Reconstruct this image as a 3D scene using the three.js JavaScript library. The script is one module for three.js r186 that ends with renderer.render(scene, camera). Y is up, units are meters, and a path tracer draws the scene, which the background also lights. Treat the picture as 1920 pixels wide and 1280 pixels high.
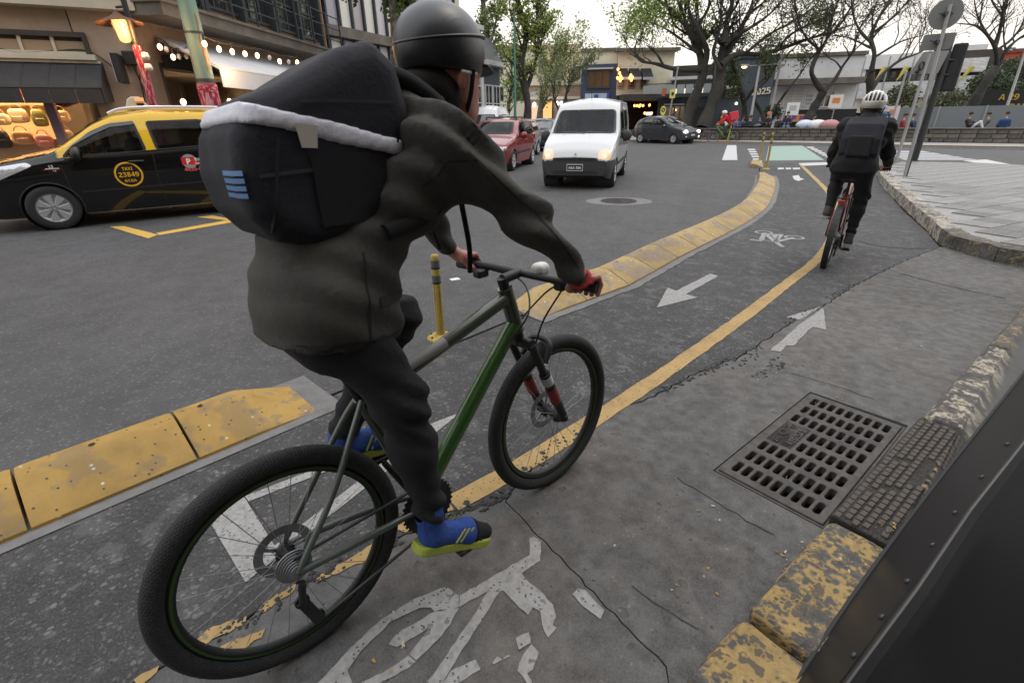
import * as THREE from 'three';
import { mergeGeometries, mergeVertices, toCreasedNormals } from 'three/addons/utils/BufferGeometryUtils.js';
import { RoundedBoxGeometry } from 'three/addons/geometries/RoundedBoxGeometry.js';
import { TessellateModifier } from 'three/addons/modifiers/TessellateModifier.js';
import { TextGeometry } from 'three/addons/geometries/TextGeometry.js';
import { FontLoader } from 'three/addons/loaders/FontLoader.js';
import { MeshBVH } from 'three-mesh-bvh';

// ---------- camera ----------
const W = 1024, H = 682;
const scene = new THREE.Scene();
const EYE = 1.40, FOC = 909, PITCH = 24.5 * Math.PI / 180, ROLL = 0.8 * Math.PI / 180;
const camera = new THREE.PerspectiveCamera(2 * Math.atan(640 / FOC) * 180 / Math.PI, W / H, 0.05, 3000);
const fwd = new THREE.Vector3(0, -Math.sin(PITCH), -Math.cos(PITCH)), right0 = new THREE.Vector3(1, 0, 0), up0 = right0.clone().cross(fwd);
const cr = right0.clone().multiplyScalar(Math.cos(ROLL)).addScaledVector(up0, -Math.sin(ROLL));
const cu = up0.clone().multiplyScalar(Math.cos(ROLL)).addScaledVector(right0, Math.sin(ROLL));
camera.position.set(0, EYE, 0);
camera.quaternion.setFromRotationMatrix(new THREE.Matrix4().makeBasis(cr, cu, fwd.clone().negate()));
scene.add(camera);
camera.focus = 3.2; camera.userData.fStop = 5.6;

// ---------- renderer, sky, sun ----------
const renderer = new THREE.WebGLRenderer({ antialias: true });
renderer.setSize(W, H);
renderer.toneMapping = THREE.LinearToneMapping;
renderer.toneMappingExposure = 1.32;
renderer.shadowMap.enabled = true;
renderer.shadowMap.type = THREE.PCFSoftShadowMap;
{
  // bright overcast evening sky: white, a little warmer low down, a little bluer overhead
  const w = 256, h = 128, d = new Float32Array(w * h * 4);
  for (let y = 0; y < h; y++) {
    const el = ((y + 0.5) / h - 0.5) * Math.PI, s = Math.max(0, Math.sin(el)), k = 1 - s;
    for (let x = 0; x < w; x++) {
      const i = (y * w + x) * 4, a = ((x + 0.5) / w) * Math.PI * 2;
      const m = 1 + 0.04 * Math.sin(a * 3 + 1) * Math.cos(el * 5) + 0.03 * Math.sin(a * 7 + el * 9);
      const b = el > -0.02 ? (0.84 + 0.72 * Math.min(1, s * 1.25)) * m : 0.2, q = k * k * k;
      d[i] = b * (0.95 + 0.08 * q); d[i + 1] = b * (0.97 - 0.03 * q); d[i + 2] = b * (1.02 - 0.22 * q); d[i + 3] = 1;
    }
  }
  const t = new THREE.DataTexture(d, w, h, THREE.RGBAFormat, THREE.FloatType);
  t.mapping = THREE.EquirectangularReflectionMapping; t.magFilter = t.minFilter = THREE.LinearFilter; t.needsUpdate = true;
  scene.background = t; scene.environment = t; scene.environmentIntensity = 1;
}
const sun = new THREE.DirectionalLight(0xfff1e0, 0.5);
sun.position.set(18, 40, -22); sun.target.position.set(0, 0, -8);
sun.castShadow = true; sun.shadow.radius = 34; sun.shadow.mapSize.set(2048, 2048);
Object.assign(sun.shadow.camera, { left: -50, right: 50, top: 50, bottom: -50, near: 1, far: 140 });
sun.name = 'evening_sun';
scene.add(sun, sun.target);

// ---------- helpers ----------
const V3 = (x, y, z) => new THREE.Vector3(x, y, z), V2 = (x, y) => new THREE.Vector2(x, y), PI = Math.PI;
function rng(seed) { let s = seed >>> 0; return () => { s = (s + 0x6d2b79f5) | 0; let t = Math.imul(s ^ (s >>> 15), 1 | s); t = (t + Math.imul(t ^ (t >>> 7), 61 | t)) ^ t; return ((t ^ (t >>> 14)) >>> 0) / 4294967296; }; }
const ORD = ['first', 'second', 'third', 'fourth', 'fifth', 'sixth', 'seventh', 'eighth', 'ninth', 'tenth', 'eleventh', 'twelfth', 'thirteenth', 'fourteenth', 'fifteenth', 'sixteenth', 'seventeenth', 'eighteenth', 'nineteenth', 'twentieth'];
const lerp = (a, b, t) => a + (b - a) * t, clamp = (x, a = 0, b = 1) => Math.min(b, Math.max(a, x)), sstep = (a, b, x) => { const t = clamp((x - a) / (b - a)); return t * t * (3 - 2 * t); };
// the photograph was surveyed once: a sighted direction cut with a level plane, or taken to a depth, is a place in the street
function ray(px, py) { return fwd.clone().multiplyScalar(FOC).addScaledVector(cr, px - 960).addScaledVector(cu, -(py - 640)); }
function G(px, py, y = 0) { const d = ray(px, py), t = (y - EYE) / d.y; return V3(d.x * t, y, d.z * t); }
function at(px, py, depth) { const d = ray(px, py), t = depth / -d.z; return V3(d.x * t, EYE + d.y * t, d.z * t); }
const G2 = (px, py) => { const g = G(px, py); return [g.x, g.z]; };

// names, tags
const used = {};
function nm(n) { const k = used[n] = (used[n] ?? -1) + 1; return k ? n + '_' + String(k).padStart(3, '0') : n; }
function tag(o, label, category, group, kind) { o.userData = { label, category }; if (group) o.userData.group = group; if (kind) o.userData.kind = kind; return o; }
function thing(name, label, category, pos = [0, 0, 0], turn = 0, group) {
  const o = new THREE.Group(); o.name = nm(name); o.position.set(...pos); o.rotation.y = turn; scene.add(o); return tag(o, label, category, group);
}
const cast = (m) => { m.castShadow = m.receiveShadow = true; return m; };
function part(name, geo, m, parent, label) {
  const o = cast(new THREE.Mesh(Array.isArray(geo) ? merge(geo) : geo, m)); o.name = name; parent.add(o); if (label) o.userData.label = label; return o;
}
function solo(name, geo, m, label, category, group) { const o = cast(new THREE.Mesh(Array.isArray(geo) ? merge(geo) : geo, m)); o.name = nm(name); scene.add(o); return tag(o, label, category, group); }
function struct(name, geo, m) { const o = cast(new THREE.Mesh(Array.isArray(geo) ? merge(geo) : geo, m)); o.name = name; scene.add(o); o.userData = { kind: 'structure' }; return o; }
function copyOf(src, label, pos, turn, group) {
  const c = src.clone(); c.name = nm(src.name.replace(/_\d\d\d$/, '')); scene.add(c); c.position.set(...pos); if (turn !== undefined) c.rotation.y = turn;
  c.userData = { ...src.userData, label }; if (group) c.userData.group = group; return c;
}
function merge(list) {
  const gs = list.flat(9).map((g) => { let q = g.index ? g.toNonIndexed() : g; const o = new THREE.BufferGeometry(); o.setAttribute('position', q.attributes.position);
    o.setAttribute('normal', q.attributes.normal ?? (q.computeVertexNormals(), q.attributes.normal));
    o.setAttribute('uv', q.attributes.uv ?? new THREE.BufferAttribute(new Float32Array(q.attributes.position.count * 2), 2)); if (q.attributes.color) o.setAttribute('color', q.attributes.color); return o; });
  if (gs.some((g) => g.attributes.color)) gs.forEach((g) => { if (!g.attributes.color) g.setAttribute('color', new THREE.BufferAttribute(new Float32Array(g.attributes.position.count * 3).fill(1), 3)); });
  return mergeGeometries(gs);
}

// shapes
function box(w, h, d, x = 0, y = 0, z = 0, ry = 0, rx = 0, rz = 0) { const g = new THREE.BoxGeometry(w, h, d); metreUV(g); if (rx) g.rotateX(rx); if (rz) g.rotateZ(rz); if (ry) g.rotateY(ry); return g.translate(x, y, z); }
function rbox(w, h, d, r, x = 0, y = 0, z = 0, ry = 0, rx = 0, rz = 0) { const g = new RoundedBoxGeometry(w, h, d, 2, r); if (rx) g.rotateX(rx); if (rz) g.rotateZ(rz); if (ry) g.rotateY(ry); return g.translate(x, y, z); }
function cyl(r0, r1, h, n = 16, x = 0, y = 0, z = 0) { return new THREE.CylinderGeometry(r1, r0, h, n).translate(x, y + h / 2, z); }   // r0 below, stands on y
const YA = V3(0, 1, 0);
function rod(a, b, r0, r1 = r0, n = 8) {
  const A = Array.isArray(a) ? V3(...a) : a, B = Array.isArray(b) ? V3(...b) : b, d = B.clone().sub(A), L = d.length();
  const g = new THREE.CylinderGeometry(r1, r0, L, n); g.applyQuaternion(new THREE.Quaternion().setFromUnitVectors(YA, d.divideScalar(L || 1))); return g.translate((A.x + B.x) / 2, (A.y + B.y) / 2, (A.z + B.z) / 2);
}
function tube(pts, r, seg = pts.length * 5, n = 8, closed = false) { return new THREE.TubeGeometry(new THREE.CatmullRomCurve3(pts.map((p) => (Array.isArray(p) ? V3(...p) : p)), closed), seg, r, n, closed); }
function ell(rx, ry, rz, x, y, z, n = 16) { return new THREE.SphereGeometry(1, n, Math.ceil(n * 0.7)).scale(rx, ry, rz).translate(x, y, z); }
function lathe(pts, n = 24) { return new THREE.LatheGeometry(pts.map((p) => V2(...p)), n); }
function metreUV(g) {   // box projection, one unit = one metre
  const p = g.attributes.position, n = g.attributes.normal, uv = new Float32Array(p.count * 2);
  for (let i = 0; i < p.count; i++) {
    const ax = Math.abs(n.getX(i)), ay = Math.abs(n.getY(i)), az = Math.abs(n.getZ(i));
    if (ay >= ax && ay >= az) { uv[2 * i] = p.getX(i); uv[2 * i + 1] = p.getZ(i); } else if (ax > az) { uv[2 * i] = p.getZ(i); uv[2 * i + 1] = p.getY(i); } else { uv[2 * i] = p.getX(i); uv[2 * i + 1] = p.getY(i); }
  }
  g.setAttribute('uv', new THREE.BufferAttribute(uv, 2)); return g;
}
function shapeOf(pts, holes = []) { const s = new THREE.Shape(pts.map((p) => V2(p[0], p[1]))); for (const h of holes) s.holes.push(new THREE.Path(h.map((p) => V2(p[0], p[1])))); return s; }
// level sheet with thickness from world [x, z] corners
function slab(pts, top, thick, holes = [], edge = 0) {
  const s = shapeOf(pts.map(([x, z]) => [x, -z]), holes.map((h) => h.map(([x, z]) => [x, -z])));
  let g = thick ? new THREE.ExtrudeGeometry(s, { depth: thick, bevelEnabled: false }) : new THREE.ShapeGeometry(s);
  g.rotateX(-PI / 2).translate(0, top - thick, 0);
  if (edge) g = new TessellateModifier(edge, 7).modify(g);
  g.computeVertexNormals(); return metreUV(g);
}
function poly(pts, top) { return slab(pts, top, 0); }
// wobbly line between world points
function jag(pts, step, amp, seed) {
  const r = rng(seed), out = [];
  for (let i = 0; i < pts.length - 1; i++) {
    const [x0, z0] = pts[i], [x1, z1] = pts[i + 1], L = Math.hypot(x1 - x0, z1 - z0), n = Math.max(1, Math.round(L / step));
    for (let k = 0; k < n; k++) { const t = k / n, j = i + k ? (r() - 0.5) * 2 * amp : 0; out.push([lerp(x0, x1, t) - (z1 - z0) / L * j, lerp(z0, z1, t) + (x1 - x0) / L * j]); }
  }
  out.push(pts.at(-1)); return out;
}
function ext(pts, depth, bevel = 0, holes = [], seg = 1) { return new THREE.ExtrudeGeometry(shapeOf(pts, holes), { depth: depth - 2 * bevel, bevelEnabled: bevel > 0, bevelThickness: bevel, bevelSize: bevel, bevelOffset: -bevel, bevelSegments: seg, curveSegments: 8 }).translate(0, 0, bevel); }
function tint(g, fn) { const p = g.attributes.position, c = new Float32Array(p.count * 3); for (let i = 0; i < p.count; i++) { const k = fn(p.getX(i), p.getY(i), p.getZ(i)); if (typeof k === 'number') c[3 * i] = c[3 * i + 1] = c[3 * i + 2] = k; else c.set(k, 3 * i); } g.setAttribute('color', new THREE.BufferAttribute(c, 3)); return g; }

// noise
const HT = new Float32Array(65536); { const r = rng(77); for (let i = 0; i < 65536; i++) HT[i] = r(); }
const hash2 = (x, y, s) => HT[(x * 197 + y * 25253 + s * 7919 + ((x * y) >> 3) * 31) & 65535];
function vnoise(x, y, s, per) {
  const ix = Math.floor(x), iy = Math.floor(y), fx = x - ix, fy = y - iy, u = fx * fx * (3 - 2 * fx), v = fy * fy * (3 - 2 * fy); let a = ix, b = ix + 1, c = iy, d = iy + 1;
  if (per) { a %= per; b %= per; c %= per; d %= per; if (a < 0) a += per; if (b < 0) b += per; if (c < 0) c += per; if (d < 0) d += per; }
  const p = hash2(a, c, s), q = hash2(b, c, s), r = hash2(a, d, s), t = hash2(b, d, s), m = p + (q - p) * u; return m + (r + (t - r) * u - m) * v;
}
function fbm(x, y, s, oct = 4, per = 0) { let a = 0, w = 0.5, t = 0; for (let i = 0; i < oct; i++) { a += w * vnoise(x, y, s + i * 17, per); t += w; x *= 2; y *= 2; per *= 2; w *= 0.5; } return a / t; }
function n3(x, y, z, s = 3) { return (vnoise(x + z * 0.71, y, s) + vnoise(y + 5.2, z - x * 0.37, s + 9)) / 2; }
// stones: distance to the nearest of jittered tileable points; gives [distance, id]
const CELL = [9, 0];
function cells(x, y, per, s) {
  const ix = Math.floor(x), iy = Math.floor(y); let b = 9, id = 0;
  for (let j = -1; j < 2; j++) for (let i = -1; i < 2; i++) { let a = (ix + i) % per, c = (iy + j) % per; if (a < 0) a += per; if (c < 0) c += per; const dx = ix + i + hash2(a, c, s) - x, dy = iy + j + hash2(a, c, s + 5) - y, d = dx * dx + dy * dy; if (d < b) { b = d; id = hash2(a, c, s + 9); } }
  CELL[0] = Math.sqrt(b); CELL[1] = id; return CELL;
}

// a periodic field sampled once on a coarse grid, read back smoothly
function pre(n, fn) { const d = new Float32Array(n * n); for (let y = 0; y < n; y++) for (let x = 0; x < n; x++) d[y * n + x] = fn((x + 0.5) / n, (y + 0.5) / n); return (u, v) => { let x = u * n - 0.5, y = v * n - 0.5; const ix = Math.floor(x), iy = Math.floor(y); x -= ix; y -= iy; const a = (ix % n + n) % n, b = (a + 1) % n, c = ((iy % n + n) % n) * n, e = (((iy + 1) % n + n) % n) * n, m = d[c + a] + (d[c + b] - d[c + a]) * x; return m + (d[e + a] + (d[e + b] - d[e + a]) * x - m) * y; }; }
const FBA = []; function fb(u, v, f, s, oct, n = 256) { return (FBA[s] ??= pre(n, (a, b) => fbm(a * f, b * f, s, oct, f)))(u, v); }   // one seed, one field
// textures: fn(u, v in 0..1) gives [r, g, b, height] in linear values
const L2S = new Uint8Array(4097); for (let i = 0; i <= 4096; i++) { const x = i / 4096; L2S[i] = 255 * (x < 0.0031308 ? x * 12.92 : 1.055 * Math.pow(x, 1 / 2.4) - 0.055) + 0.5; }
const l2s = (x) => L2S[(clamp(x) * 4096) | 0];
function tex(n, size, fn, bump = true) {
  const c = new Uint8Array(n * n * 4), b = bump && new Uint8Array(n * n * 4);
  for (let y = 0; y < n; y++) for (let x = 0; x < n; x++) { const o = fn((x + 0.5) / n, (y + 0.5) / n), i = (y * n + x) * 4; c[i] = l2s(o[0]); c[i + 1] = l2s(o[1]); c[i + 2] = l2s(o[2]); c[i + 3] = 255; if (b) { b[i] = b[i + 1] = b[i + 2] = clamp(o[3]) * 255; b[i + 3] = 255; } }
  const mk = (d, srgb) => { const t = new THREE.DataTexture(d, n, n); t.wrapS = t.wrapT = THREE.RepeatWrapping; t.magFilter = THREE.LinearFilter; t.minFilter = THREE.LinearMipmapLinearFilter; t.generateMipmaps = true; if (srgb) t.colorSpace = THREE.SRGBColorSpace; t.repeat.set(1 / size, 1 / size); t.needsUpdate = true; return t; };
  return { map: mk(c, true), bumpMap: b ? mk(b) : null };
}
const lin = (r, g, b) => new THREE.Color().setRGB(r, g ?? r, b ?? r);
function mat(color, rough = 0.7, metal = 0, more = {}) { return new THREE.MeshStandardMaterial({ color: Array.isArray(color) ? lin(...color) : lin(color), roughness: rough, metalness: metal, ...more }); }
function phys(color, rough, more = {}) { return new THREE.MeshPhysicalMaterial({ color: Array.isArray(color) ? lin(...color) : lin(color), roughness: rough, ...more }); }
function canvasTex(w, h, draw) { const c = document.createElement('canvas'); c.width = w; c.height = h; const x = c.getContext('2d'); draw(x, w, h); const t = new THREE.CanvasTexture(c); t.colorSpace = THREE.SRGBColorSpace; t.anisotropy = 4; return t; }
// smooth closed surface of a distance function, by surface nets
function skin(fn, lo, hi, cell) {
  const nx = Math.ceil((hi[0] - lo[0]) / cell) + 1, ny = Math.ceil((hi[1] - lo[1]) / cell) + 1, nz = Math.ceil((hi[2] - lo[2]) / cell) + 1, f = new Float32Array(nx * ny * nz), id = new Int32Array(nx * ny * nz).fill(-1), at3 = (i, j, k) => i + nx * (j + ny * k);
  const B = 5;   // blocks far from the surface take one value
  for (let kb = 0; kb < nz; kb += B) for (let jb = 0; jb < ny; jb += B) for (let ib = 0; ib < nx; ib += B) {
    const c = fn(lo[0] + (ib + B / 2 - 0.5) * cell, lo[1] + (jb + B / 2 - 0.5) * cell, lo[2] + (kb + B / 2 - 0.5) * cell), far = Math.abs(c) > cell * B * 1.6;
    for (let k = kb; k < Math.min(nz, kb + B); k++) for (let j = jb; j < Math.min(ny, jb + B); j++) for (let i = ib; i < Math.min(nx, ib + B); i++) f[at3(i, j, k)] = far ? c : fn(lo[0] + i * cell, lo[1] + j * cell, lo[2] + k * cell);
  }
  const P = [], I = [];
  for (let k = 0; k < nz - 1; k++) for (let j = 0; j < ny - 1; j++) for (let i = 0; i < nx - 1; i++) {
    let sx = 0, sy = 0, sz = 0, n = 0, m = 0; const v = []; for (let c = 0; c < 8; c++) { v[c] = f[at3(i + (c & 1), j + ((c >> 1) & 1), k + (c >> 2))]; if (v[c] < 0) m |= 1 << c; }
    if (m === 0 || m === 255) continue;
    for (let a = 0; a < 8; a++) for (const bit of [1, 2, 4]) { const b = a | bit; if (b === a || (v[a] < 0) === (v[b] < 0)) continue; const t = v[a] / (v[a] - v[b]); sx += (a & 1) + (bit === 1 ? t : 0); sy += ((a >> 1) & 1) + (bit === 2 ? t : 0); sz += (a >> 2) + (bit === 4 ? t : 0); n++; }
    id[at3(i, j, k)] = P.length / 3; P.push(lo[0] + (i + sx / n) * cell, lo[1] + (j + sy / n) * cell, lo[2] + (k + sz / n) * cell);
  }
  const quad = (a, b, c, d, flip) => { if (a < 0 || b < 0 || c < 0 || d < 0) return; flip ? I.push(a, c, b, a, d, c) : I.push(a, b, c, a, c, d); };
  for (let k = 1; k < nz - 1; k++) for (let j = 1; j < ny - 1; j++) for (let i = 1; i < nx - 1; i++) {
    const s = f[at3(i, j, k)] < 0;
    if (s !== f[at3(i + 1, j, k)] < 0) quad(id[at3(i, j - 1, k - 1)], id[at3(i, j, k - 1)], id[at3(i, j, k)], id[at3(i, j - 1, k)], !s);
    if (s !== f[at3(i, j + 1, k)] < 0) quad(id[at3(i - 1, j, k - 1)], id[at3(i - 1, j, k)], id[at3(i, j, k)], id[at3(i, j, k - 1)], !s);
    if (s !== f[at3(i, j, k + 1)] < 0) quad(id[at3(i - 1, j - 1, k)], id[at3(i, j - 1, k)], id[at3(i, j, k)], id[at3(i - 1, j, k)], !s);
  }
  const g = new THREE.BufferGeometry(); g.setAttribute('position', new THREE.Float32BufferAttribute(P, 3)); g.setIndex(I); g.computeVertexNormals(); return metreUV(g);
}
// distance to a tapered capsule
function cap(ax, ay, az, bx, by, bz, ra, rb) { const dx = bx - ax, dy = by - ay, dz = bz - az, L = dx * dx + dy * dy + dz * dz || 1e-9; return (x, y, z) => { const t = clamp(((x - ax) * dx + (y - ay) * dy + (z - az) * dz) / L); return Math.hypot(x - ax - dx * t, y - ay - dy * t, z - az - dz * t) - (ra + (rb - ra) * t); }; }
function elld(cx, cy, cz, rx, ry, rz, tilt = 0) { const c = Math.cos(tilt), s = Math.sin(tilt), m = Math.min(rx, ry, rz); return (x, y, z) => { const u = x - cx, v = y - cy, a = u * c + v * s, b = -u * s + v * c, w = z - cz, k0 = Math.hypot(a / rx, b / ry, w / rz), k1 = Math.hypot(a / rx / rx, b / ry / ry, w / rz / rz); return k1 > 1e-6 ? k0 * (k0 - 1) / k1 : -m; }; }
function smin(a, b, k) { const h = Math.max(k - Math.abs(a - b), 0) / k; return Math.min(a, b) - h * h * k * 0.25; }
function blend(list, k) { return (x, y, z) => { let d = 1e9; for (const f of list) d = smin(d, f(x, y, z), k); return d; }; }
// lay a flat outline onto a body: the outline's points run along direction dir until they meet it
function drapeTool(geo) {
  const bvh = new MeshBVH(geo), r = new THREE.Ray();
  return (pts, toWorld, dir, off = 0.004, edge = 0.06, holes = []) => {
    let g = new THREE.ShapeGeometry(shapeOf(pts, holes)); if (edge) g = new TessellateModifier(edge, 6).modify(g); g = g.index ? g.toNonIndexed() : g;
    const p = g.attributes.position, uv = [], miss = new Uint8Array(p.count); let hits = 0;
    const bb = new THREE.Box2().setFromPoints(pts.map((q) => V2(...q)));
    for (let i = 0; i < p.count; i++) {
      uv.push((p.getX(i) - bb.min.x) / (bb.max.x - bb.min.x), (p.getY(i) - bb.min.y) / (bb.max.y - bb.min.y));
      const w = toWorld(p.getX(i), p.getY(i)); r.origin.copy(w); r.direction.copy(dir); const h = bvh.raycastFirst(r, THREE.DoubleSide);
      if (!h) { miss[i] = 1; continue; } hits++; const q = h.point.addScaledVector(dir, -off); p.setXYZ(i, q.x, q.y, q.z);
    }
    g.deleteAttribute('normal'); g.setAttribute('uv', new THREE.Float32BufferAttribute(uv, 2));
    if (hits < p.count) { const P = [], U = []; for (let i = 0; i < p.count; i += 3) if (!(miss[i] || miss[i + 1] || miss[i + 2])) for (let k = i; k < i + 3; k++) { P.push(p.getX(k), p.getY(k), p.getZ(k)); U.push(uv[2 * k], uv[2 * k + 1]); } g = new THREE.BufferGeometry(); g.setAttribute('position', new THREE.Float32BufferAttribute(P, 3)); g.setAttribute('uv', new THREE.Float32BufferAttribute(U, 2)); }
    g = mergeVertices(g, 1e-4); g.computeVertexNormals(); return g;
  };
}
const FONT = await new FontLoader().loadAsync('fonts/droid/droid_sans_bold.typeface.json');
function text3(s, size, depth) { const g = new TextGeometry(s, { font: FONT, size, depth, curveSegments: 3 }); g.computeBoundingBox(); return g.translate(-(g.boundingBox.max.x + g.boundingBox.min.x) / 2, -(g.boundingBox.max.y + g.boundingBox.min.y) / 2, 0); }

// ---------- surface materials ----------
const MT = {};
{
  const speck = (u, v, n, per, s) => cells(u * per, v * per, per, s);
  // worn carriageway asphalt: fine grain
  let t = tex(1024, 2.4, (u, v) => {
    const [d, id] = speck(u, v, 0, 190, 3), g = fb(u, v, 24, 5, 4, 512), b = fb(u, v, 5, 8, 3, 256), st = id > 0.93 ? 0.06 * (1 - d) : 0;
    const hz = hash2(u * 1024 | 0, v * 1024 | 0, 2), k = 0.034 + 0.022 * g + 0.02 * (b - 0.4) + st + (hz - 0.5) * 0.04 + (hz > 0.985 ? 0.09 : 0); return [k * 1.0, k, k * 1.03, 0.4 * d + 0.3 * id + 0.3 * g];
  });
  MT.road = mat(1, 0.8, 0, { ...t, bumpScale: 0.005, vertexColors: true });
  // cycle lane asphalt: coarse pale stones and smears in dark binder
  t = tex(1088, 2.6, (u, v) => {
    const wu = u + 0.012 * (fb(u, v, 30, 60, 2, 256) - 0.5), wv = v + 0.012 * (fb(u, v, 30, 71, 2, 256) - 0.5);
    const [d, id] = speck(wu, wv, 0, 150, 13), [d2, i2] = speck(wu, wv * 1, 0, 54, 23), g = fb(u, v, 40, 35, 3, 512), b = fb(u, v, 6, 38, 3, 256), fine = hash2(u * 1088 | 0, v * 1088 | 0, 4) - 0.5;
    let k = 0.026 + 0.02 * g + 0.02 * (b - 0.45) + fine * 0.042 + (fine > 0.485 ? 0.12 : 0); let h = 0.3 + 0.35 * g + 0.3 * (1 - d);
    if (id > 0.7 && d < 0.46 * (0.4 + g)) { k += 0.075 * (id - 0.7) * 3.4 * (0.4 + g); h += 0.2; }
    const sm = sstep(0.6, 0.68, 0.6 * fb(u, v, 26, 57, 3) + 0.4 * g); k = lerp(k, 0.1 + fine * 0.03, sm * 0.35); if (i2 > 0.9 && d2 < 0.5 * (g - 0.3)) { k = lerp(k, 0.12, 0.4); h = 0.6; }
    return [k * 1.02, k, k * 0.99, h];
  });
  MT.lane = mat(1, 0.82, 0, { ...t, bumpScale: 0.010, vertexColors: true });
  // gutter concrete: grey-brown, trowelled grain, pits, oil spots
  t = tex(1088, 2.8, (u, v) => {
    const [d, id] = speck(u, v, 0, 46, 43), g = fbm(u * 60, v * 60, 45, 4, 60), b = fb(u, v, 5, 48, 5, 256), st = fb(u, v, 9, 51, 4, 256), fine = hash2(u * 1088 | 0, v * 1088 | 0, 6) - 0.5;
    let k = 0.083 + 0.075 * (g - 0.5) + 0.032 * (b - 0.5) + fine * 0.05, h = 0.55 + 0.35 * (g - 0.5) + 0.15 * b;
    const sp = id > 0.9 && d < 0.45 * (g - 0.42) * 2.4; if (sp) { k *= 0.72; h -= 0.25; }
    const [d3, i3] = speck(u, v, 0, 130, 63); if (i3 > 0.95 && d3 < 0.5 * (g - 0.25)) { k += 0.05; }
    if (i3 < 0.05 && d3 < 0.5 * (g - 0.3)) { k *= 0.6; h -= 0.35; }
    const br = sstep(0.5, 0.64, st); return [k * (1.03 + 0.035 * br), k * (1.0 - 0.01 * br), k * (0.965 - 0.05 * br), h];
  });
  MT.conc = mat(1, 0.88, 0, { ...t, bumpScale: 0.009, vertexColors: true });
  // pale pavement concrete
  t = tex(512, 1.8, (u, v) => { const g = fb(u, v, 40, 75, 4, 1024), b = fb(u, v, 4, 78, 4, 256), f = hash2(u * 512 | 0, v * 512 | 0, 7) - 0.5, k = 0.235 + 0.11 * (g - 0.5) + 0.1 * (b - 0.5) + f * 0.05; return [k * 1.02, k, k * 0.97, g]; });
  MT.pave = mat(1, 0.85, 0, { ...t, bumpScale: 0.003 });
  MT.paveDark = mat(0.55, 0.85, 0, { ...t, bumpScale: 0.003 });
  // yellow painted concrete of the separators: scuffs, grey wear, tyre dirt
  t = tex(768, 1.1, (u, v) => {
    const g = fb(u, v, 18, 85, 5, 1024), b = fb(u, v, 4, 88, 4, 256), f = hash2(u * 768 | 0, v * 768 | 0, 9) - 0.5, [d, id] = cells(u * 60, v * 60, 60, 93);
    let c = [0.37, 0.222, 0.045]; const m = 0.8 + 0.45 * (b - 0.5) + 0.35 * (g - 0.5) + f * 0.14; c = c.map((x) => x * m);
    const w = sstep(0.6, 0.74, g) * sstep(0.42, 0.62, b); c = [lerp(c[0], 0.16, w * 0.7), lerp(c[1], 0.125, w * 0.7), lerp(c[2], 0.075, w * 0.7)];
    if (id > 0.95 && d < 0.22) c = [0.03, 0.025, 0.02]; else if (id < 0.006 && d < 0.34) c = [0.46, 0.42, 0.34];
    const tyre = sstep(0.54, 0.66, fb(u, v, 7, 97, 5)) * 0.4; c = c.map((x) => lerp(x, 0.07, tyre * (0.4 + 0.8 * g)));
    return [...c, id > 0.95 && d < 0.3 ? 0.05 : 0.5 + 0.4 * (g - 0.5) + f * 0.2];
  });
  MT.sep = mat(1, 0.72, 0, { ...t, bumpScale: 0.003, vertexColors: true });
  // kerb stone with flaking yellow and black lichen / bare stone
  const kerbTex = (amt, seed, col) => tex(768, 0.9, (u, v) => {
    const g = fb(u, v, 14, seed, 5, 512), b = fb(u, v, 4, seed + 3, 3, 64), q = fb(u, v, 64, seed + 8, 3, 512), f = hash2(u * 768 | 0, v * 768 | 0, 11) - 0.5;
    const k = 0.085 + 0.1 * (q - 0.5) + 0.06 * (g - 0.5) + f * 0.03; let c = [k * 1.06, k, k * 0.9], h = 0.3 + 0.4 * q;
    const p = sstep(amt - 0.03, amt + 0.05, 0.3 * b + 0.36 * g + 0.34 * q); if (p > 0) { const y = col.map((x) => x * (0.4 + 0.55 * g + 0.7 * q) + f * 0.05); c = c.map((x, i) => lerp(x, y[i], p * 0.94)); h += 0.3 * p; }
    const bl = sstep(0.585, 0.64, 0.55 * fb(u, v, 18, seed + 12, 4, 256) + 0.45 * q); c = c.map((x) => lerp(x, 0.04, bl * 0.8)); return [...c, h - 0.2 * bl];
  });
  MT.kerbY = mat(1, 0.85, 0, { ...kerbTex(0.495, 101, [0.25, 0.17, 0.062]), bumpScale: 0.008 });
  MT.kerbG = mat(1, 0.85, 0, { ...kerbTex(0.57, 131, [0.22, 0.16, 0.07]), bumpScale: 0.008 });
  MT.kerbW = mat(1, 0.85, 0, { ...kerbTex(0.545, 141, [0.32, 0.28, 0.21]), bumpScale: 0.006 }); MT.kerbP = mat(1, 0.85, 0, { ...kerbTex(0.45, 147, [0.33, 0.3, 0.245]), bumpScale: 0.006 });
  // road paint, white and yellow: worn with aggregate showing through
  const paintTex = (col, wear, seed) => { const r = tex(768, 0.8, (u, v) => { const g = fb(u, v, 30, seed, 4, 1024), b = fb(u, v, 5, seed + 4, 4, 256), [d, id] = cells(u * 70, v * 70, 70, seed), f = hash2(u * 768 | 0, v * 768 | 0, seed) - 0.5; let m = 0.85 + 0.5 * (b - 0.5) + 0.3 * (g - 0.5) + f * 0.14, c = col.map((x) => x * m); if (id > 0.9 && d < 0.28) c = [0.05, 0.05, 0.05]; const w = sstep(wear, wear + 0.1, 0.5 * g + 0.5 * b); c = c.map((x) => lerp(x, 0.08, w * 0.75)); return [...c, 0.3 + 0.4 * g]; }); return r; };
  MT.white = mat(1, 0.8, 0, { ...paintTex([0.3, 0.295, 0.285], 0.62, 151), bumpScale: 0.003 });
  MT.whiteFresh = mat([0.42, 0.42, 0.42], 0.8);
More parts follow.
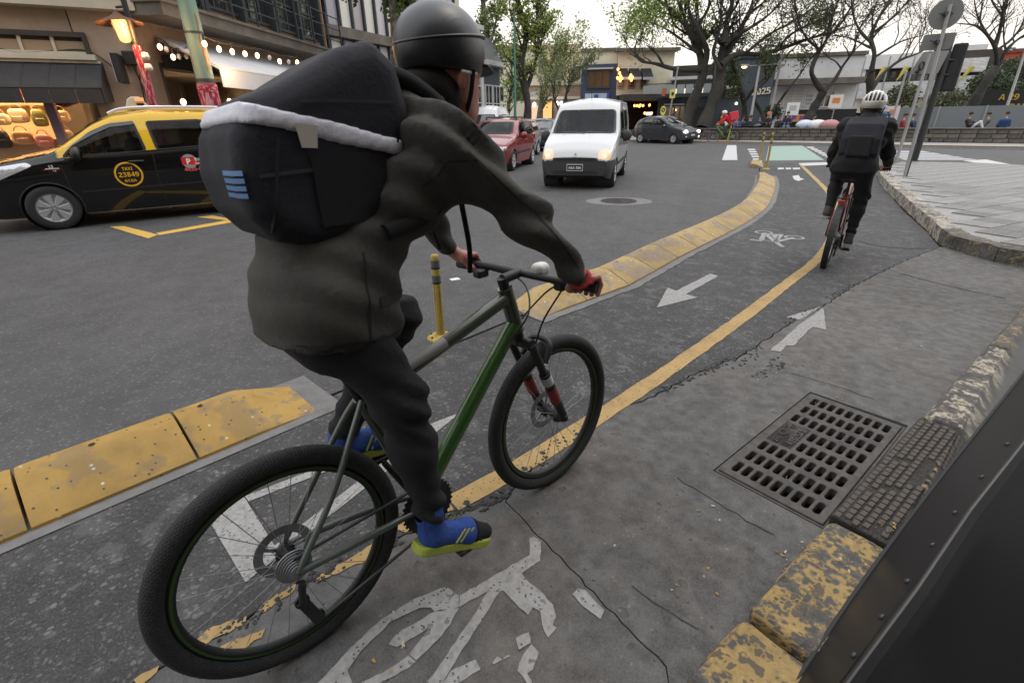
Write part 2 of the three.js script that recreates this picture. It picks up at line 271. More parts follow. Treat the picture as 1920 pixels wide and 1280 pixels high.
  MT.yline = mat(1, 0.8, 0, { ...paintTex([0.40, 0.265, 0.1], 0.63, 171), bumpScale: 0.003 });
  MT.ypark = mat([0.5, 0.3, 0.05], 0.8);
  MT.green = mat([0.22, 0.31, 0.265], 0.85);
  MT.iron = mat(1, 0.72, 0.2, { ...tex(512, 0.5, (u, v) => { const g = fb(u, v, 20, 181, 4, 512), b = fb(u, v, 5, 186, 3, 256), f = hash2(u * 512 | 0, v * 512 | 0, 13) - 0.5, k = 0.052 + 0.05 * (g - 0.5) + 0.035 * (b - 0.5) + f * 0.02; return [k * 1.1, k, k * 0.92, g]; }), bumpScale: 0.002 });
  MT.dirt = mat(1, 0.95, 0, { ...tex(512, 0.6, (u, v) => { const g = fb(u, v, 30, 191, 4, 1024), f = hash2(u * 512 | 0, v * 512 | 0, 14) - 0.5, k = 0.028 + 0.03 * (g - 0.4) + f * 0.02; return [k * 1.1, k, k * 0.88, g]; }), bumpScale: 0.01 });
}
const patchy = (x, y, z) => 0.72 + 0.36 * fbm(x * 0.55 + 131, z * 0.55 + 117, 7, 3) + 0.22 * fbm(x * 0.13 + 131, z * 0.3 + 117, 9, 3);

// ---------- ground, carriageway, lane, gutter ----------
const away = (a, b, m) => { const d = Math.hypot(a[0] - b[0], a[1] - b[1]); return [a[0] + (a[0] - b[0]) / d * m, a[1] + (a[1] - b[1]) / d * m]; };
const grateN = [1.66, -2.33], grateW = [0.88, -1.69], grateS = [1.16, -1.35], grateE = [1.95, -2.0];
const grow = (k) => { const c = [(grateN[0] + grateS[0]) / 2, (grateN[1] + grateS[1]) / 2]; return [grateN, grateW, grateS, grateE].map((p) => [c[0] + (p[0] - c[0]) * k, c[1] + (p[1] - c[1]) * k]); };
{
  const far = 900, g = slab([[-far, 40], [far, 40], [far, -far], [-far, -far]], -0.035, 0, [grow(1.015)]);
  struct('ground', g, MT.dirt);
  // lines shared by the sheets
  const sepLine = [[-2.2, -1.2], [-1.25, -2.15], [-0.6, -2.85], [0.1, -3.6], [1.0, -4.45], [1.75, -5.4], [3.3, -7.2], [4.25, -8.7], [5.5, -10.9], [6.5, -13.2], [7.6, -15.6]];
  const sepBack = away(sepLine[0], sepLine[1], 6);
  const laneFar = [[9.2, -16.9], [10.3, -16.8]];
  // lane / concrete boundary, far to near
  const bpx = [[1762, 463], [1690, 491], [1600, 536], [1545, 572], [1470, 612], [1385, 670], [1310, 696], [1225, 742], [1130, 776], [1040, 842], [945, 930], [850, 958], [760, 1004], [640, 1062], [560, 1090], [450, 1165], [320, 1240]];
  const bd = bpx.map((p) => G2(...p)), bNear = away(bd.at(-1), bd.at(-2), 5);
  const laneB = jag([...bd, bNear], 0.045, 0.012, 5), concB = laneB.map(([x, z], i) => [x + 0.004 + 0.004 * hash2(i, 3, 5), z + 0.004 + 0.004 * hash2(i, 7, 5)]);
  const roadPts = [sepBack, ...sepLine, ...laneFar, [13, -14], [90, 4], [140, -60], [60, -160], [-40, -160], [-60, -60], [-60, 30], [-8, 30]];
  const rs = (pts, m, name, edge) => { const q = slab(pts, 0, 0.034, name === 'gutter_concrete' && pts.hole ? [grow(1.02)] : [], edge); return struct(name, tint(q, patchy), m); };
  rs(roadPts, MT.road, 'road', 1.1);
  const lanePts = [sepBack, ...sepLine, ...laneFar, [9.7, -13.4], [7.8, -10.4], [6.3, -7.9], [5.5, -6.4], ...laneB].map(([x, z]) => [x, z]);
  lanePts.splice(0, sepLine.length + 1, ...[sepBack, ...sepLine].map(([x, z]) => [x + 0.02, z + 0.016]));
  rs(lanePts, MT.lane, 'bike_lane', 0.5);
  // two concrete slabs with the crack between them
  const iC = concB.findIndex((p, i) => i && Math.hypot(p[0] - G2(945, 930)[0], p[1] - G2(945, 930)[1]) < 0.05);
  const crack = jag([G2(948, 940), G2(1010, 1003), G2(1100, 1097), G2(1180, 1182), G2(1250, 1250)].map(([x, z]) => [x, z]), 0.03, 0.006, 21);
  const kerbIn = [[0.40, -0.72], [0.80, -1.00], [1.2, -1.30], [2.0, -1.95], [3.05, -2.75], [4.2, -3.65], [6.2, -5.2]];
  const kNear = away(kerbIn[0], kerbIn[1], 5);
  const c2 = [...concB.slice(0, iC), ...crack.map(([x, z]) => [x + 0.002, z - 0.001]), ...kerbIn, [6.0, -5.0], [5.05, -4.8], [5.1, -5.55]];
  const k2 = [...concB.slice(0, iC), ...crack.map(([x, z]) => [x + 0.002, z - 0.001]), ...kerbIn.slice(0), [5.2, -5.5]]; k2.hole = true;
  rs(k2, MT.conc, 'gutter_concrete', 0.4);
  const c1 = [...concB.slice(iC + 1), kNear, kerbIn[0], ...crack.slice().reverse().map(([x, z]) => [x - 0.003, z + 0.0015])];
  rs(c1, MT.conc, 'concrete_slab', 0.4);
}

// ---------- painted markings, worn sheets of paint ----------
function paint(name, list, m, label, category, group, y = 0.003) { return solo(name, list.map((p) => poly(jag([...p, p[0]], 0.05, 0.0035, p.length * 7).slice(0, -1), y)), m, label, category, group); }
function ribbon(pts, w, y = 0.003, seed = 1, amp = 0.004) { const L = [], R = []; for (let i = 0; i < pts.length; i++) { const a = pts[Math.max(0, i - 1)], b = pts[Math.min(pts.length - 1, i + 1)], d = Math.hypot(b[0] - a[0], b[1] - a[1]), nx = -(b[1] - a[1]) / d * w / 2, nz = (b[0] - a[0]) / d * w / 2; L.push([pts[i][0] + nx, pts[i][1] + nz]); R.push([pts[i][0] - nx, pts[i][1] - nz]); } return poly([...jag(L, 0.08, amp, seed), ...jag(R.reverse(), 0.08, amp, seed + 1)], y); }
function curvePts(px, n) { const c = new THREE.CatmullRomCurve3(px.map((p) => G(...p))); return c.getSpacedPoints(n).map((p) => [p.x, p.z]); }
{
  const c5 = (l) => l.map(([x, y]) => G2(560 + x / 2.8235, 980 + y / 2.8235));
  const sym = solo('bicycle_marking', [
    [[60, 920], [110, 847], [250, 690], [440, 510], [620, 400], [780, 340], [850, 385], [845, 451], [720, 469], [700, 448], [640, 455], [480, 530], [440, 575], [330, 680], [262, 780], [285, 847], [250, 920]],
    [[720, 472], [845, 454], [800, 540], [760, 600], [622, 733], [585, 698], [690, 560], [520, 662], [475, 645], [520, 590]],
    [[583, 703], [622, 738], [580, 770], [440, 847], [330, 920], [250, 920], [340, 847], [480, 775]],
    [[853, 388], [1000, 305], [1130, 225], [1225, 175], [1220, 85], [1245, 78], [1285, 100], [1280, 205], [1185, 268], [1210, 310], [1280, 365], [1345, 435], [1365, 500], [1345, 545], [1370, 560], [1320, 612], [1285, 540], [1280, 470], [1240, 450], [1215, 490], [1150, 430], [1085, 360], [1065, 365], [1000, 364], [850, 448]],
    [[1000, 368], [1063, 369], [1000, 470], [850, 700], [800, 783], [760, 847], [720, 920], [640, 920], [680, 847], [720, 800], [850, 600], [940, 470]],
    [[803, 787], [940, 725], [962, 780], [850, 847], [740, 920], [724, 918], [763, 849]],
    [[1150, 610], [1220, 582], [1230, 640], [1165, 675]], [[1232, 645], [1275, 690], [1240, 780], [1210, 800], [1245, 870], [1210, 847], [1155, 785], [1190, 700]],
    [[1025, 745], [1050, 710], [1075, 720], [1115, 700], [1118, 712], [1035, 752]],
  ].map((p, i) => poly(jag([...c5(p), c5(p)[0]], 0.02, 0.0022, i + 3).slice(0, -1), 0.003)), MT.white, 'large worn white bicycle symbol painted on the concrete under the near rear wheel', 'road marking');
  paint('dash_marking', [c5([[1450, 380], [1480, 350], [1520, 360], [1620, 465], [1600, 510], [1500, 440]])], MT.white, 'short white paint dash beside the long crack in the concrete', 'road marking');
  const cA = (l) => l.map(([x, y]) => G2(900 + x / 2.743, 280 + y / 2.743)), cB = (l) => l.map(([x, y]) => G2(1400 + x / 3.369, 420 + y / 3.369)), cC = (l) => l.map(([x, y]) => G2(200 + x / 2.461, 760 + y / 2.461));
  paint('arrow_marking', [cA([[1185, 640], [1227, 652], [1060, 745], [1120, 762], [910, 815], [965, 712], [1010, 728]])], MT.white, 'white arrow on the bike lane pointing toward the camera', 'road marking');
  paint('arrow_marking', [cB([[250, 590], [470, 522], [340, 606]]), cB([[484, 532], [505, 668], [415, 650], [320, 745], [300, 770], [250, 770], [215, 808], [150, 798], [350, 622]])], MT.white, 'worn white arrow split by the crack beside the concrete, pointing away', 'road marking');
  const tri = cC([[470, 530], [575, 445], [1640, 30], [640, 818]]), inn = cC([[648, 447], [1420, 150], [775, 648]]);
  solo('triangle_marking', slab(tri, 0.003, 0, [inn]), MT.white, 'white hollow triangle painted on the lane behind the near bicycle', 'road marking');
  // centre line
  const cl = curvePts([[1502, 309], [1527, 333], [1553, 360], [1572, 395], [1566, 430], [1537, 482], [1470, 536], [1395, 594], [1300, 662], [1200, 731], [1120, 783], [1000, 860], [920, 908], [848, 944]], 60);
  const line = solo('centre_line', ribbon(cl, 0.098, 0.003, 4), MT.yline, 'yellow centre line curving along the bike lane', 'road marking');
  const bits = [[[830, 930], [850, 955], [760, 1000], [735, 990]], [[720, 1005], [690, 1050], [600, 1090], [585, 1085], [650, 1050]], [[480, 1140], [520, 1115], [555, 1095], [545, 1115], [520, 1130], [495, 1148]], [[340, 1220], [400, 1175], [465, 1155], [460, 1170], [400, 1200], [350, 1232]], [[370, 1240], [430, 1205], [495, 1180], [490, 1195], [450, 1222], [400, 1250]], [[250, 1275], [300, 1248], [295, 1262], [255, 1290]]];
  bits.forEach((b, i) => { const q = b.map((p) => G2(...p)); part('paint_flake', poly(jag([...q, q[0]], 0.02, 0.005, i + 30).slice(0, -1), 0.003), MT.yline, line); });
  // far bicycle symbol
  const cD = (x, y) => G2(1320 + x / 5.333, 240 + y / 5.333);
  const ring = (cx, cy, rx, ry) => { const c = cD(cx, cy), a = cD(cx + rx, cy), r = Math.hypot(a[0] - c[0], a[1] - c[1]); return new THREE.RingGeometry(r * 0.72, r, 24).rotateX(-PI / 2).translate(c[0], 0.003, c[1]); };
  const st = (l, w = 0.06) => ribbon(l.map((p) => cD(...p)), w, 0.0035, 2, 0.001);
  solo('bicycle_marking', [ring(600, 1045, 88), ring(905, 1095, 98), st([[610, 1050], [575, 1118], [715, 1142], [775, 1062], [625, 1064], [715, 1142]]), st([[715, 1142], [800, 1120], [905, 1096]]), st([[460, 1118], [585, 1130]]), st([[712, 1136], [790, 1190]], 0.055)], MT.white, 'small white bicycle symbol on the lane behind the far cyclist', 'road marking');
  paint('arrow_marking', [[[885, 480], [950, 470], [965, 500], [1005, 510], [945, 530], [905, 515]].map((p) => cD(...p))], MT.whiteFresh, 'faint small white arrow at the far end of the bike lane', 'road marking');
  paint('lettering_marking', [[735, 800], [815, 870], [885, 960]].map(([a, b]) => [[a, 398], [b, 396], [b + 5, 412], [a + 10, 414]].map((p) => cD(...p))), MT.whiteFresh, 'blurred white lettering on the lane before the green box', 'road marking');
  paint('stop_line', [[[1498, 306], [1552, 304], [1552, 309], [1502, 311]].map((p) => G2(...p))], MT.whiteFresh, 'white stop line across the lane below the green box', 'road marking');
  paint('green_box', [[[1442, 274], [1505, 273], [1546, 300], [1436, 301]].map((p) => G2(...p))], MT.green, 'pale green painted bike crossing box', 'road marking');
  paint('crossing_stripe', [[[1364, 272], [1381, 272], [1383, 300], [1354, 300]].map((p) => G2(...p))], MT.whiteFresh, 'single long white crossing stripe left of the green box', 'road marking');
  for (let i = 0; i < 6; i++) { const y = 279 + i * 4 + i * i * 0.12, x = 1402 + i * 2.4; paint('crossing_dash', [[[x, y], [x + 14, y], [x + 15, y + 2.6], [x + 1, y + 2.6]].map((p) => G2(...p))], MT.whiteFresh, ORD[i] + ' short white dash from the top, left edge of the green box', 'road marking', 'dashes left of the green box'); }
  for (let i = 0; i < 6; i++) { const y = 275 + i * 3.6, x = 1512 + i * 7; paint('crossing_dash', [[[x, y], [x + 13, y], [x + 17, y + 2.4], [x + 4, y + 2.4]].map((p) => G2(...p))], MT.whiteFresh, ORD[i] + ' short white dash from the top, right edge of the green box', 'road marking', 'dashes right of the green box'); }
  for (let i = 0; i < 5; i++) { const y = 283 + i * 3.6; paint('crossing_stripe', [[[1652 + i * 9, y], [1730 + i * 22, y], [1745 + i * 22, y + 2], [1660 + i * 9, y + 2]].map((p) => G2(...p))], MT.whiteFresh, ORD[i] + ' white zebra stripe from the top, on the road behind the leaning poles', 'road marking', 'zebra stripes behind the poles'); }
  paint('crossing_stripe', [[[1805, 301], [1850, 299], [1900, 309], [1868, 311]].map((p) => G2(...p))], MT.whiteFresh, 'broad white crossing stripe on the road at the right edge', 'road marking');
  paint('parking_marking', [[[205, 425], [232, 424], [296, 440], [277, 447]].map((p) => G2(...p)), [[298, 441], [292, 437], [430, 412], [440, 416]].map((p) => G2(...p))], MT.ypark, 'yellow parking bay corner line beside the taxi', 'road marking');
  paint('parking_marking', [[[368, 407], [398, 404], [440, 412], [425, 413]].map((p) => G2(...p))], MT.ypark, 'short yellow parking line behind the taxi and backpack', 'road marking');
}

{
  const J = (px, w, label, seed) => { const l = px.map((p) => G2(...p)); return solo('dirt_joint', ribbon(jag(l, 0.04, 0.006, seed), w, 0.002, seed, w * 0.4), MT.dirt, label, 'crack'); };
  J([[1688, 513], [1760, 532], [1887, 560]], 0.014, 'straight dirt filled joint across the pale concrete near the corner kerb', 3); J([[1270, 895], [1330, 935], [1400, 975], [1452, 1003]], 0.005, 'hairline crack in the concrete left of the drain grate', 4); J([[1185, 1098], [1250, 1145], [1310, 1180]], 0.004, 'hairline crack running to the yellow kerb stones', 5); J([[1485, 700], [1560, 722], [1640, 748]], 0.005, 'hairline crack in the concrete above the drain grate', 6); J([[1610, 452], [1650, 462], [1700, 466], [1750, 466]], 0.03, 'dark crack across the lane beside the far cyclist’s foot', 7); J([[940, 935], [900, 948], [848, 962]], 0.02, 'crumbled dark crack beside the yellow line under the near shoe', 8);
  const R = rng(77), rub = [], line = [[1400, 672, 60, 26], [1440, 690, 60, 30], [1350, 685, 60, 14], [1280, 715, 70, 14], [1060, 828, 90, 26], [1000, 880, 70, 26], [930, 935, 60, 22], [840, 968, 80, 22], [760, 1006, 80, 22], [600, 1078, 120, 24], [470, 1160, 120, 26], [1500, 592, 60, 10], [1580, 545, 60, 8]];
  for (const [x, y, w, h] of line) for (let i = 0; i < 34; i++) { const t = R() - 0.5, g = G(x + t * w, y - t * w * 0.5 + (R() - 0.5) * h), q = new THREE.IcosahedronGeometry(0.004 + R() * R() * 0.012, 0); q.scale(1 + R() * 0.6, 0.5, 0.8 + R() * 0.4).rotateY(R() * 6); rub.push(metreUV(q).translate(g.x, 0.002, g.z)); }
  const o = solo('asphalt_rubble', rub, MT.lane, 'crumbled dark asphalt bits along the edge of lane and concrete', 'rubble'); o.geometry = tint(o.geometry, () => 0.8); o.userData.kind = 'stuff';
}

// ---------- yellow separator blocks ----------
const SEC = [[0, 0], [0.004, 0.018], [0.03, 0.034], [0.225, 0.114], [0.245, 0.12], [0.335, 0.12], [0.352, 0.113], [0.375, 0.02], [0.38, 0]];
function sepGeo(st) {   // st: stations {p:[x,z], n:[x,z] toward the road, h, w}
  const P = [], I = [], m = SEC.length;
  for (const s of st) for (const [d, y] of SEC) P.push(s.p[0] + s.n[0] * d * (s.w ?? 1), Math.max(y * s.h, 0) - (y ? 0 : 0.006), s.p[1] + s.n[1] * d * (s.w ?? 1));
  for (let i = 0; i < st.length - 1; i++) for (let j = 0; j < m - 1; j++) { const a = i * m + j, b = a + 1, c = a + m, d = c + 1; I.push(a, b, c, b, d, c); }
  for (const [o, f] of [[0, 1], [(st.length - 1) * m, 0]]) for (let j = 1; j < m - 1; j++) f ? I.push(o, o + j + 1, o + j) : I.push(o, o + j, o + j + 1);
  let g = new THREE.BufferGeometry(); g.setAttribute('position', new THREE.Float32BufferAttribute(P, 3)); g.setIndex(I);
  g = toCreasedNormals(g, 0.5); metreUV(g); const r = P[0] * 3.7 + P[2]; const uv = g.attributes.uv; for (let i = 0; i < uv.count; i++) uv.setXY(i, uv.getX(i) + r, uv.getY(i) + r * 1.7);
  return g;
}
const holePlug = mat(0.012, 0.9);
function sepBlock(a, b, n0, n1, label, group, taper, kSeed) {
  const L = Math.hypot(b[0] - a[0], b[1] - a[1]), e = 0.006 / L, N = taper ? [[e, 1], [0.46, 1], [0.5, 0.985], [0.985, 0.16]] : [[e, 0.965], [e * 3.5, 1], [0.5, 1], [1 - e * 3.5, 1], [1 - e, 0.965]];
  const st = N.map(([t, h]) => ({ p: [lerp(a[0], b[0], t), lerp(a[1], b[1], t)], n: [lerp(n0[0], n1[0], t), lerp(n0[1], n1[1], t)], h }));
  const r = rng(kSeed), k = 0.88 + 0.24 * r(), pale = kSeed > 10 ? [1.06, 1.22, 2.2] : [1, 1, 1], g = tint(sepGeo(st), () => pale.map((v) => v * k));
  const o = solo('separator_block', g, MT.sep, label, 'kerb block', group);
  const t = taper ? 0.2 : 0.45, hx = lerp(a[0], b[0], t) + n0[0] * 0.29, hz = lerp(a[1], b[1], t) + n0[1] * 0.29; part('bolt_hole', new THREE.CircleGeometry(0.013, 10).rotateX(-PI / 2).translate(hx, 0.1225, hz), holePlug, o);
  return o;
}
{
  const d = [0.694, -0.72], n = [-0.72, -0.694], p0 = [-1.038, -2.212], q = (s) => [p0[0] - d[0] * s, p0[1] - d[1] * s];
  sepBlock(q(0.575), q(0), n, n, 'sloping yellow end block of the near separator run, beside the blue shoe', null, true, 1);
  sepBlock(q(1.15), q(0.575), n, n, 'full yellow separator block in the lower left corner, with pale scuffs', null, false, 2);
  sepBlock(q(1.725), q(1.15), n, n, 'yellow separator block cut off by the left edge of the photo', null, false, 3);
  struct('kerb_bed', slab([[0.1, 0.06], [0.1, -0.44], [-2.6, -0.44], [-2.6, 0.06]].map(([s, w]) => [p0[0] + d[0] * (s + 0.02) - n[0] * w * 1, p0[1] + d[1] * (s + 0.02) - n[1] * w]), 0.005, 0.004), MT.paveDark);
  const pts = [[0.20, -3.46], [0.634, -3.853], [1.216, -4.391], [1.56, -4.86], [2.05, -5.45], [3.2, -6.8], [3.84, -7.64], [4.42, -8.5], [5.1, -9.7], [5.75, -10.9], [6.35, -12.1], [6.84, -13.19]];
  const c = new THREE.CatmullRomCurve3(pts.map(([x, z]) => V3(x, 0, z))), N = 20, sp = c.getSpacedPoints(N), nn = (i) => { const t = c.getTangentAt(clamp(i / N)); return [t.z, -t.x].map((v) => v); };
  for (let i = 0; i < N; i++) {
    const A = [sp[i].x, sp[i].z], B = [sp[i + 1].x, sp[i + 1].z];
    if (i === 0) sepBlock(B, A, nn(1), nn(0), 'sloping yellow end block where the curved separator begins, behind the handlebar', null, true, 11);
    else if (i === N - 1) sepBlock(A, B, nn(i), nn(i + 1), 'far end block of the curved yellow separator, below the striped posts', null, true, 12);
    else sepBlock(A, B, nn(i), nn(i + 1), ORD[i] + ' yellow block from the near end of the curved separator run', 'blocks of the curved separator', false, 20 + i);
  }
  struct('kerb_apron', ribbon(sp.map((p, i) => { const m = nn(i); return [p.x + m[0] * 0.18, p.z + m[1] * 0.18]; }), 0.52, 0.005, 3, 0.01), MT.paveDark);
  // the short far block beyond the gap
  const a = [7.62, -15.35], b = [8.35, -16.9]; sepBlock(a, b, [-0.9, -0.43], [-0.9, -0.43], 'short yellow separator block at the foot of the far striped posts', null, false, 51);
}

// ---------- drain grate and kerbs ----------
{
  const ax = V3(grateN[0] - grateW[0], 0, grateN[1] - grateW[1]), L = ax.length(); ax.normalize(); const az = V3(grateS[0] - grateW[0], 0, grateS[1] - grateW[1]), S = az.length(); az.normalize();
  const turn = Math.atan2(-ax.z, ax.x);
  const t = thing('drain_grate', 'cast iron drain grate full of slots, set in the gutter concrete', 'drain grate', [grateW[0], 0, grateW[1]], turn);
  const holes = [], rows = 8, cols = 9, f = 0.035, pitchL = (L - 2 * f) / rows, pitchS = (S - 2 * f) / cols, hl = pitchL * 0.7, hs = pitchS * 0.62;
  for (let i = 0; i < rows; i++) for (let j = 0; j < cols; j++) {
    if ((i === 3 || i === 4) && j < 3) continue;
    const cx = f + (i + 0.5) * pitchL, cy = f + (j + 0.5) * pitchS, r = hs * 0.45, P = [];
    for (const [sx, sy, a0] of [[1, 1, 0], [-1, 1, 90], [-1, -1, 180], [1, -1, 270]]) for (let k = 0; k <= 3; k++) { const a = (a0 + k * 30) * PI / 180; P.push([cx + sx * (hl / 2 - r) + r * Math.cos(a), cy + sy * (hs / 2 - r) + r * Math.sin(a)]); }
    holes.push(P);
  }
  const plate = new THREE.ExtrudeGeometry(shapeOf([[0.012, 0.012], [L - 0.012, 0.012], [L - 0.012, S - 0.012], [0.012, S - 0.012]], holes.map((h) => h.slice().reverse())), { depth: 0.032, bevelEnabled: true, bevelThickness: 0.003, bevelSize: 0.003, bevelOffset: -0.003, bevelSegments: 1 });
  plate.rotateX(PI / 2).translate(0, 0.001, 0); metreUV(plate);
  part('grate_plate', plate, MT.iron, t);
  const fr = [box(L, 0.05, 0.01, L / 2, -0.028, 0.005), box(L, 0.05, 0.01, L / 2, -0.028, S - 0.005), box(0.01, 0.05, S - 0.02, 0.005, -0.028, S / 2), box(0.01, 0.05, S - 0.02, L - 0.005, -0.028, S / 2)];
  part('grate_frame', fr, MT.iron, t);
  const w = (s, size, x, z) => { const g = text3(s, size, 0.004).rotateX(-PI / 2).rotateY(-PI / 2); return g.translate(x, 0.001, z); };
  const px0 = f + 3 * pitchL;
  const panel = part('maker_panel', box(pitchL * 1.95, 0.004, pitchS * 2.7, px0 + pitchL, 0.002, f + pitchS * 1.5), MT.iron, t);
  part('raised_lettering', [text3('REDISAT', 0.03, 0.005).rotateX(-PI / 2).translate(px0 + pitchL, 0.004, f + pitchS * 2.35), text3('83', 0.022, 0.005).rotateX(-PI / 2).translate(px0 + pitchL * 1.7, 0.004, f + pitchS * 1.1), text3('411', 0.022, 0.005).rotateX(-PI / 2).translate(px0 + pitchL * 0.3, 0.004, f + pitchS * 1.1), new THREE.TorusGeometry(0.02, 0.004, 6, 20).rotateX(PI / 2).scale(1.2, 1, 0.8).translate(px0 + pitchL, 0.005, f + pitchS * 0.9)], MT.iron, panel);
  const pit = thing('drain_pit', 'dark brick pit seen through the slots of the grate', 'drain pit', [grateW[0], 0, grateW[1]], turn);
  part('pit_wall', [box(L, 0.7, 0.02, L / 2, -0.4, -0.012), box(L, 0.7, 0.02, L / 2, -0.4, S + 0.012), box(0.02, 0.7, S, -0.012, -0.4, S / 2), box(0.02, 0.7, S, L + 0.012, -0.4, S / 2), box(L, 0.02, S, L / 2, -0.74, S / 2)], MT.dirt, pit);
  // kerb stones: rounded blocks along the gutter
  const k0 = V3(0.26, 0, -0.66), kd = V3(4.154 - 0.324, 0, -3.715 + 0.769).normalize(), kn = V3(-kd.z, 0, kd.x), kt = Math.atan2(-kd.z, kd.x);
  const stone = (s, len, m, label, h = 0.1, wd = 0.2, seed = 1, group) => {
    let g = new RoundedBoxGeometry(len - 0.014, 0.2, wd, 3, 0.028); g = new TessellateModifier(0.05, 5).modify(g.index ? g.toNonIndexed() : g); const p = g.attributes.position;
    for (let i = 0; i < p.count; i++) { const x = p.getX(i), y = p.getY(i), z = p.getZ(i), k = 0.014 * (n3(x * 14 + seed * 7, y * 14, z * 14, seed) - 0.5) + 0.02 * (n3(x * 4 + seed, y * 4, z * 4, seed + 3) - 0.5), sc = 1 + k * 6; p.setXYZ(i, x + k * 0.6, y + k, z + k * 1.1); }
    g = mergeVertices(g.deleteAttribute('normal') ?? g, 1e-4); g.computeVertexNormals(); metreUV(g); const uv = g.attributes.uv; for (let i = 0; i < uv.count; i++) uv.setXY(i, uv.getX(i) + seed * 0.37, uv.getY(i) + seed * 0.23);
    const c = k0.clone().addScaledVector(kd, s + len / 2).addScaledVector(kn, wd / 2 + 0.02);
    const o = solo('kerb_stone', g, m, label, 'kerb stone', group); o.position.set(c.x, h - 0.1, c.z); o.rotation.y = kt; return o;
  };
  const sOf = (x, z) => (x - k0.x) * kd.x + (z - k0.z) * kd.z;
  stone(-0.5, 0.40, MT.kerbY, 'yellow kerb stone nearest the camera, out of frame', 0.09, 0.2, 2);
  stone(-0.09, 0.27, MT.kerbY, 'flaking yellow kerb stone at the bottom edge of the photo', 0.09, 0.2, 3);
  stone(0.2, 0.30, MT.kerbY, 'yellow and black lichen-spotted kerb stone with a chipped grey corner', 0.095, 0.2, 4);
  const sI = sOf(1.149, -1.311), sJ = sOf(1.927, -1.955), sK = sOf(3.025, -2.795);
  stone(0.51, sI - 0.52, MT.kerbY, 'long rounded yellow kerb stone just below the cast inlet', 0.1, 0.2, 5);
  stone(sJ + 0.01, sK - sJ - 0.1, MT.kerbW, 'grey kerb stone with patches of flaking white paint above the inlet', 0.105, 0.2, 6);
  stone(sK - 0.08, 0.9, MT.kerbG, 'dark grey kerb stone beyond the white flaked one', 0.105, 0.2, 7);
  stone(sK + 0.83, 1.0, MT.kerbG, 'grey kerb stone at the right edge of the photo', 0.105, 0.2, 8);
  // cast inlet cover with little raised bricks
  const len = sJ - sI, wI = 0.36, o = k0.clone().addScaledVector(kd, sI);
  const inlet = thing('inlet_cover', 'rusty cast inlet cover with raised brick pattern and letters beside the grate', 'inlet cover', [o.x, 0, o.z], kt);
  part('cover_plate', rbox(len, 0.1, wI, 0.008, len / 2, 0.045, wI / 2 + 0.01), MT.dirt, inlet);
  const rustT = tex(256, 0.4, (u, v) => { const g = fb(u, v, 16, 211, 4, 512), b = fb(u, v, 4, 213, 3, 256), p = sstep(0.42, 0.6, b * 0.6 + g * 0.4); return [lerp(0.07, 0.22, p), lerp(0.06, 0.155, p), lerp(0.05, 0.08, p), g]; });
  MT.rust = mat(1, 0.8, 0.1, { ...rustT, bumpScale: 0.002 });
  const bricks = [], R = rng(5), rowsI = 13, pw = wI / rowsI; let bn = 0;
  const bg = [0, 1, 2].map((k) => metreUV(new RoundedBoxGeometry(0.030, 0.012, pw - 0.008, 1, 0.003)));
  for (let j = 0; j < rowsI; j++) for (let i = 0; i < len / 0.036 - 1; i++) {
    const x = 0.02 + i * 0.036 + (j % 2) * 0.018, z = 0.014 + (j + 0.5) * pw; if (x > len - 0.02 || (Math.abs(x - len * 0.52) < 0.11 && j > 3 && j < 10)) continue; if (R() < 0.04) continue;
    const y = 0.097 + (R() - 0.5) * 0.003 - (j === 0 ? 0.004 : 0); const g = bg[0].clone().rotateY((R() - 0.5) * 0.1).translate(x, y, z);
    if (bn < 200 && j < 8) { const m = part('raised_brick', bg[i % 3], MT.rust, inlet); m.position.set(x, y, z); m.rotation.y = (R() - 0.5) * 0.1; bn++; } else bricks.push(g);
  }
  part('small_bricks', bricks, MT.rust, inlet).userData.kind = 'stuff';
  part('raised_lettering', text3('NSN', 0.085, 0.014).rotateX(-PI / 2).rotateY(0).translate(len * 0.52, 0.09, 0.014 + pw * 7), MT.rust, inlet);
  // pavement behind the kerb, up to the panel
  const back = k0.clone().addScaledVector(kn, 0.24), q = (s, w) => { const v = k0.clone().addScaledVector(kd, s).addScaledVector(kn, w); return [v.x, v.z]; };
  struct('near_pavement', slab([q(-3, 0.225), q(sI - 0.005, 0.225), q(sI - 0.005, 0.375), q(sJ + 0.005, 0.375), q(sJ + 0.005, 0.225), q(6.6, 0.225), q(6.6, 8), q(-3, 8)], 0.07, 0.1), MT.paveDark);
  MT.kd = kd; MT.kn = kn; MT.k0 = k0; MT.kt = kt;
}

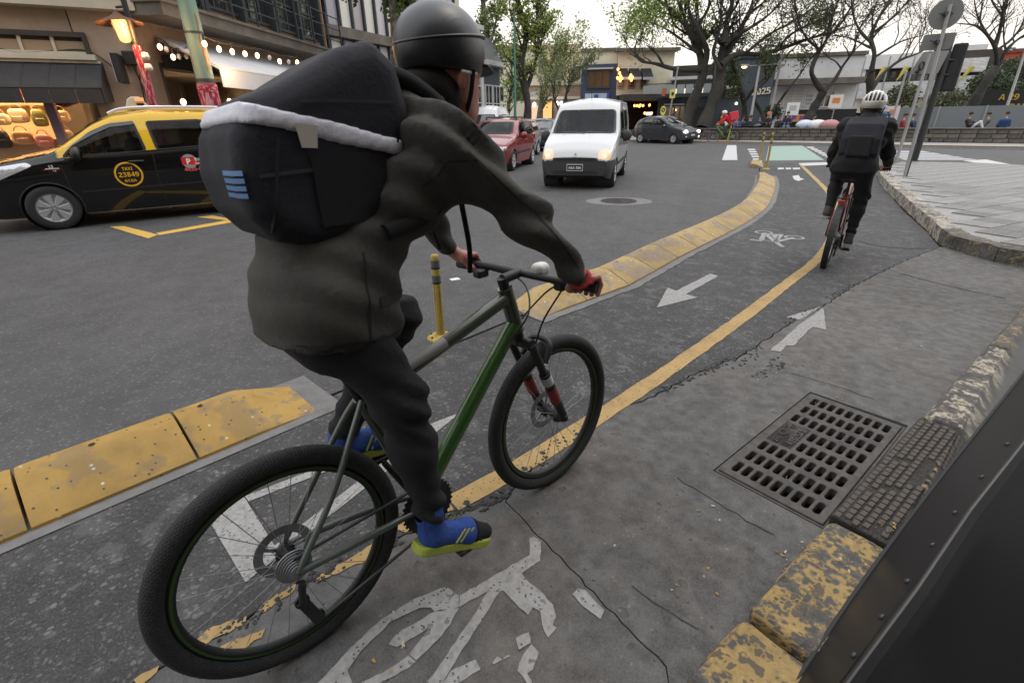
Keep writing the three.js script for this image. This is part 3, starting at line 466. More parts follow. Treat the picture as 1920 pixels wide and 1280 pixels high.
// ---------- pavements ----------
{
  // corner pavement on the right with ribbed tiles
  const base = [[9.8, -13.75], [9.55, -13.2], [8.6, -11.75], [7.72, -10.3], [6.9, -8.85], [6.2, -7.6], [5.62, -6.55], [5.2, -5.85], [5.02, -5.45], [5.02, -4.9], [5.2, -4.55]];
  const inner = base.map((p, i) => { const a = base[Math.max(0, i - 1)], b = base[Math.min(base.length - 1, i + 1)], d = Math.hypot(b[0] - a[0], b[1] - a[1]); let nx = -(b[1] - a[1]) / d, nz = (b[0] - a[0]) / d; if (nx * (p[0] - 13) + nz * (p[1] + 5) > 0) { nx = -nx; nz = -nz; } return [p[0] + nx * 0.2, p[1] + nz * 0.2]; });
  const cornerFar = [[9, -1], [18, 3], [24, -2], [16, -10], [13.2, -14.6], [11.8, -15.4]];
  struct('corner_pavement', slab([...inner, ...cornerFar], 0.135, 0.16), MT.pave);
  // ribbed tiles laid on it: each one built where it is large in view, ribs as bars
  const rib = [], S2 = 0.4, hd = 1.135, R = rng(9);
  const tileG = [0, 1, 2, 3].map((k) => { const l = [box(S2 - 0.008, 0.02, S2 - 0.008, 0, 0.0, 0)]; for (let i = 0; i < 5; i++) l.push(box(S2 - 0.014, 0.012, 0.062, 0, 0.0155, -S2 / 2 + 0.04 + i * 0.08)); const g = merge(l); const uv = g.attributes.uv; for (let i = 0; i < uv.count; i++) uv.setXY(i, uv.getX(i) + k * 0.47, uv.getY(i) + k * 0.31); return g; });
  const tiled = new THREE.Group(); const inside = (x, z, P) => { let c = false; for (let i = 0, j = P.length - 1; i < P.length; j = i++) if ((P[i][1] > z) !== (P[j][1] > z) && x < (P[j][0] - P[i][0]) * (z - P[i][1]) / (P[j][1] - P[i][1]) + P[i][0]) c = !c; return c; };
  const area = [...inner, ...cornerFar], tm = [0.8, 0.92, 1.0, 1.08].map((k) => { const m = MT.pave.clone(); m.color = lin(k * 0.95); return m; }), list = [];
  for (let i = -70; i < 70; i++) for (let j = -70; j < 70; j++) { const x = 9 + (i * Math.cos(hd) - j * Math.sin(hd)) * S2, z = -8 + (i * Math.sin(hd) + j * Math.cos(hd)) * S2; if (x < 16 && [[-.24, 0], [.24, 0], [0, -.24], [0, .24]].every(([a, b]) => inside(x + a, z + b, area))) list.push([Math.hypot(x, z), x, z]); }
  list.sort((a, b) => a[0] - b[0]);
  const pav = scene.getObjectByName('corner_pavement'), rest = [];
  list.forEach(([d, x, z], i) => { if (i < 290) { const m = part('tile', tileG[(R() * 4) | 0], tm[(R() * 4) | 0], pav); m.position.set(x, 0.1265 + R() * 0.003, z); m.rotation.y = -hd; } else rest.push(tileG[1].clone().rotateY(-hd).translate(x, 0.128, z)); });
  if (rest.length) part('far_tiles', rest, tm[2], pav).userData.kind = 'stuff';
  // its kerb: separate stones with a rough face, pale top
  const N = base.length;
  for (let i = 0; i < N - 1; i++) {
    const A = [base[i], base[i + 1], inner[i + 1], inner[i]], sh = (p, q) => [lerp(p[0], q[0], 0.012), lerp(p[1], q[1], 0.012)];
    const g = slab([sh(A[0], A[1]), sh(A[1], A[0]), sh(A[2], A[3]), sh(A[3], A[2])], 0.152, 0.17, [], 0.12), p = g.attributes.position;
    for (let k = 0; k < p.count; k++) { const x = p.getX(k), y = p.getY(k), z = p.getZ(k), n = n3(x * 9, y * 9, z * 9, 4) - 0.5; p.setXYZ(k, x + n * 0.03, y + (y > 0.1 ? n * 0.02 : 0), z + n * 0.03); } g.computeVertexNormals();
    solo('kerb_stone', g, i > 6 ? MT.kerbG : MT.kerbP, i > 6 ? ORD[i - 7] + ' dark mossy kerb stone from the corner along the pavement front' : ORD[i] + ' pale worn kerb stone from the far end of the corner pavement', 'kerb stone', i > 6 ? 'front kerb of the corner pavement' : 'side kerb of the corner pavement');
  }
  // pavement in front of the park wall
  const fk = [[-4, -46], [11.87, -31.84], [16.2, -27.3], [17.6, -25.5], [21.6, -21.9], [40, -5.5]], bk = [[60, -20], [40, -37], [30, -44], [10, -60]];
  struct('park_pavement', slab([...fk, [70, -10], [70, -60], [10, -70]], 0.12, 0.14), MT.pave);
  struct('park_kerb', ribbon(fk.map(([x, z]) => [x + 0.06, z - 0.06]), 0.22, 0.126, 3, 0.004), MT.ypark);
  // pavement on the left in front of the shops
  const kl = [[-30, 0.6], [-19, -4.4], [-8.2, -9.35], [-6.6, -10.0], [-5.75, -10.7], [-5.4, -11.7], [-4.6, -18.7], [13, -56]];
  struct('shop_pavement', slab([...kl, [-4, -60], [-40, -30]], 0.14, 0.16), MT.pave);
  struct('shop_kerb', ribbon(kl.map(([x, z]) => [x - 0.1, z - 0.05]), 0.2, 0.146, 3, 0.004), MT.paveDark);
  // manhole
  const mc = G(1160, 377), mh = thing('manhole_cover', 'round iron manhole cover in a cement patch on the road ahead of the van', 'manhole cover', [mc.x, 0, mc.z]);
  part('cement_patch', poly(jag(Array.from({ length: 19 }, (_, i) => [0.62 * Math.cos(i / 18 * 2 * PI), 0.5 * Math.sin(i / 18 * 2 * PI)]), 0.05, 0.02, 4), 0.003), MT.paveDark, mh);
  const bars = []; for (let i = -4; i <= 4; i++) bars.push(box(2 * Math.sqrt(0.095 - i * i * 0.0042), 0.012, 0.03, 0, 0.012, i * 0.065)); 
  part('iron_lid', [cyl(0.34, 0.335, 0.012, 28, 0, 0, 0), ...bars], MT.iron, mh);
  const m2 = G(1020, 357), s2 = thing('valve_cover', 'small round iron cover on the road in front of the van wheel', 'valve cover', [m2.x, 0, m2.z]); part('iron_lid', [cyl(0.17, 0.165, 0.01, 20), box(0.2, 0.01, 0.03, 0, 0.012, 0), box(0.03, 0.01, 0.2, 0, 0.0125, 0)], MT.iron, s2);
}

// ---------- wall materials ----------
const plaster = (col, seed, size = 3, amp = 0.18) => tex(320, size, (u, v) => { const g = fb(u, v, 40, seed, 3, 512), b = fb(u, v, 4, seed + 1, 4, 128), s = fb(u, v, 14, seed + 2, 3, 128), m = 1 + amp * (b - 0.5) * 2 + 0.12 * (g - 0.5) + amp * (s - 0.5); return [...col.map((x) => x * m), g]; });
MT.beige = mat(1, 0.92, 0, { ...plaster([0.33, 0.26, 0.195], 301), bumpScale: 0.004 });
MT.beigeLight = mat(1, 0.9, 0, { ...plaster([0.47, 0.43, 0.34], 305), bumpScale: 0.004 });
MT.cream = mat(1, 0.9, 0, { ...plaster([0.6, 0.55, 0.43], 311, 6), bumpScale: 0.004 });
MT.creamWarm = mat(1, 0.9, 0, { ...plaster([0.6, 0.49, 0.32], 315, 6), bumpScale: 0.004 });
MT.whiteWall = mat(1, 0.85, 0, { ...plaster([0.55, 0.55, 0.55], 321, 6, 0.14), bumpScale: 0.003 });
MT.greyBlue = mat(1, 0.85, 0, { ...plaster([0.062, 0.076, 0.092], 325, 5), bumpScale: 0.003 });
MT.blueWall = mat(1, 0.8, 0, { ...plaster([0.035, 0.052, 0.085], 331, 5), bumpScale: 0.003 });
MT.brown = mat(1, 0.9, 0, { ...plaster([0.3, 0.21, 0.15], 335, 5, 0.25), bumpScale: 0.004 });
MT.darkWall = mat(1, 0.9, 0, { ...plaster([0.05, 0.042, 0.036], 341, 4, 0.3), bumpScale: 0.004 });
MT.slabGrey = mat(1, 0.9, 0, { ...plaster([0.13, 0.115, 0.095], 345, 2, 0.4), bumpScale: 0.006 });
MT.redWall = mat(1, 0.9, 0, { ...plaster([0.36, 0.075, 0.045], 351, 5), bumpScale: 0.004 });
MT.stone = mat(1, 0.92, 0, { ...plaster([0.105, 0.095, 0.082], 355, 1.2, 0.5), bumpScale: 0.02 });
MT.glass = phys([0.02, 0.022, 0.025], 0.06, { clearcoat: 1, clearcoatRoughness: 0.03 });
MT.glassWarm = phys([0.12, 0.06, 0.025], 0.1, { clearcoat: 1 });
MT.black = mat([0.012, 0.012, 0.013], 0.55); MT.blackMat = mat([0.02, 0.02, 0.021], 0.9); MT.steel = mat([0.3, 0.31, 0.32], 0.45, 0.7); MT.darkSteel = mat([0.045, 0.05, 0.055], 0.5, 0.3);
MT.corr = mat(1, 0.7, 0.1, { ...tex(256, 1.2, (u, v) => { const r = Math.abs(((v * 10) % 1) - 0.5) * 2, b = fb(u, v, 5, 361, 3, 64), k = 0.55 * (0.8 + 0.35 * b); return [k, k, k * 1.01, r]; }), bumpScale: 0.03 });
const glow = (r, g, b, k) => new THREE.MeshStandardMaterial({ color: lin(r * 0.5, g * 0.5, b * 0.5), emissive: lin(r, g, b), emissiveIntensity: k, roughness: 0.5 });
MT.bulb = glow(1, 0.62, 0.3, 7); MT.bulbOff = mat([0.5, 0.48, 0.45], 0.2); MT.orangeBulb = glow(1, 0.32, 0.07, 5);

// a wall plane: O its origin, az its heading; local x runs along it, local z out of it
function face(O, azDeg) {
  const az = azDeg * PI / 180, d = V3(Math.sin(az), 0, -Math.cos(az)), n = V3(Math.cos(az), 0, Math.sin(az)), o = V3(O[0], 0, O[1]);
  const f = { o, d, n, turn: PI / 2 - az, pos: [O[0], 0, O[1]] };
  f.p = (px, py, z = 0) => { const r = ray(px, py), c = V3(0, EYE, 0), q = o.clone().addScaledVector(n, z), t = q.sub(c).dot(n) / r.dot(n), w = c.addScaledVector(r, t); return [w.clone().sub(o).dot(d), w.y]; };
  f.r = (x0, y0, x1, y1, z = 0) => { const ym = (y0 + y1) / 2, xm = (x0 + x1) / 2, a = f.p(x0, ym, z)[0], b = f.p(x1, ym, z)[0], t = f.p(xm, y0, z)[1], u = f.p(xm, y1, z)[1]; return { x: (a + b) / 2, w: Math.abs(b - a), y: (t + u) / 2, h: Math.abs(t - u), x0: Math.min(a, b), x1: Math.max(a, b), y0: Math.min(t, u), y1: Math.max(t, u) }; };
  f.world = (x, y, z) => o.clone().addScaledVector(d, x).addScaledVector(n, z).setY(y);
  return f;
}
const rb = (r, d, z = 0) => box(r.w, r.h, d, r.x, r.y, z);
function windowPart(parent, r, z, m = MT.glass, fm = MT.darkSteel, nx = 1, ny = 1, bar = 0.06) {
  const w = part('window', [box(r.w + bar, bar, 0.1, r.x, r.y1, z), box(r.w + bar, bar, 0.1, r.x, r.y0, z), box(bar, r.h - bar, 0.1, r.x0, r.y, z), box(bar, r.h - bar, 0.1, r.x1, r.y, z)], fm, parent);
  for (let i = 0; i < nx; i++) for (let j = 0; j < ny; j++) part('pane', box(r.w / nx - bar * 0.8, r.h / ny - bar * 0.8, 0.03, r.x0 + (i + 0.5) * r.w / nx, r.y0 + (j + 0.5) * r.h / ny, z - 0.01), m, w);
  if (nx > 1 || ny > 1) { const b = []; for (let i = 1; i < nx; i++) b.push(box(bar * 0.8, r.h - bar, 0.07, r.x0 + i * r.w / nx, r.y, z)); for (let j = 1; j < ny; j++) b.push(box(r.w - bar, bar * 0.8, 0.064, r.x, r.y0 + j * r.h / ny, z)); part('mullion', b, fm, w); }
  return w;
}
function pointLamp(col, k, pos, radius = 2, name = 'lamp_light') { const l = new THREE.PointLight(new THREE.Color(...col), k); l.position.copy(pos); l.shadow.radius = radius; l.castShadow = true; l.name = name; scene.add(l); return l; }

// ---------- beige corner shop ----------
const Q = [-8.0, -12.0], FA = face(Q, 65.1), FB2 = face(Q, 6);
{
  const f = FA, t = thing('corner_shop', 'beige plastered corner shop with a dark awning over a lit display of bags', 'shop', f.pos, f.turn);
  const op = f.r(-260, 180, 192, 330), opTop = f.p(100, 168)[1] + 0.15, X0 = -9, ox0 = Math.max(-8, op.x0), ox1 = f.p(190, 230)[0];
  // walls round the opening
  part('wall', [box(-ox1 - 0.05, 4.3, 0.3, ox1 / 2, 2.15, -0.15), box(ox1 - X0, 4.3 - opTop, 0.3, (ox1 + X0) / 2, (4.3 + opTop) / 2, -0.152), box(0.9, opTop, 0.3, X0 + 0.4, opTop / 2, -0.15), box(9, 3.5, 0.3, -4.5, 6.05, -0.15)], MT.beige, t);
  part('shop_wall', [box(7.6, 3.2, 0.1, -5, 1.7, -2.4), box(0.1, 3.2, 2.1, -1.2, 1.7, -1.35), box(0.1, 3.2, 2.1, -8.6, 1.7, -1.35), box(7.4, 0.1, 2.0, -5, 0.2, -1.3), box(7.4, 0.1, 2.0, -5, 2.75, -1.3)], MT.creamWarm, t);
  const c0 = f.p(0, 5, 0.25), c1 = f.p(225, 20, 0.25);
  part('cornice', [box(9.4, 0.5, 0.36, -4.7 + 0.3, (c0[1] + c1[1]) / 2 + 0.25, 0.15), box(9.4, 0.12, 0.5, -4.7 + 0.3, (c0[1] + c1[1]) / 2 + 0.56, 0.2)], MT.beigeLight, t);
  const wr = f.r(-90, 64, 160, 99, -0.02);
  part('clerestory_recess', box(wr.w, wr.h, 0.02, wr.x, wr.y, 0.004), MT.darkWall, t);
  const cw = part('clerestory_window', [box(wr.w, 0.05, 0.06, wr.x, wr.y0 + 0.02, 0.04), ...[0.25, 0.5, 0.75].map((k) => box(0.05, wr.h, 0.06, wr.x0 + wr.w * k, wr.y, 0.042))], MT.beigeLight, t);
  for (let i = 0; i < 4; i++) part('pane', box(wr.w / 4 - 0.06, wr.h - 0.12, 0.02, wr.x0 + (i + 0.5) * wr.w / 4, wr.y - 0.03, 0.03), mat([0.27, 0.2, 0.12], 0.5), cw);
  part('frame_reveal', [box(wr.w + 0.1, 0.09, 0.14, wr.x, wr.y1 + 0.02, 0.05), box(0.07, wr.h, 0.13, wr.x1 + 0.02, wr.y, 0.05)], MT.darkWall, t);
  const lg = f.r(0, 102, 180, 110, 0.1); part('ledge', [box(7, 0.1, 0.24, lg.x1 - 3.5, lg.y, 0.1), box(7, 0.05, 0.16, lg.x1 - 3.45, lg.y - 0.08, 0.08)], MT.beigeLight, t);
  // ribbed awning: each strip of cloth a piece
  const aTop = f.p(90, 113, 0.05)[1], aBot = f.p(90, 164, 0.8)[1], aVal = f.p(90, 193, 0.8)[1], ax1 = f.p(192, 150, 0.4)[0], n = 16, sw = 0.42;
  const aw = thing('shop_awning', 'dark ribbed canvas awning with a hanging valance over the bag shop', 'awning', f.pos, f.turn);
  const clothM = mat(1, 0.85, 0, { ...tex(256, 0.6, (u, v) => { const g = fb(u, v, 30, 371, 2, 128), b = fb(u, v, 4, 372, 3, 64), k = 0.02 + 0.012 * b + 0.006 * g; return [k, k, k * 1.04, g]; }), bumpScale: 0.002 });
  const sl = Math.hypot(0.75, aTop - aBot), an = Math.atan2(aTop - aBot, 0.75);
  for (let i = 0; i < n; i++) {
    const x = ax1 - (i + 0.5) * sw, g = box(sw - 0.012, 0.012, sl, 0, 0, 0); g.rotateX(an); part('awning_strip', g.translate(x, (aTop + aBot) / 2, 0.05 + 0.375), clothM, aw);
    part('valance_strip', box(sw - 0.008, aBot - aVal, 0.012, x, (aBot + aVal) / 2, 0.81), clothM, aw);
  }
  const ribs = []; for (let i = 0; i <= n; i++) ribs.push(rod([ax1 - i * sw, aTop + 0.008, 0.05], [ax1 - i * sw, aBot + 0.008, 0.8], 0.012, 0.012, 5)); part('rib', ribs, MT.darkSteel, aw);
  part('front_bar', rod([ax1, aBot, 0.8], [ax1 - n * sw, aBot, 0.8], 0.022), MT.black, aw);
  const end = new THREE.ExtrudeGeometry(shapeOf([[0, aTop], [0, aVal + 0.05], [0.76, aVal], [0.76, aBot]]), { depth: 0.01, bevelEnabled: false }); end.rotateY(-PI / 2); part('end_cloth', end.translate(ax1 + 0.02, 0, 0.05), clothM, aw);
  // purple pillar, lit boxes of wares
  const pr = f.r(92, 195, 122, 300, -0.1); part('pillar', box(0.16, 2.6, 0.16, f.p(105, 230, -0.1)[0], 1.45, -0.1), mat([0.17, 0.12, 0.16], 0.7), t);
  part('frame_post', box(0.14, 2.5, 0.14, ox1 + 0.1, 1.4, -0.03), MT.brown, t);
  part('shelf', [box(7.2, 0.04, 0.4, -5, 1.05, -1.7), box(7.2, 0.04, 0.4, -5, 1.95, -1.9), box(7.2, 0.9, 0.5, -5, 0.7, -0.9)], MT.brown, t);
  part('hanging_rail', [rod([-8.5, 2.42, -0.75], [-1.3, 2.42, -0.75], 0.018), tube([[-6.5, 2.55, -0.5], [-4.6, 2.3, -0.5], [-3.6, 1.8, -0.5], [-3.0, 1.1, -0.5]], 0.03)], MT.black, t);
  for (const [i, x] of [[0, -2.4], [1, -4.2], [2, -6.2]]) {
    const l = thing('shop_lamp', ['warm strip lamp at the right inside the bag shop', 'warm strip lamp in the middle inside the bag shop', 'warm strip lamp at the left inside the bag shop'][i], 'lamp', f.pos, f.turn); part('lamp_tube', rbox(0.9, 0.06, 0.12, 0.02, x, 2.66, -0.62), glow(1, 0.66, 0.36, 5), l); part('lamp_housing', box(1.0, 0.05, 0.2, x, 2.71, -0.62), MT.steel, l);
    pointLamp([1, 0.62, 0.3], 16, f.world(x, 2.55, -0.45), 6, 'shop_light');
  }
  // bags
  const R = rng(41), cols = [['red', [0.3, 0.03, 0.025]], ['olive green', [0.2, 0.2, 0.07]], ['tan leather', [0.42, 0.24, 0.12]], ['black', [0.015, 0.015, 0.016]], ['pink', [0.5, 0.2, 0.17]], ['brown', [0.16, 0.08, 0.04]], ['cream', [0.55, 0.45, 0.3]]];
  const bagM = cols.map(([, c]) => mat(c, 0.55)), rows = [[2.12, -0.7, 'top rail'], [1.6, -0.62, 'middle row'], [1.15, -0.5, 'lower row']];
  for (let j = 0; j < 3; j++) for (let i = 0; i < 13; i++) {
    const x = -1.75 - i * 0.34 - R() * 0.1, c = (R() * 7) | 0, w = 0.2 + R() * 0.14, h = 0.2 + R() * 0.18, y = rows[j][0] + (R() - 0.5) * 0.1, p = f.world(x, y, rows[j][1] + R() * 0.12);
    const b = thing('hanging_bag', ORD[i] + ' bag from the right, ' + cols[c][0] + ', on the ' + rows[j][2] + ' of the shop display', 'bag', p.toArray(), f.turn + (R() - 0.5) * 0.5, 'bags in the shop display');
    const g = new THREE.SphereGeometry(0.5, 12, 9), q = g.attributes.position; for (let k = 0; k < q.count; k++) { const e = (v) => Math.sign(v) * Math.pow(Math.abs(v * 2), 0.55) / 2; q.setXYZ(k, e(q.getX(k)) * w * (1.1 - 0.2 * q.getY(k)), e(q.getY(k)) * h, e(q.getZ(k)) * 0.14); } g.computeVertexNormals();
    part('bag_body', g, bagM[c], b); part('bag_handle', new THREE.TorusGeometry(w * 0.3, 0.01, 5, 14, PI).translate(0, h * 0.48, 0), bagM[(c + 3) % 7], b); part('pocket', rbox(w * 0.6, h * 0.35, 0.03, 0.012, 0, -h * 0.2, 0.075), bagM[c], b);
  }
  // wall sign and fittings
  const sg = thing('blade_sign', 'small black box sign with a pale pink edge on the beige wall', 'sign', f.pos, f.turn), sr = f.r(208, 101, 236, 155, 0.4);
  part('sign_box', box(0.12, sr.h, 0.5, sr.x, sr.y, 0.32), MT.black, sg); part('sign_face', box(0.012, sr.h * 0.96, 0.48, sr.x - 0.067, sr.y, 0.32), mat([0.6, 0.4, 0.42], 0.5), sg); part('sign_bracket', box(0.04, 0.04, 0.1, sr.x, sr.y + 0.2, 0.03), MT.darkSteel, sg);
  const sp = f.r(234, 100, 252, 118, 0.1), jb = solo('junction_box', [rbox(0.24, 0.26, 0.16, 0.02, sp.x, sp.y, 0.09), rod([sp.x, sp.y - 0.1, 0.05], [sp.x + 0.1, sp.y - 0.7, 0.03], 0.012)], MT.black, 'black junction box with a hanging cable on the beige wall', 'junction box'); jb.position.set(...f.pos); jb.rotation.y = f.turn;
  const cb = (pts, label) => solo('cable', tube(pts.map(([x, y, z]) => f.world(x, y, z)), 0.012, 40, 5), MT.black, label, 'cable');
  const P = (px, py) => [...f.p(px, py, 0.06), 0.06];
  cb([P(-20, 85), P(25, 97), P(90, 96), P(165, 96), P(215, 128)], 'thin black cable sagging across the beige wall over the awning');
  cb([P(222, 5), P(240, 45), P(248, 85), P(255, 115), P(262, 125), P(262, 150), P(270, 185), P(278, 260)], 'black cable running down the corner beside the wall lantern');
}
// ---------- lantern and poles by the corner ----------
{
    const yarn = mat(1, 0.95, 0, { ...tex(256, 0.35, (u, v) => { const b = fb(u, v, 10, 381, 3, 128), g = fb(u, v, 40, 382, 2, 256), k = 0.7 + 0.7 * (g - 0.3); const c = b > 0.6 ? [0.42, 0.25, 0.3] : b < 0.4 ? [0.2, 0.012, 0.045] : [0.33, 0.025, 0.06]; return [...c.map((x) => x * k), g]; }), bumpScale: 0.012 });
  const l = thing('lantern_post', 'slim black post with a glowing orange lantern and a red knitted wrap', 'street lamp', [-6.83, 0, -10.4]), LY = 2.98;
  part('post', cyl(0.05, 0.045, 4.4, 12, 0, 0.14, 0), MT.black, l);
  part('knitted_wrap', cyl(0.075, 0.07, 2.6, 14, 0, 0.14, 0), yarn, l);
  const hd = new THREE.Group(); hd.name = 'lantern'; hd.position.set(-0.14, LY, 0.06); hd.scale.setScalar(0.82); l.add(hd); hd.rotation.z = 0.06;
  const glassL = part('lantern_glass', lathe([[0.06, -0.24], [0.12, -0.2], [0.155, 0.12], [0.13, 0.2]], 16), glow(1, 0.45, 0.16, 1.3), hd);
  part('lantern_bulb', ell(0.06, 0.09, 0.06, 0, 0.02, 0, 12), glow(1, 0.72, 0.4, 14), hd);
  part('lantern_cage', [0, 1, 2, 3, 4, 5].map((i) => rod([0.125 * Math.cos(i * PI / 3), -0.22, 0.125 * Math.sin(i * PI / 3)], [0.16 * Math.cos(i * PI / 3), 0.2, 0.16 * Math.sin(i * PI / 3)], 0.008, 0.008, 5)), MT.black, hd);
  part('lantern_shade', lathe([[0.02, 0.34], [0.15, 0.24], [0.44, 0.13], [0.46, 0.11], [0.44, 0.115], [0.15, 0.19]], 24), mat([0.13, 0.06, 0.03], 0.7, 0.2), hd);
  pointLamp([1, 0.5, 0.18], 4.5, V3(-6.83 + 0.12, LY - 0.02, -10.4 + 0.3), 5, 'lantern_light');
  part('cross_arm', [rod([-0.05, LY + 0.45, 0], [0.05, LY + 0.5, 0], 0.03), rod([0, LY + 0.36, 0.0], [-0.14, LY + 0.34, 0.06], 0.02)], MT.black, l);
  for (const [i, dy] of [[0, -0.42], [1, -0.6]]) part('insulator', lathe([[0.01, -0.06], [0.06, -0.05], [0.07, 0], [0.05, 0.06], [0.01, 0.07]], 12).translate(0.14, LY + dy, 0.05), mat([0.5, 0.48, 0.45], 0.3), l);
  const gp = thing('lamp_post', 'thick pale green lamp post with a red knitted wrap behind the taxi', 'lamp post', [-6.27, 0, -11.4]);
  const gm = mat(1, 0.55, 0.1, { ...tex(256, 1, (u, v) => { const b = fb(u, v, 12, 391, 4, 128), r = b > 0.66 ? [0.16, 0.09, 0.05] : [0.15, 0.25, 0.215]; return [...r.map((x) => x * (0.8 + 0.4 * b)), b]; }), bumpScale: 0.003 });
  part('post', cyl(0.175, 0.15, 7.5, 20, 0, 0.14, 0), gm, gp); part('knitted_wrap', lathe([[0.19, 0.15], [0.197, 1.0], [0.187, 2.0], [0.193, 2.15], [0.175, 2.18]], 20), yarn, gp); part('collar', [cyl(0.182, 0.182, 0.06, 20, 0, 2.2, 0), cyl(0.174, 0.174, 0.04, 20, 0, 3.05, 0)], MT.darkSteel, gp);
}
// ---------- restaurant with balcony, awning and string lights ----------
{
  const f = FB2, t = thing('restaurant', 'brown restaurant front with an open dark entrance under a long concrete balcony slab', 'restaurant', f.pos, f.turn);
  const s1 = f.p(604, 60, 0)[0], L = s1;
  const yb = (f.p(366, 44, 1.0)[1] + f.p(578, 97, 1.0)[1]) / 2, yt = (f.p(363, 18, 1.0)[1] + f.p(600, 84, 1.0)[1]) / 2;
  part('balcony_slab', [box(L + 0.4, yt - yb - 0.06, 1.0, L / 2 + 0.1, (yt + yb) / 2 - 0.03, 0.5), box(L + 0.5, 0.06, 1.06, L / 2 + 0.1, yt - 0.03, 0.52)], MT.slabGrey, t);
  part('wall', [box(0.75, yb, 0.3, 0.36, yb / 2, -0.15), box(L - 5.2, yb, 0.3, 5.2 + (L - 5.2) / 2, yb / 2, -0.15), box(4.45, yb - 2.55, 0.3, 2.97, (yb + 2.55) / 2, -0.152), box(0.5, 3.5, 0.3, L - 0.25, yt + 1.75, -0.1), box(0.9, 3.5, 0.3, 0.4, yt + 1.75, -0.1), box(L - 1.4, 0.4, 0.3, L / 2, yt + 0.2, -0.12)], MT.brown, t);
  part('upper_wall', box(L + 0.2, 3, 0.3, L / 2, yt + 3.4, -0.4), MT.darkWall, t);
  part('room', [box(4.6, 2.6, 0.1, 3, 1.4, -3), box(0.1, 2.6, 3, 0.7, 1.4, -1.5), box(0.1, 2.6, 3, 5.3, 1.4, -1.5), box(4.6, 0.1, 3, 3, 0.1, -1.5), box(4.6, 0.1, 3, 3, 2.65, -1.5)], MT.darkWall, t);
  // steel framed balcony glazing
  const gx0 = 0.9, gx1 = L - 0.55, nW = 5, gw = (gx1 - gx0) / nW;
  for (let i = 0; i < nW; i++) windowPart(t, { x: gx0 + (i + 0.5) * gw, w: gw - 0.08, y: yt + 1.5, h: 2.2, x0: gx0 + i * gw + 0.04, x1: gx0 + (i + 1) * gw - 0.04, y0: yt + 0.4, y1: yt + 2.6 }, 0.06, MT.glass, MT.darkSteel, 3, 3, 0.07);
  for (let i = 0; i <= nW; i++) part('steel_post', box(0.14, 2.5, 0.16, gx0 + i * gw, yt + 1.45, 0.2), MT.darkSteel, t);
  const rails = part('balcony_rail', [0.35, 0.7, 1.05].map((h) => rod([0.2, yt + h, 0.92], [L - 0.6, yt + h, 0.92], 0.02, 0.02, 6)), MT.darkSteel, t);
  for (let i = 0; i <= 8; i++) part('rail_post', box(0.04, 1.1, 0.04, 0.25 + i * (L - 0.9) / 8, yt + 0.55, 0.95), MT.darkSteel, t);
  part('corner_trim', box(0.06, 6, 0.12, L + 0.03, 4, 0.02), mat([0.4, 0.2, 0.07], 0.7), t);
  part('sign_board', rbox(1.7, 0.28, 0.12, 0.03, 1.6, 2.72, 0.1), MT.blackMat, t);
  const pic = part('picture', box(0.9, 0.7, 0.05, 1.9, 1.95, -2.9), mat(1, 0.6, 0, tex(128, 1, (u, v) => { const b = fb(u, v, 12, 395, 3, 64); return [0.5 * b, 0.3 * b, 0.06 * b, 0]; }, false)), t);
  // white awning
  const aw = thing('restaurant_awning', 'pale white sloping canvas awning with a valance over the restaurant front', 'awning', f.pos, f.turn);
  const a0 = f.p(437, 132, 1.9), y1 = yb - 0.25, x0 = a0[0], y0 = a0[1], x1 = Math.min(L + 1.0, x0 + 6);
  const canvasM = mat(1, 0.8, 0, { ...tex(256, 2, (u, v) => { const b = fb(u, v, 5, 397, 4, 64), k = 0.5 + 0.12 * (b - 0.5); return [k, k * 1.02, k * 1.05, b]; }), bumpScale: 0.003 });
  const topX = f.p(300, 45, 0.25)[0], sh = (v) => V3(...v), quadG = (a, b, c, d, th = 0.02) => { const n = V3().subVectors(b, a).cross(V3().subVectors(d, a)).normalize().multiplyScalar(th), P = [a, b, c, d], g = new THREE.BufferGeometry(), q = [...P, ...P.map((p) => p.clone().sub(n))]; g.setAttribute('position', new THREE.Float32BufferAttribute(q.flatMap((p) => p.toArray()), 3)); g.setIndex([0, 1, 2, 0, 2, 3, 4, 6, 5, 4, 7, 6, 0, 4, 5, 0, 5, 1, 1, 5, 6, 1, 6, 2, 2, 6, 7, 2, 7, 3, 3, 7, 4, 3, 4, 0]); const w = g.toNonIndexed(); w.computeVertexNormals(); return metreUV(w); };
  part('awning_canvas', quadG(sh([x0 - 0.5, y0, 1.9]), sh([x1, y0, 1.9]), sh([x1, y1, 0.1]), sh([Math.max(0.05, topX), y1, 0.1])), canvasM, aw);
  part('valance', box(x1 - x0 + 0.5, 0.34, 0.02, (x0 - 0.5 + x1) / 2, y0 - 0.18, 1.91), canvasM, aw);
  part('awning_arm', [rod([x0 - 0.4, y0, 1.88], [Math.max(0.1, topX), y1 - 0.05, 0.1], 0.035), rod([x0 - 0.4, y0, 1.88], [x1, y0, 1.88], 0.035), rod([x0 + 2.6, y0, 1.88], [x0 + 2.2, y1 - 0.1, 0.1], 0.025)], mat([0.4, 0.36, 0.3], 0.6), aw);
  // bulbs on a cord
  const lit = [[299, 88], [324, 107], [383, 82], [410, 92], [435, 97], [459, 101], [482, 104], [524, 115], [557, 117]], off = [[311, 92], [335, 106], [349, 106], [360, 98], [505, 108], [541, 116]];
  const cord = thing('string_lights', 'string of round light bulbs hung under the restaurant awning', 'string lights', [0, 0, 0]);
  const pt = ([x, y]) => { const z = x < 370 ? 0.75 : 2.05, q = f.p(x, y, z); return f.world(q[0], q[1], z); };
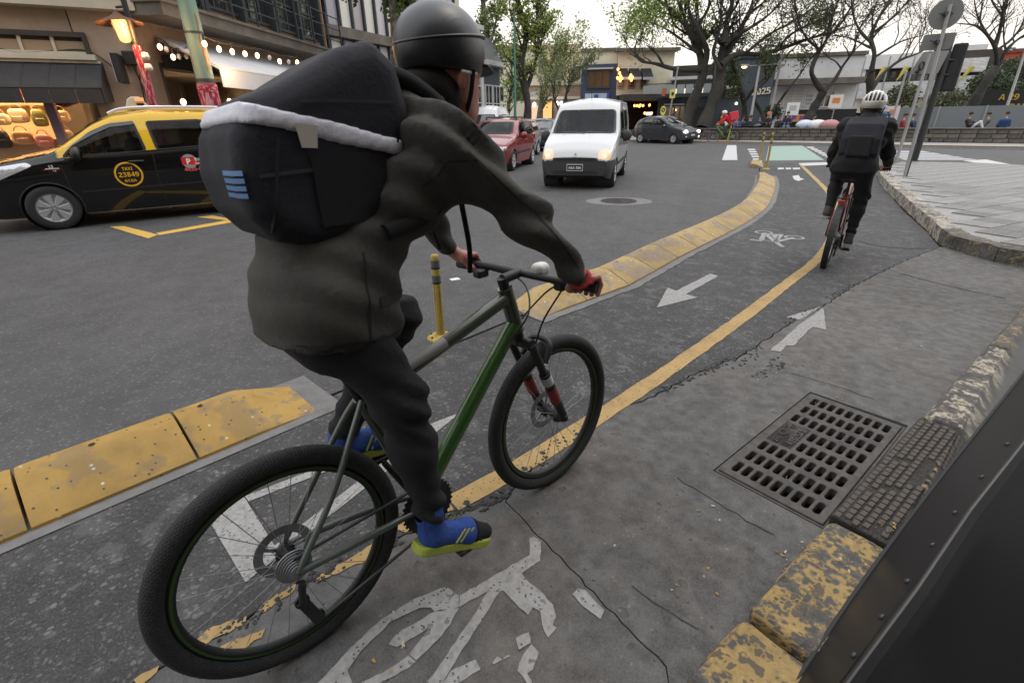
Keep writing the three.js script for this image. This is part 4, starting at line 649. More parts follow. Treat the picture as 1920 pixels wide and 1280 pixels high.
  const cA = [...lit.slice(0, 2), ...off.slice(0, 4)].sort((a, b) => a[0] - b[0]).map(pt), cB = [...lit.slice(2), ...off.slice(4)].sort((a, b) => a[0] - b[0]).map(pt);
  part('cord', [tube(cA.map((p) => p.clone().setY(p.y + 0.16)), 0.01, 30, 5), tube(cB.map((p) => p.clone().setY(p.y + 0.13)), 0.01, 40, 5)], MT.black, cord);
  for (const q of [...lit, ...off]) { const p = pt(q), on = lit.includes(q), z = part('bulb', ell(0.045, 0.058, 0.045, p.x, p.y, p.z, 10), on ? MT.bulb : MT.bulbOff, cord); part('bulb_cap', cyl(0.022, 0.022, 0.1, 8, p.x, p.y + 0.06, p.z), MT.black, z); }
  pointLamp([1, 0.62, 0.32], 3, pt([430, 98]).add(V3(0.3, -0.1, 0.25)), 6, 'string_light');
  for (const [i, [x, y]] of [[343, 191], [382, 191], [430, 190]].entries()) { const q = f.p(x, y, -1.2), p = f.world(q[0], q[1], -1.2), l = thing('pendant_lamp', ['left', 'middle', 'right'][i] + ' warm pendant bulb glowing inside the dark restaurant', 'lamp', p.toArray()); part('bulb', ell(0.07, 0.08, 0.07, 0, 0, 0, 10), MT.bulb, l); part('cord', rod([0, 0.07, 0], [0, 0.5, 0], 0.008), MT.black, l); if (i !== 1) pointLamp([1, 0.6, 0.28], 2.2, p.clone().add(V3(0.12, -0.1, 0.12)), 4, 'pendant_light'); }
}
// ---------- glass panel building ----------
{
  const e = FB2.world(FB2.p(604, 60, 0)[0] + 0.15, 0, 0), f = face([e.x, e.z], 25), t = thing('panel_building', 'building clad in tall pastel glass panels between dark mullions', 'building', f.pos, f.turn);
  const L = f.p(868, 150)[0], bm = (f.p(610, 54)[1] + f.p(725, 80)[1]) / 2, R = rng(61), cm = [[0.42, 0.37, 0.4], [0.56, 0.53, 0.42], [0.42, 0.46, 0.45], [0.5, 0.47, 0.5], [0.3, 0.28, 0.34], [0.62, 0.61, 0.55], [0.37, 0.33, 0.34]].map((c) => phys(c, 0.25, { clearcoat: 0.6, clearcoatRoughness: 0.1 }));
  part('wall', box(L, 14, 0.4, L / 2, 7, -0.35), MT.darkSteel, t);
  part('floor_beam', [box(L, 0.36, 0.34, L / 2, bm, 0.06), box(L, 0.3, 0.34, L / 2, bm - 3.3, 0.06), box(L, 0.36, 0.34, L / 2, bm + 4.2, 0.06)], MT.slabGrey, t);
  const pw = 0.74;
  for (let i = 0; i < L / pw - 1; i++) for (const [y0, y1] of [[bm - 3.1, bm - 0.2], [bm + 0.2, bm + 4]]) {
    const x = 0.25 + (i + 0.5) * pw, cut = lerp(y0, y1, 0.25 + 0.6 * R()); for (const [a, b] of R() < 0.75 ? [[y0, cut], [cut + 0.02, y1]] : [[y0, y1]]) part('glass_panel', box(pw - 0.12, b - a - 0.02, 0.04, x, (a + b) / 2, -0.1), cm[(R() * 7) | 0], t);
  }
  const ml = []; for (let i = 0; i <= L / pw - 1; i++) ml.push(box(0.09, 3.0, 0.16, 0.25 + i * pw, bm - 1.68, -0.05), box(0.09, 3.9, 0.16, 0.25 + i * pw, bm + 2.12, -0.05)); part('mullion', ml, MT.darkSteel, t);
  part('ground_floor', box(L, bm - 3.5, 0.2, L / 2, (bm - 3.5) / 2, -0.1), MT.darkWall, t);
  // brick and grey neighbours seen past the cyclist's head
  const g2 = face(f.world(L, 0, 0).toArray().filter((_, i) => i !== 1), 25), u = thing('brick_house', 'narrow brick house with white trim behind the cyclist’s head', 'house', g2.pos, g2.turn);
  const LB = g2.p(906, 180)[0]; part('wall', box(LB, 6.2, 0.4, LB / 2, 3.1, -0.2), mat(1, 0.9, 0, { ...plaster([0.25, 0.13, 0.1], 401, 2, 0.4), bumpScale: 0.01 }), u); part('white_trim', [box(LB, 0.3, 0.5, LB / 2, 4.2, -0.1), box(0.3, 4, 0.46, LB - 0.25, 2, -0.1), box(LB, 0.25, 0.6, LB / 2, 6.3, -0.1)], MT.whiteWall, u);
  for (let i = 0; i < 2; i++) windowPart(u, { x: LB * (0.25 + i * 0.42), w: 1.0, y: 2.4, h: 1.8, x0: LB * (0.25 + i * 0.42) - 0.5, x1: LB * (0.25 + i * 0.42) + 0.5, y0: 1.5, y1: 3.3 }, 0.05, MT.glass, MT.whiteWall, 2, 2);
  const g3 = face(g2.world(LB, 0, 0).toArray().filter((_, i) => i !== 1), 25), v = thing('grey_house', 'dark grey house with a slate mansard roof behind the left street tree', 'house', g3.pos, g3.turn);
  const LG = g3.p(938, 190)[0]; part('wall', box(LG, 4.6, 0.4, LG / 2, 2.3, -0.2), MT.greyBlue, v); part('roof', ext([[-0.3, 0], [0.6, 1.5], [3, 1.8], [3, 0]], LG).rotateY(PI / 2).translate(0, 4.6, 0), MT.darkSteel, v); part('cornice', box(LG + 0.1, 0.25, 0.7, LG / 2, 4.6, 0.05), MT.whiteWall, v);
  for (let i = 0; i < 2; i++) windowPart(v, { x: LG * (0.27 + i * 0.45), w: 0.9, y: 2.4, h: 2, x0: LG * (0.27 + i * 0.45) - 0.45, x1: LG * (0.27 + i * 0.45) + 0.45, y0: 1.4, y1: 3.4 }, 0.05, MT.glass, MT.whiteWall, 2, 2);
}
// ---------- buildings across the square ----------
function farFace(px, depth, azOff = 0) { const o = at(px, 222, depth); const a = Math.atan2(o.x, -o.z) * 180 / PI + 90 + azOff; return face([o.x, o.z], a); }
{
  let f = farFace(1000, 78), t = thing('cream_building', 'tall cream apartment house with a flat brown eave behind the street trees', 'building', f.pos, f.turn);
  const r0 = f.r(915, 90, 1082, 235); part('wall', box(r0.w, r0.y1 + 1, 8, r0.x, (r0.y1 + 1) / 2 - 1, -4), MT.cream, t); part('eave', box(r0.w + 0.6, 0.5, 8.6, r0.x, r0.y1 + 0.1, -4), MT.brown, t);
  for (let i = 0; i < 4; i++) for (let j = 0; j < 2; j++) { const x = r0.x0 + r0.w * (0.12 + 0.25 * i), y = r0.y1 - 2.2 - j * 3.4; windowPart(t, { x, w: 1.3, y, h: 1.7, x0: x - 0.65, x1: x + 0.65, y0: y - 0.85, y1: y + 0.85 }, 0.05, MT.glass, MT.darkSteel, 2, 1); }
  f = farFace(1050, 66); t = thing('warm_building', 'sunlit yellow rear block rising behind the small street tree', 'building', f.pos, f.turn); const r1 = f.r(1020, 80, 1112, 235); part('wall', box(r1.w, r1.y1, 6, r1.x, r1.y1 / 2, -12), MT.creamWarm, t); part('parapet', box(r1.w + 0.4, 0.4, 6.4, r1.x, r1.y1 + 0.2, -12), MT.cream, t);
  for (let i = 0; i < 2; i++) { const x = r1.x0 + r1.w * (0.3 + 0.4 * i), y = r1.y1 - 2.4; windowPart(t, { x, w: 1.2, y, h: 1.6, x0: x - 0.6, x1: x + 0.6, y0: y - 0.8, y1: y + 0.8 }, -8.95, MT.glass, MT.cream, 2, 1); }
  f = farFace(1050, 58); t = thing('shop_house', 'low pink brown shop house with a lit orange doorway behind the van', 'shop', f.pos, f.turn);
  const r2 = f.r(990, 158, 1090, 240); part('wall', box(r2.w, r2.y1, 5, r2.x, r2.y1 / 2, -2.5), MT.brown, t); part('parapet', [box(r2.w + 0.3, 0.35, 5.4, r2.x, r2.y1 + 0.1, -2.5), box(r2.w, 0.25, 0.3, r2.x, r2.y1 - 1.3, 0.1)], MT.cream, t);
  const dr = f.r(1017, 188, 1036, 236), dl = part('lit_door', rb(dr, 0.08, 0.05), glow(1, 0.5, 0.18, 0.75), t); part('door_frame', [box(0.14, dr.h, 0.16, dr.x0, dr.y, 0.06), box(0.14, dr.h, 0.16, dr.x1, dr.y, 0.06), box(dr.w + 0.3, 0.14, 0.16, dr.x, dr.y1, 0.06)], MT.black, t);
  const d2 = f.r(996, 198, 1012, 236); part('lit_window', rb(d2, 0.08, 0.05), glow(1, 0.62, 0.4, 0.5), t); const gd = f.r(1063, 180, 1082, 232); part('shutter', rb(gd, 0.08, 0.05), mat([0.25, 0.17, 0.12], 0.7), t); part('sign_panel', rb(f.r(995, 172, 1010, 186), 0.1, 0.1), MT.whiteFresh, t);
  for (const [i, [x, y]] of [[1002, 196], [1045, 194], [1053, 194]].entries()) part('wall_lamp', ell(0.2, 0.25, 0.2, ...f.p(x, y, 0.4), 0.4, 10), glow(0.95, 0.97, 1, 1.6), t);
  // blue corner building
  f = farFace(1130, 52, 0); t = thing('blue_building', 'dark blue corner building with a large brown window and cream upper storey', 'building', f.pos, f.turn);
  const b0 = f.r(1088, 120, 1158, 245), b1 = f.r(1093, 95, 1158, 122); part('wall', box(b0.w, b0.y1, 6, b0.x, b0.y1 / 2, -3), MT.blueWall, t); part('upper_storey', box(b1.w, b1.h, 6, b1.x, b1.y, -3.3), MT.cream, t); part('roof_edge', box(b1.w + 0.4, 0.25, 6.5, b1.x, b1.y1 + 0.1, -3.3), MT.slabGrey, t);
  windowPart(t, f.r(1102, 131, 1143, 164), 0.06, MT.glassWarm, MT.darkSteel, 3, 1, 0.15); part('window_hood', box(f.r(1102, 131, 1143, 164).w + 0.6, 0.12, 0.5, f.r(1102, 131, 1143, 164).x, f.r(1102, 129, 1143, 164).y1, 0.25), MT.whiteFresh, t); part('sign_panel', rb(f.r(1097, 175, 1142, 186), 0.12, 0.1), mat([0.36, 0.42, 0.52], 0.5), t); part('sign_mark', rb(f.r(1114, 177, 1122, 186), 0.06, 0.2), mat([0.03, 0.06, 0.3], 0.5), t); part('sign_edge', rb(f.r(1138, 174, 1142, 186), 0.06, 0.21), mat([0.03, 0.06, 0.4], 0.5), t);
  // cream restaurant with awnings
  const q = f.world(b0.x1, 0, 0); f = face([q.x, q.z], Math.atan2(q.x, -q.z) * 180 / PI + 78); t = thing('cream_restaurant', 'cream restaurant with small black window awnings over a dark lit ground floor', 'restaurant', f.pos, f.turn);
  const c0 = f.r(1158, 96, 1262, 178); part('wall', box(c0.w, c0.h, 6, c0.x, c0.y, -3), MT.cream, t); part('roof', box(c0.w + 0.6, 0.25, 7, c0.x, c0.y1 + 0.1, -2.9), MT.slabGrey, t);
  const gf = f.r(1158, 178, 1262, 250); part('ground_floor', [box(gf.w, 0.5, 3, gf.x, gf.y1 - 0.25, 0.5), box(gf.w, gf.y1, 0.3, gf.x, gf.y1 / 2, -5), box(0.5, gf.y1 - 0.5, 6, gf.x0 + 0.25, (gf.y1 - 0.5) / 2, -3), box(0.5, gf.y1 - 0.5, 6, gf.x1 - 0.25, (gf.y1 - 0.5) / 2, -3)], MT.darkWall, t);
  for (const [a, b] of [[1160, 1168], [1180, 1190], [1202, 1212]]) { windowPart(t, f.r(a - 1, 146, b, 165), 0.06, MT.glassWarm, MT.brown, 1, 1, 0.12); const w = f.r(a - 1, 128, b + 8, 145), g = new THREE.ExtrudeGeometry(shapeOf([[0, w.y1], [1.1, w.y0], [1.1, w.y0 - 0.2], [0, w.y0 - 0.2]]), { depth: w.w, bevelEnabled: false }).rotateY(-PI / 2).translate(w.x1, 0, 0); part('window_awning', g, MT.blackMat, t); part('awning_edge', box(w.w, 0.22, 0.06, w.x, w.y0 - 0.15, 1.14), MT.whiteFresh, t); }
  const R = rng(71), bulbs = [[1159, 130], [1162, 137], [1164, 143], [1160, 147], [1166, 147], [1163, 151], [1158, 146], [1183, 141], [1186, 145], [1181, 146], [1184, 150]];
  const gb = thing('lantern_cluster', 'cluster of glowing orange bulbs hung on the cream restaurant wall', 'lights', [0, 0, 0]); for (const [x, y] of bulbs) { const p = f.p(x, y, 1.3), w = f.world(p[0], p[1], 1.3); part('bulb', ell(0.11, 0.13, 0.11, w.x, w.y, w.z, 8), MT.orangeBulb, gb); }
  const gc = thing('festoon_lights', 'row of glowing orange bulbs in the dark restaurant entrance', 'lights', [0, 0, 0]); for (const [x, y] of [[1190, 198], [1195, 198], [1199, 199], [1201, 197], [1206, 198], [1218, 197], [1209, 212], [1222, 212]]) { const p = f.p(x, y, 0.2), w = f.world(p[0], p[1], 0.2); part('bulb', ell(0.1, 0.12, 0.1, w.x, w.y, w.z, 8), MT.orangeBulb, gc); }
  part('light_box', rb(f.r(1212, 210, 1222, 216, 0.5), 0.1, 0.5), glow(1, 0.8, 0.65, 1.4), t);
  // terrace with railing and grey lower floor
  f = farFace(1300, 50, 4); t = thing('terrace_restaurant', 'dark grey terrace restaurant with a glass balustrade behind the big trees', 'restaurant', f.pos, f.turn);
  const e0 = f.r(1232, 180, 1336, 248), e1 = f.r(1210, 158, 1336, 180), e2 = f.r(1225, 118, 1336, 160);
  part('wall', box(e0.w, e0.y1, 5, e0.x, e0.y1 / 2, -2.5), MT.greyBlue, t); part('terrace_deck', box(e1.w, 0.3, 2.5, e1.x, e1.y0, 0.4), MT.darkSteel, t); part('upper_wall', box(e2.w, e2.h, 3, e2.x, e2.y, -4), MT.darkWall, t);
  for (let i = 0; i < 8; i++) part('balustrade_glass', box(e1.w / 8 - 0.1, e1.h * 0.8, 0.04, e1.x0 + (i + 0.5) * e1.w / 8, e1.y, 1.55), phys([0.32, 0.35, 0.36], 0.15), t); part('handrail', box(e1.w, 0.08, 0.08, e1.x, e1.y1, 1.55), MT.darkSteel, t);
  part('parasol_strip', box(e1.w * 0.6, 0.25, 1.5, e1.x + 1, e1.y1 + 0.5, -0.6), MT.whiteWall, t); windowPart(t, f.r(1246, 198, 1284, 225), 0.06, MT.glassWarm, MT.darkSteel, 4, 1, 0.12); part('sign_strip', rb(f.r(1246, 194, 1284, 197), 0.1, 0.12), MT.whiteFresh, t); part('door', rb(f.r(1300, 200, 1320, 240), 0.1, 0.05), MT.black, t); part('flue', rb(f.r(1242, 165, 1248, 180, 1.7), 0.1, 1.7), mat([0.5, 0.12, 0.04], 0.6), t);
  for (const [x, y] of [[1304, 194], [1381, 194]]) { const p = f.p(x, y, 0.3); part('wall_lamp', ell(0.12, 0.12, 0.12, p[0], p[1], 0.3, 8), glow(1, 0.75, 0.5, 3), t); }
  // slate grey building with raised figures
  f = farFace(1395, 50, -6); t = thing('slate_building', 'plain slate grey building with pale raised numerals on its side', 'building', f.pos, f.turn);
  const h0 = f.r(1334, 110, 1446, 250), h1 = f.r(1428, 158, 1440, 176, 0.1); part('wall', box(h0.w, h0.y1, 6, h0.x, h0.y1 / 2, -3), MT.greyBlue, t); part('roof_edge', box(h0.w + 0.2, 0.25, 6.2, h0.x, h0.y1 + 0.1, -3), MT.darkSteel, t);
  const nr = f.r(1418, 164, 1438, 178, 0.1); part('raised_numerals', text3('2025', nr.h * 0.85, 0.12).rotateZ(0.08).translate(nr.x, nr.y, 0.01), MT.cream, t); windowPart(t, f.r(1356, 150, 1386, 182), 0.06, MT.glass, MT.darkSteel, 3, 2, 0.12); part('door', rb(f.r(1350, 212, 1366, 240), 0.1, 0.05), MT.black, t); part('canopy', rb(f.r(1362, 160, 1382, 166, 0.6), 1, 0.6), MT.whiteWall, t);
  // white house with shutters
  f = farFace(1500, 52, -14); t = thing('white_house', 'white two storey house with wide closed shutters and a shop front below', 'house', f.pos, f.turn);
  const w0 = f.r(1442, 105, 1605, 250); part('wall', box(w0.w, w0.y1 - 0.2, 6, w0.x, w0.y1 / 2, -3), MT.whiteWall, t); const bk = f.r(1442, 147, 1605, 158, 1); part('balcony_slab', box(w0.w, bk.h, 1.6, w0.x, bk.y, 0.7), MT.slabGrey, t); part('roof_edge', box(w0.w + 0.3, 0.3, 6.5, w0.x, w0.y1 + 0.1, -3), MT.slabGrey, t);
  windowPart(t, f.r(1470, 168, 1506, 200), 0.06, mat([0.4, 0.36, 0.3], 0.7), MT.whiteWall, 2, 6, 0.1); windowPart(t, f.r(1509, 176, 1524, 198), 0.06, mat([0.3, 0.3, 0.3], 0.6), MT.whiteWall, 1, 3, 0.1); windowPart(t, f.r(1532, 178, 1560, 200), 0.06, MT.glass, MT.whiteWall, 2, 1, 0.1);
  part('shop_front', rb(f.r(1470, 205, 1600, 250), 0.3, 0.1), MT.blackMat, t); const sf = f.r(1480, 214, 1512, 228, 0.4); part('shop_banner', box(sf.w, sf.h, 0.1, sf.x, sf.y, 0.4), mat(1, 0.6, 0, tex(128, 2.2, (u, v) => { const b = fb(u, v, 8, 411, 2, 64); return b > 0.55 ? [0.5, 0.25, 0.05, 0] : b > 0.45 ? [0.45, 0.06, 0.15, 0] : [0.12, 0.06, 0.28, 0]; }, false)), t); part('shop_sign', rb(f.r(1562, 168, 1572, 205, 0.3), 0.12, 0.3), MT.whiteFresh, t);
  // white modern building with louvred bands
  f = farFace(1720, 56, -8); t = thing('white_modern_building', 'long white modern building with corrugated bands and a dark upper gallery', 'building', f.pos, f.turn);
  const band = (x0, y0, x1, y1, z, d, m, n) => part(n, box(f.r(x0, y0, x1, y1, z).w, f.r(x0, y0, x1, y1, z).h, d, f.r(x0, y0, x1, y1, z).x, f.r(x0, y0, x1, y1, z).y, z - d / 2), m, t);
  band(1590, 100, 1850, 262, 0, 5, MT.darkWall, 'wall'); band(1575, 102, 1745, 128, 1.2, 3, MT.whiteWall, 'upper_band'); band(1590, 152, 1822, 182, 1.6, 2.4, MT.corr, 'louvre_band'); band(1800, 108, 1852, 134, 1.2, 3, MT.corr, 'louvre_band'); band(1772, 142, 1828, 157, 1.4, 2, MT.corr, 'louvre_band'); band(1788, 84, 1850, 110, -1, 3, MT.whiteWall, 'roof_plant'); band(1590, 182, 1810, 210, 0.8, 2, MT.cream, 'lower_band'); band(1600, 102, 1612, 262, 1.0, 2, MT.whiteWall, 'pier'); band(1680, 200, 1810, 212, 1.4, 2, MT.slabGrey, 'canopy');
  for (let i = 0; i < 7; i++) windowPart(t, f.r(1618 + i * 26, 133, 1641 + i * 26, 150, 0.1), 0.12, MT.glass, MT.darkSteel, 2, 1, 0.1); for (let i = 0; i < 3; i++) part('pennant', new THREE.ConeGeometry(0.28, 1.5, 5).rotateZ(2.7).translate(...f.p([1650, 1690, 1810][i], 140, 1.7), 1.7), mat([0.5, 0.42, 0.1], 0.7), t);
  for (let i = 0; i < 5; i++) part('mast', rod([...f.p(1600 + i * 46, 200, 1.9), 1.9], [...f.p(1625 + i * 46, 105, 1.9), 1.9], 0.07), MT.steel, t);
  f = farFace(1890, 54, -10); t = thing('red_building', 'red brick coloured building at the right edge behind the bare tree', 'building', f.pos, f.turn); const k0 = f.r(1848, 96, 2010, 250); part('wall', box(k0.w, k0.y1, 6, k0.x, k0.y1 / 2, -3), MT.redWall, t); part('parapet', box(k0.w + 0.3, 0.3, 6.3, k0.x, k0.y1 + 0.1, -3), mat([0.2, 0.04, 0.025], 0.8), t); for (let i = 0; i < 3; i++) windowPart(t, f.r(1860 + i * 30, 112, 1876 + i * 30, 130), 0.06, MT.glass, MT.darkSteel, 1, 1, 0.12);
}
// ---------- low stone wall round the park ----------
{
  const a = G(1320, 262, 0.12), b = V3(38, 0, -19.5); const line = [[10.6, -36.8], [a.x, a.z], [18.4, -29.6], [21.5, -26.6], [25.6, -23], [40, -10]];
  const R = rng(81); let tot = 0;
  const wall = thing('park_wall', 'low dark stone wall along the edge of the park where people sit', 'wall', [0, 0, 0]);
  const bm = [0.75, 0.95, 1.15].map((k) => { const m = MT.stone.clone(); m.color = lin(k, k * 0.98, k * 0.95); return m; }), rest = [];
  for (let i = 0; i < line.length - 1; i++) {
    const [x0, z0] = line[i], [x1, z1] = line[i + 1], L = Math.hypot(x1 - x0, z1 - z0), th = Math.atan2(-(z1 - z0), x1 - x0);
    part('wall_core', box(L, 0.58, 0.36, (x0 + x1) / 2, 0.41, (z0 + z1) / 2, th), MT.dirt, wall);
    for (let row = 0; row < 3; row++) { let s = -R() * 0.2; while (s < L) { const w = 0.35 + R() * 0.35, c = s + w / 2, h = 0.2; if (c < L) { const g = rbox(w - 0.02, h - 0.015, 0.44 + R() * 0.04, 0.02, 0, 0, 0); metreUV(g); const m = part('stone', g, bm[(R() * 3) | 0], wall); m.position.set(lerp(x0, x1, c / L), 0.22 + row * h, lerp(z0, z1, c / L)); m.rotation.y = th; tot++; } s += w; } }
    part('coping', rbox(L, 0.08, 0.54, 0.02, (x0 + x1) / 2, 0.76, (z0 + z1) / 2, th), MT.stone, wall);
  }
  const park = struct('park_ground', slab([...line.map(([x, z]) => [x + 0.1, z - 0.2]), [60, -20], [60, -45], [10, -45]], 0.55, 0.4), MT.dirt);
}

// ---------- trees ----------
MT.bark = mat(1, 0.95, 0, { ...tex(256, 0.8, (u, v) => { const g = fb(u, v, 24, 501, 3, 128), b = fb(u, v, 6, 502, 3, 64), k = 0.028 + 0.03 * g * b * 2; return [k * 1.08, k, k * 0.88, g]; }), bumpScale: 0.03 });
MT.barkPale = mat(1, 0.95, 0, { ...tex(256, 0.8, (u, v) => { const g = fb(u, v, 10, 505, 3, 128), b = fb(u, v, 30, 506, 2, 128), p = g > 0.52 ? 0.17 : 0.075, k = p * (0.7 + 0.6 * b); return [k * 1.05, k, k * 0.8, b]; }), bumpScale: 0.02 });
const leafMat = (r, g, b) => phys([1, 1, 1], 0.75, { transmission: 0.35, thickness: 0, side: THREE.DoubleSide, color: lin(r, g, b) });
const leafGeo = (() => { const g = new THREE.BufferGeometry(); g.setAttribute('position', new THREE.Float32BufferAttribute([0, 0, 0, 0.32, 0.12, 0.5, 0, 0, 1, -0.32, 0.12, 0.5], 3)); g.setIndex([0, 1, 2, 0, 2, 3]); g.computeVertexNormals(); g.setAttribute('uv', new THREE.Float32BufferAttribute([0, 0, 1, 0, 1, 1, 0, 1], 2)); return g; })();
// limbs: lists of [point, radius]; twigs grow from them by themselves
function limbGeo(pts, r0, r1, n = 8) {
  const c = new THREE.CatmullRomCurve3(pts), seg = Math.max(4, pts.length * 4), f = c.computeFrenetFrames(seg), P = [], I = [], U = []; const L = c.getLength();
  for (let i = 0; i <= seg; i++) { const t = i / seg, p = c.getPointAt(t), r = lerp(r0, r1, Math.pow(t, 0.8)) * (1 + 0.12 * Math.sin(t * 17 + r0 * 90)); for (let k = 0; k <= n; k++) { const a = k / n * 2 * PI, q = p.clone().addScaledVector(f.normals[i], Math.cos(a) * r).addScaledVector(f.binormals[i], Math.sin(a) * r); P.push(q.x, q.y, q.z); U.push(a * r0, t * L); } }
  for (let i = 0; i < seg; i++) for (let k = 0; k < n; k++) { const a = i * (n + 1) + k, b = a + n + 1; I.push(a, b, a + 1, a + 1, b, b + 1); }
  const g = new THREE.BufferGeometry(); g.setAttribute('position', new THREE.Float32BufferAttribute(P, 3)); g.setAttribute('uv', new THREE.Float32BufferAttribute(U, 2)); g.setIndex(I); g.computeVertexNormals(); return [g, c];
}
function makeTree(name, label, limbs, o) {
  const R = rng(o.seed), base = limbs[0].p[0], t = thing(name, label, 'tree', base.toArray(), 0, o.group), out = [], tips = [], wood = [], trunk = [];
  const grow = (p, d, len, r, depth) => {
    const pts = [p]; let q = p.clone(), v = d.clone(); const n = 3; for (let i = 0; i < n; i++) { v.add(V3(R() - 0.5, R() - 0.5 + (o.lift ?? 0.12), R() - 0.5).multiplyScalar(o.wig ?? 0.5)).normalize(); q = q.clone().addScaledVector(v, len / n); pts.push(q); }
    wood.push(limbGeo(pts, r, r * 0.45, depth > 1 ? 3 : 5)[0]); if (depth >= (o.leafFrom ?? 1)) tips.push(...pts.slice(1));
    if (depth < (o.depth ?? 3)) for (let i = 0, k = o.kids ?? 3; i < k; i++) { const s = 1 + ((R() * n) | 0), a = R() * 2 * PI, sp = 0.5 + R() * 0.6, w = v.clone().add(V3(Math.cos(a), (R() - 0.35) * 0.9, Math.sin(a)).multiplyScalar(sp)).normalize(); grow(pts[Math.min(s, n)], w, len * (0.55 + R() * 0.3), r * 0.5, depth + 1); }
  };
  limbs.forEach((l, i) => {
    const P = l.p.map((q) => q.clone().sub(base)), [g, c] = limbGeo(P, l.r[0] * 0.82, l.r[1] * 0.82, l.r[0] > 0.15 ? 10 : 7); (i < (o.trunks ?? 1) ? trunk : out).push(g);
    const n = l.tw ?? Math.round(c.getLength() * (o.density ?? 1)); for (let k = 0; k < n; k++) { const s = lerp(l.from ?? 0.3, 1, (k + R()) / n), p = c.getPointAt(Math.min(1, s)), tg = c.getTangentAt(Math.min(1, s)), a = R() * 2 * PI, v = tg.multiplyScalar(0.6).add(V3(Math.cos(a), 0.35 + R() * 0.7, Math.sin(a)).multiplyScalar(0.8)).normalize(); grow(p, v, (o.twig ?? 1.6) * (0.6 + R() * 0.8), lerp(l.r[0], l.r[1], s) * 0.4 + 0.008, 1); }
  });
  part('trunk', merge(trunk), o.bark ?? MT.bark, t); if (out.length) for (const g of out) part('limb', g, o.bark ?? MT.bark, t);
  part('twigs', merge(wood), o.bark ?? MT.bark, t).userData.kind = 'stuff';
  const pick = tips.filter(() => R() < (o.keep ?? 1)), N = Math.min(o.leaves ?? 6000, 60000), im = new THREE.InstancedMesh(leafGeo, o.leaf, N), m = new THREE.Matrix4(), q = new THREE.Quaternion(), e = new THREE.Euler(), col = new THREE.Color();
  for (let i = 0; i < N; i++) { const p = pick[(R() * pick.length) | 0] ?? V3(0, 1, 0), s = o.size * (0.6 + R() * 0.8), sp = o.clump ?? 0.5; e.set(R() * 6.3, R() * 6.3, R() * 6.3); q.setFromEuler(e); m.compose(V3(p.x + (R() + R() - 1) * sp, p.y + (R() + R() - 1) * sp, p.z + (R() + R() - 1) * sp), q, V3(s, s, s)); im.setMatrixAt(i, m); const k = 0.65 + R() * 0.7; im.setColorAt(i, col.setRGB(k * (0.9 + R() * 0.3), k, k * 0.9)); }
  im.name = 'crown'; im.userData.kind = 'stuff'; cast(im); t.add(im); return t;
}
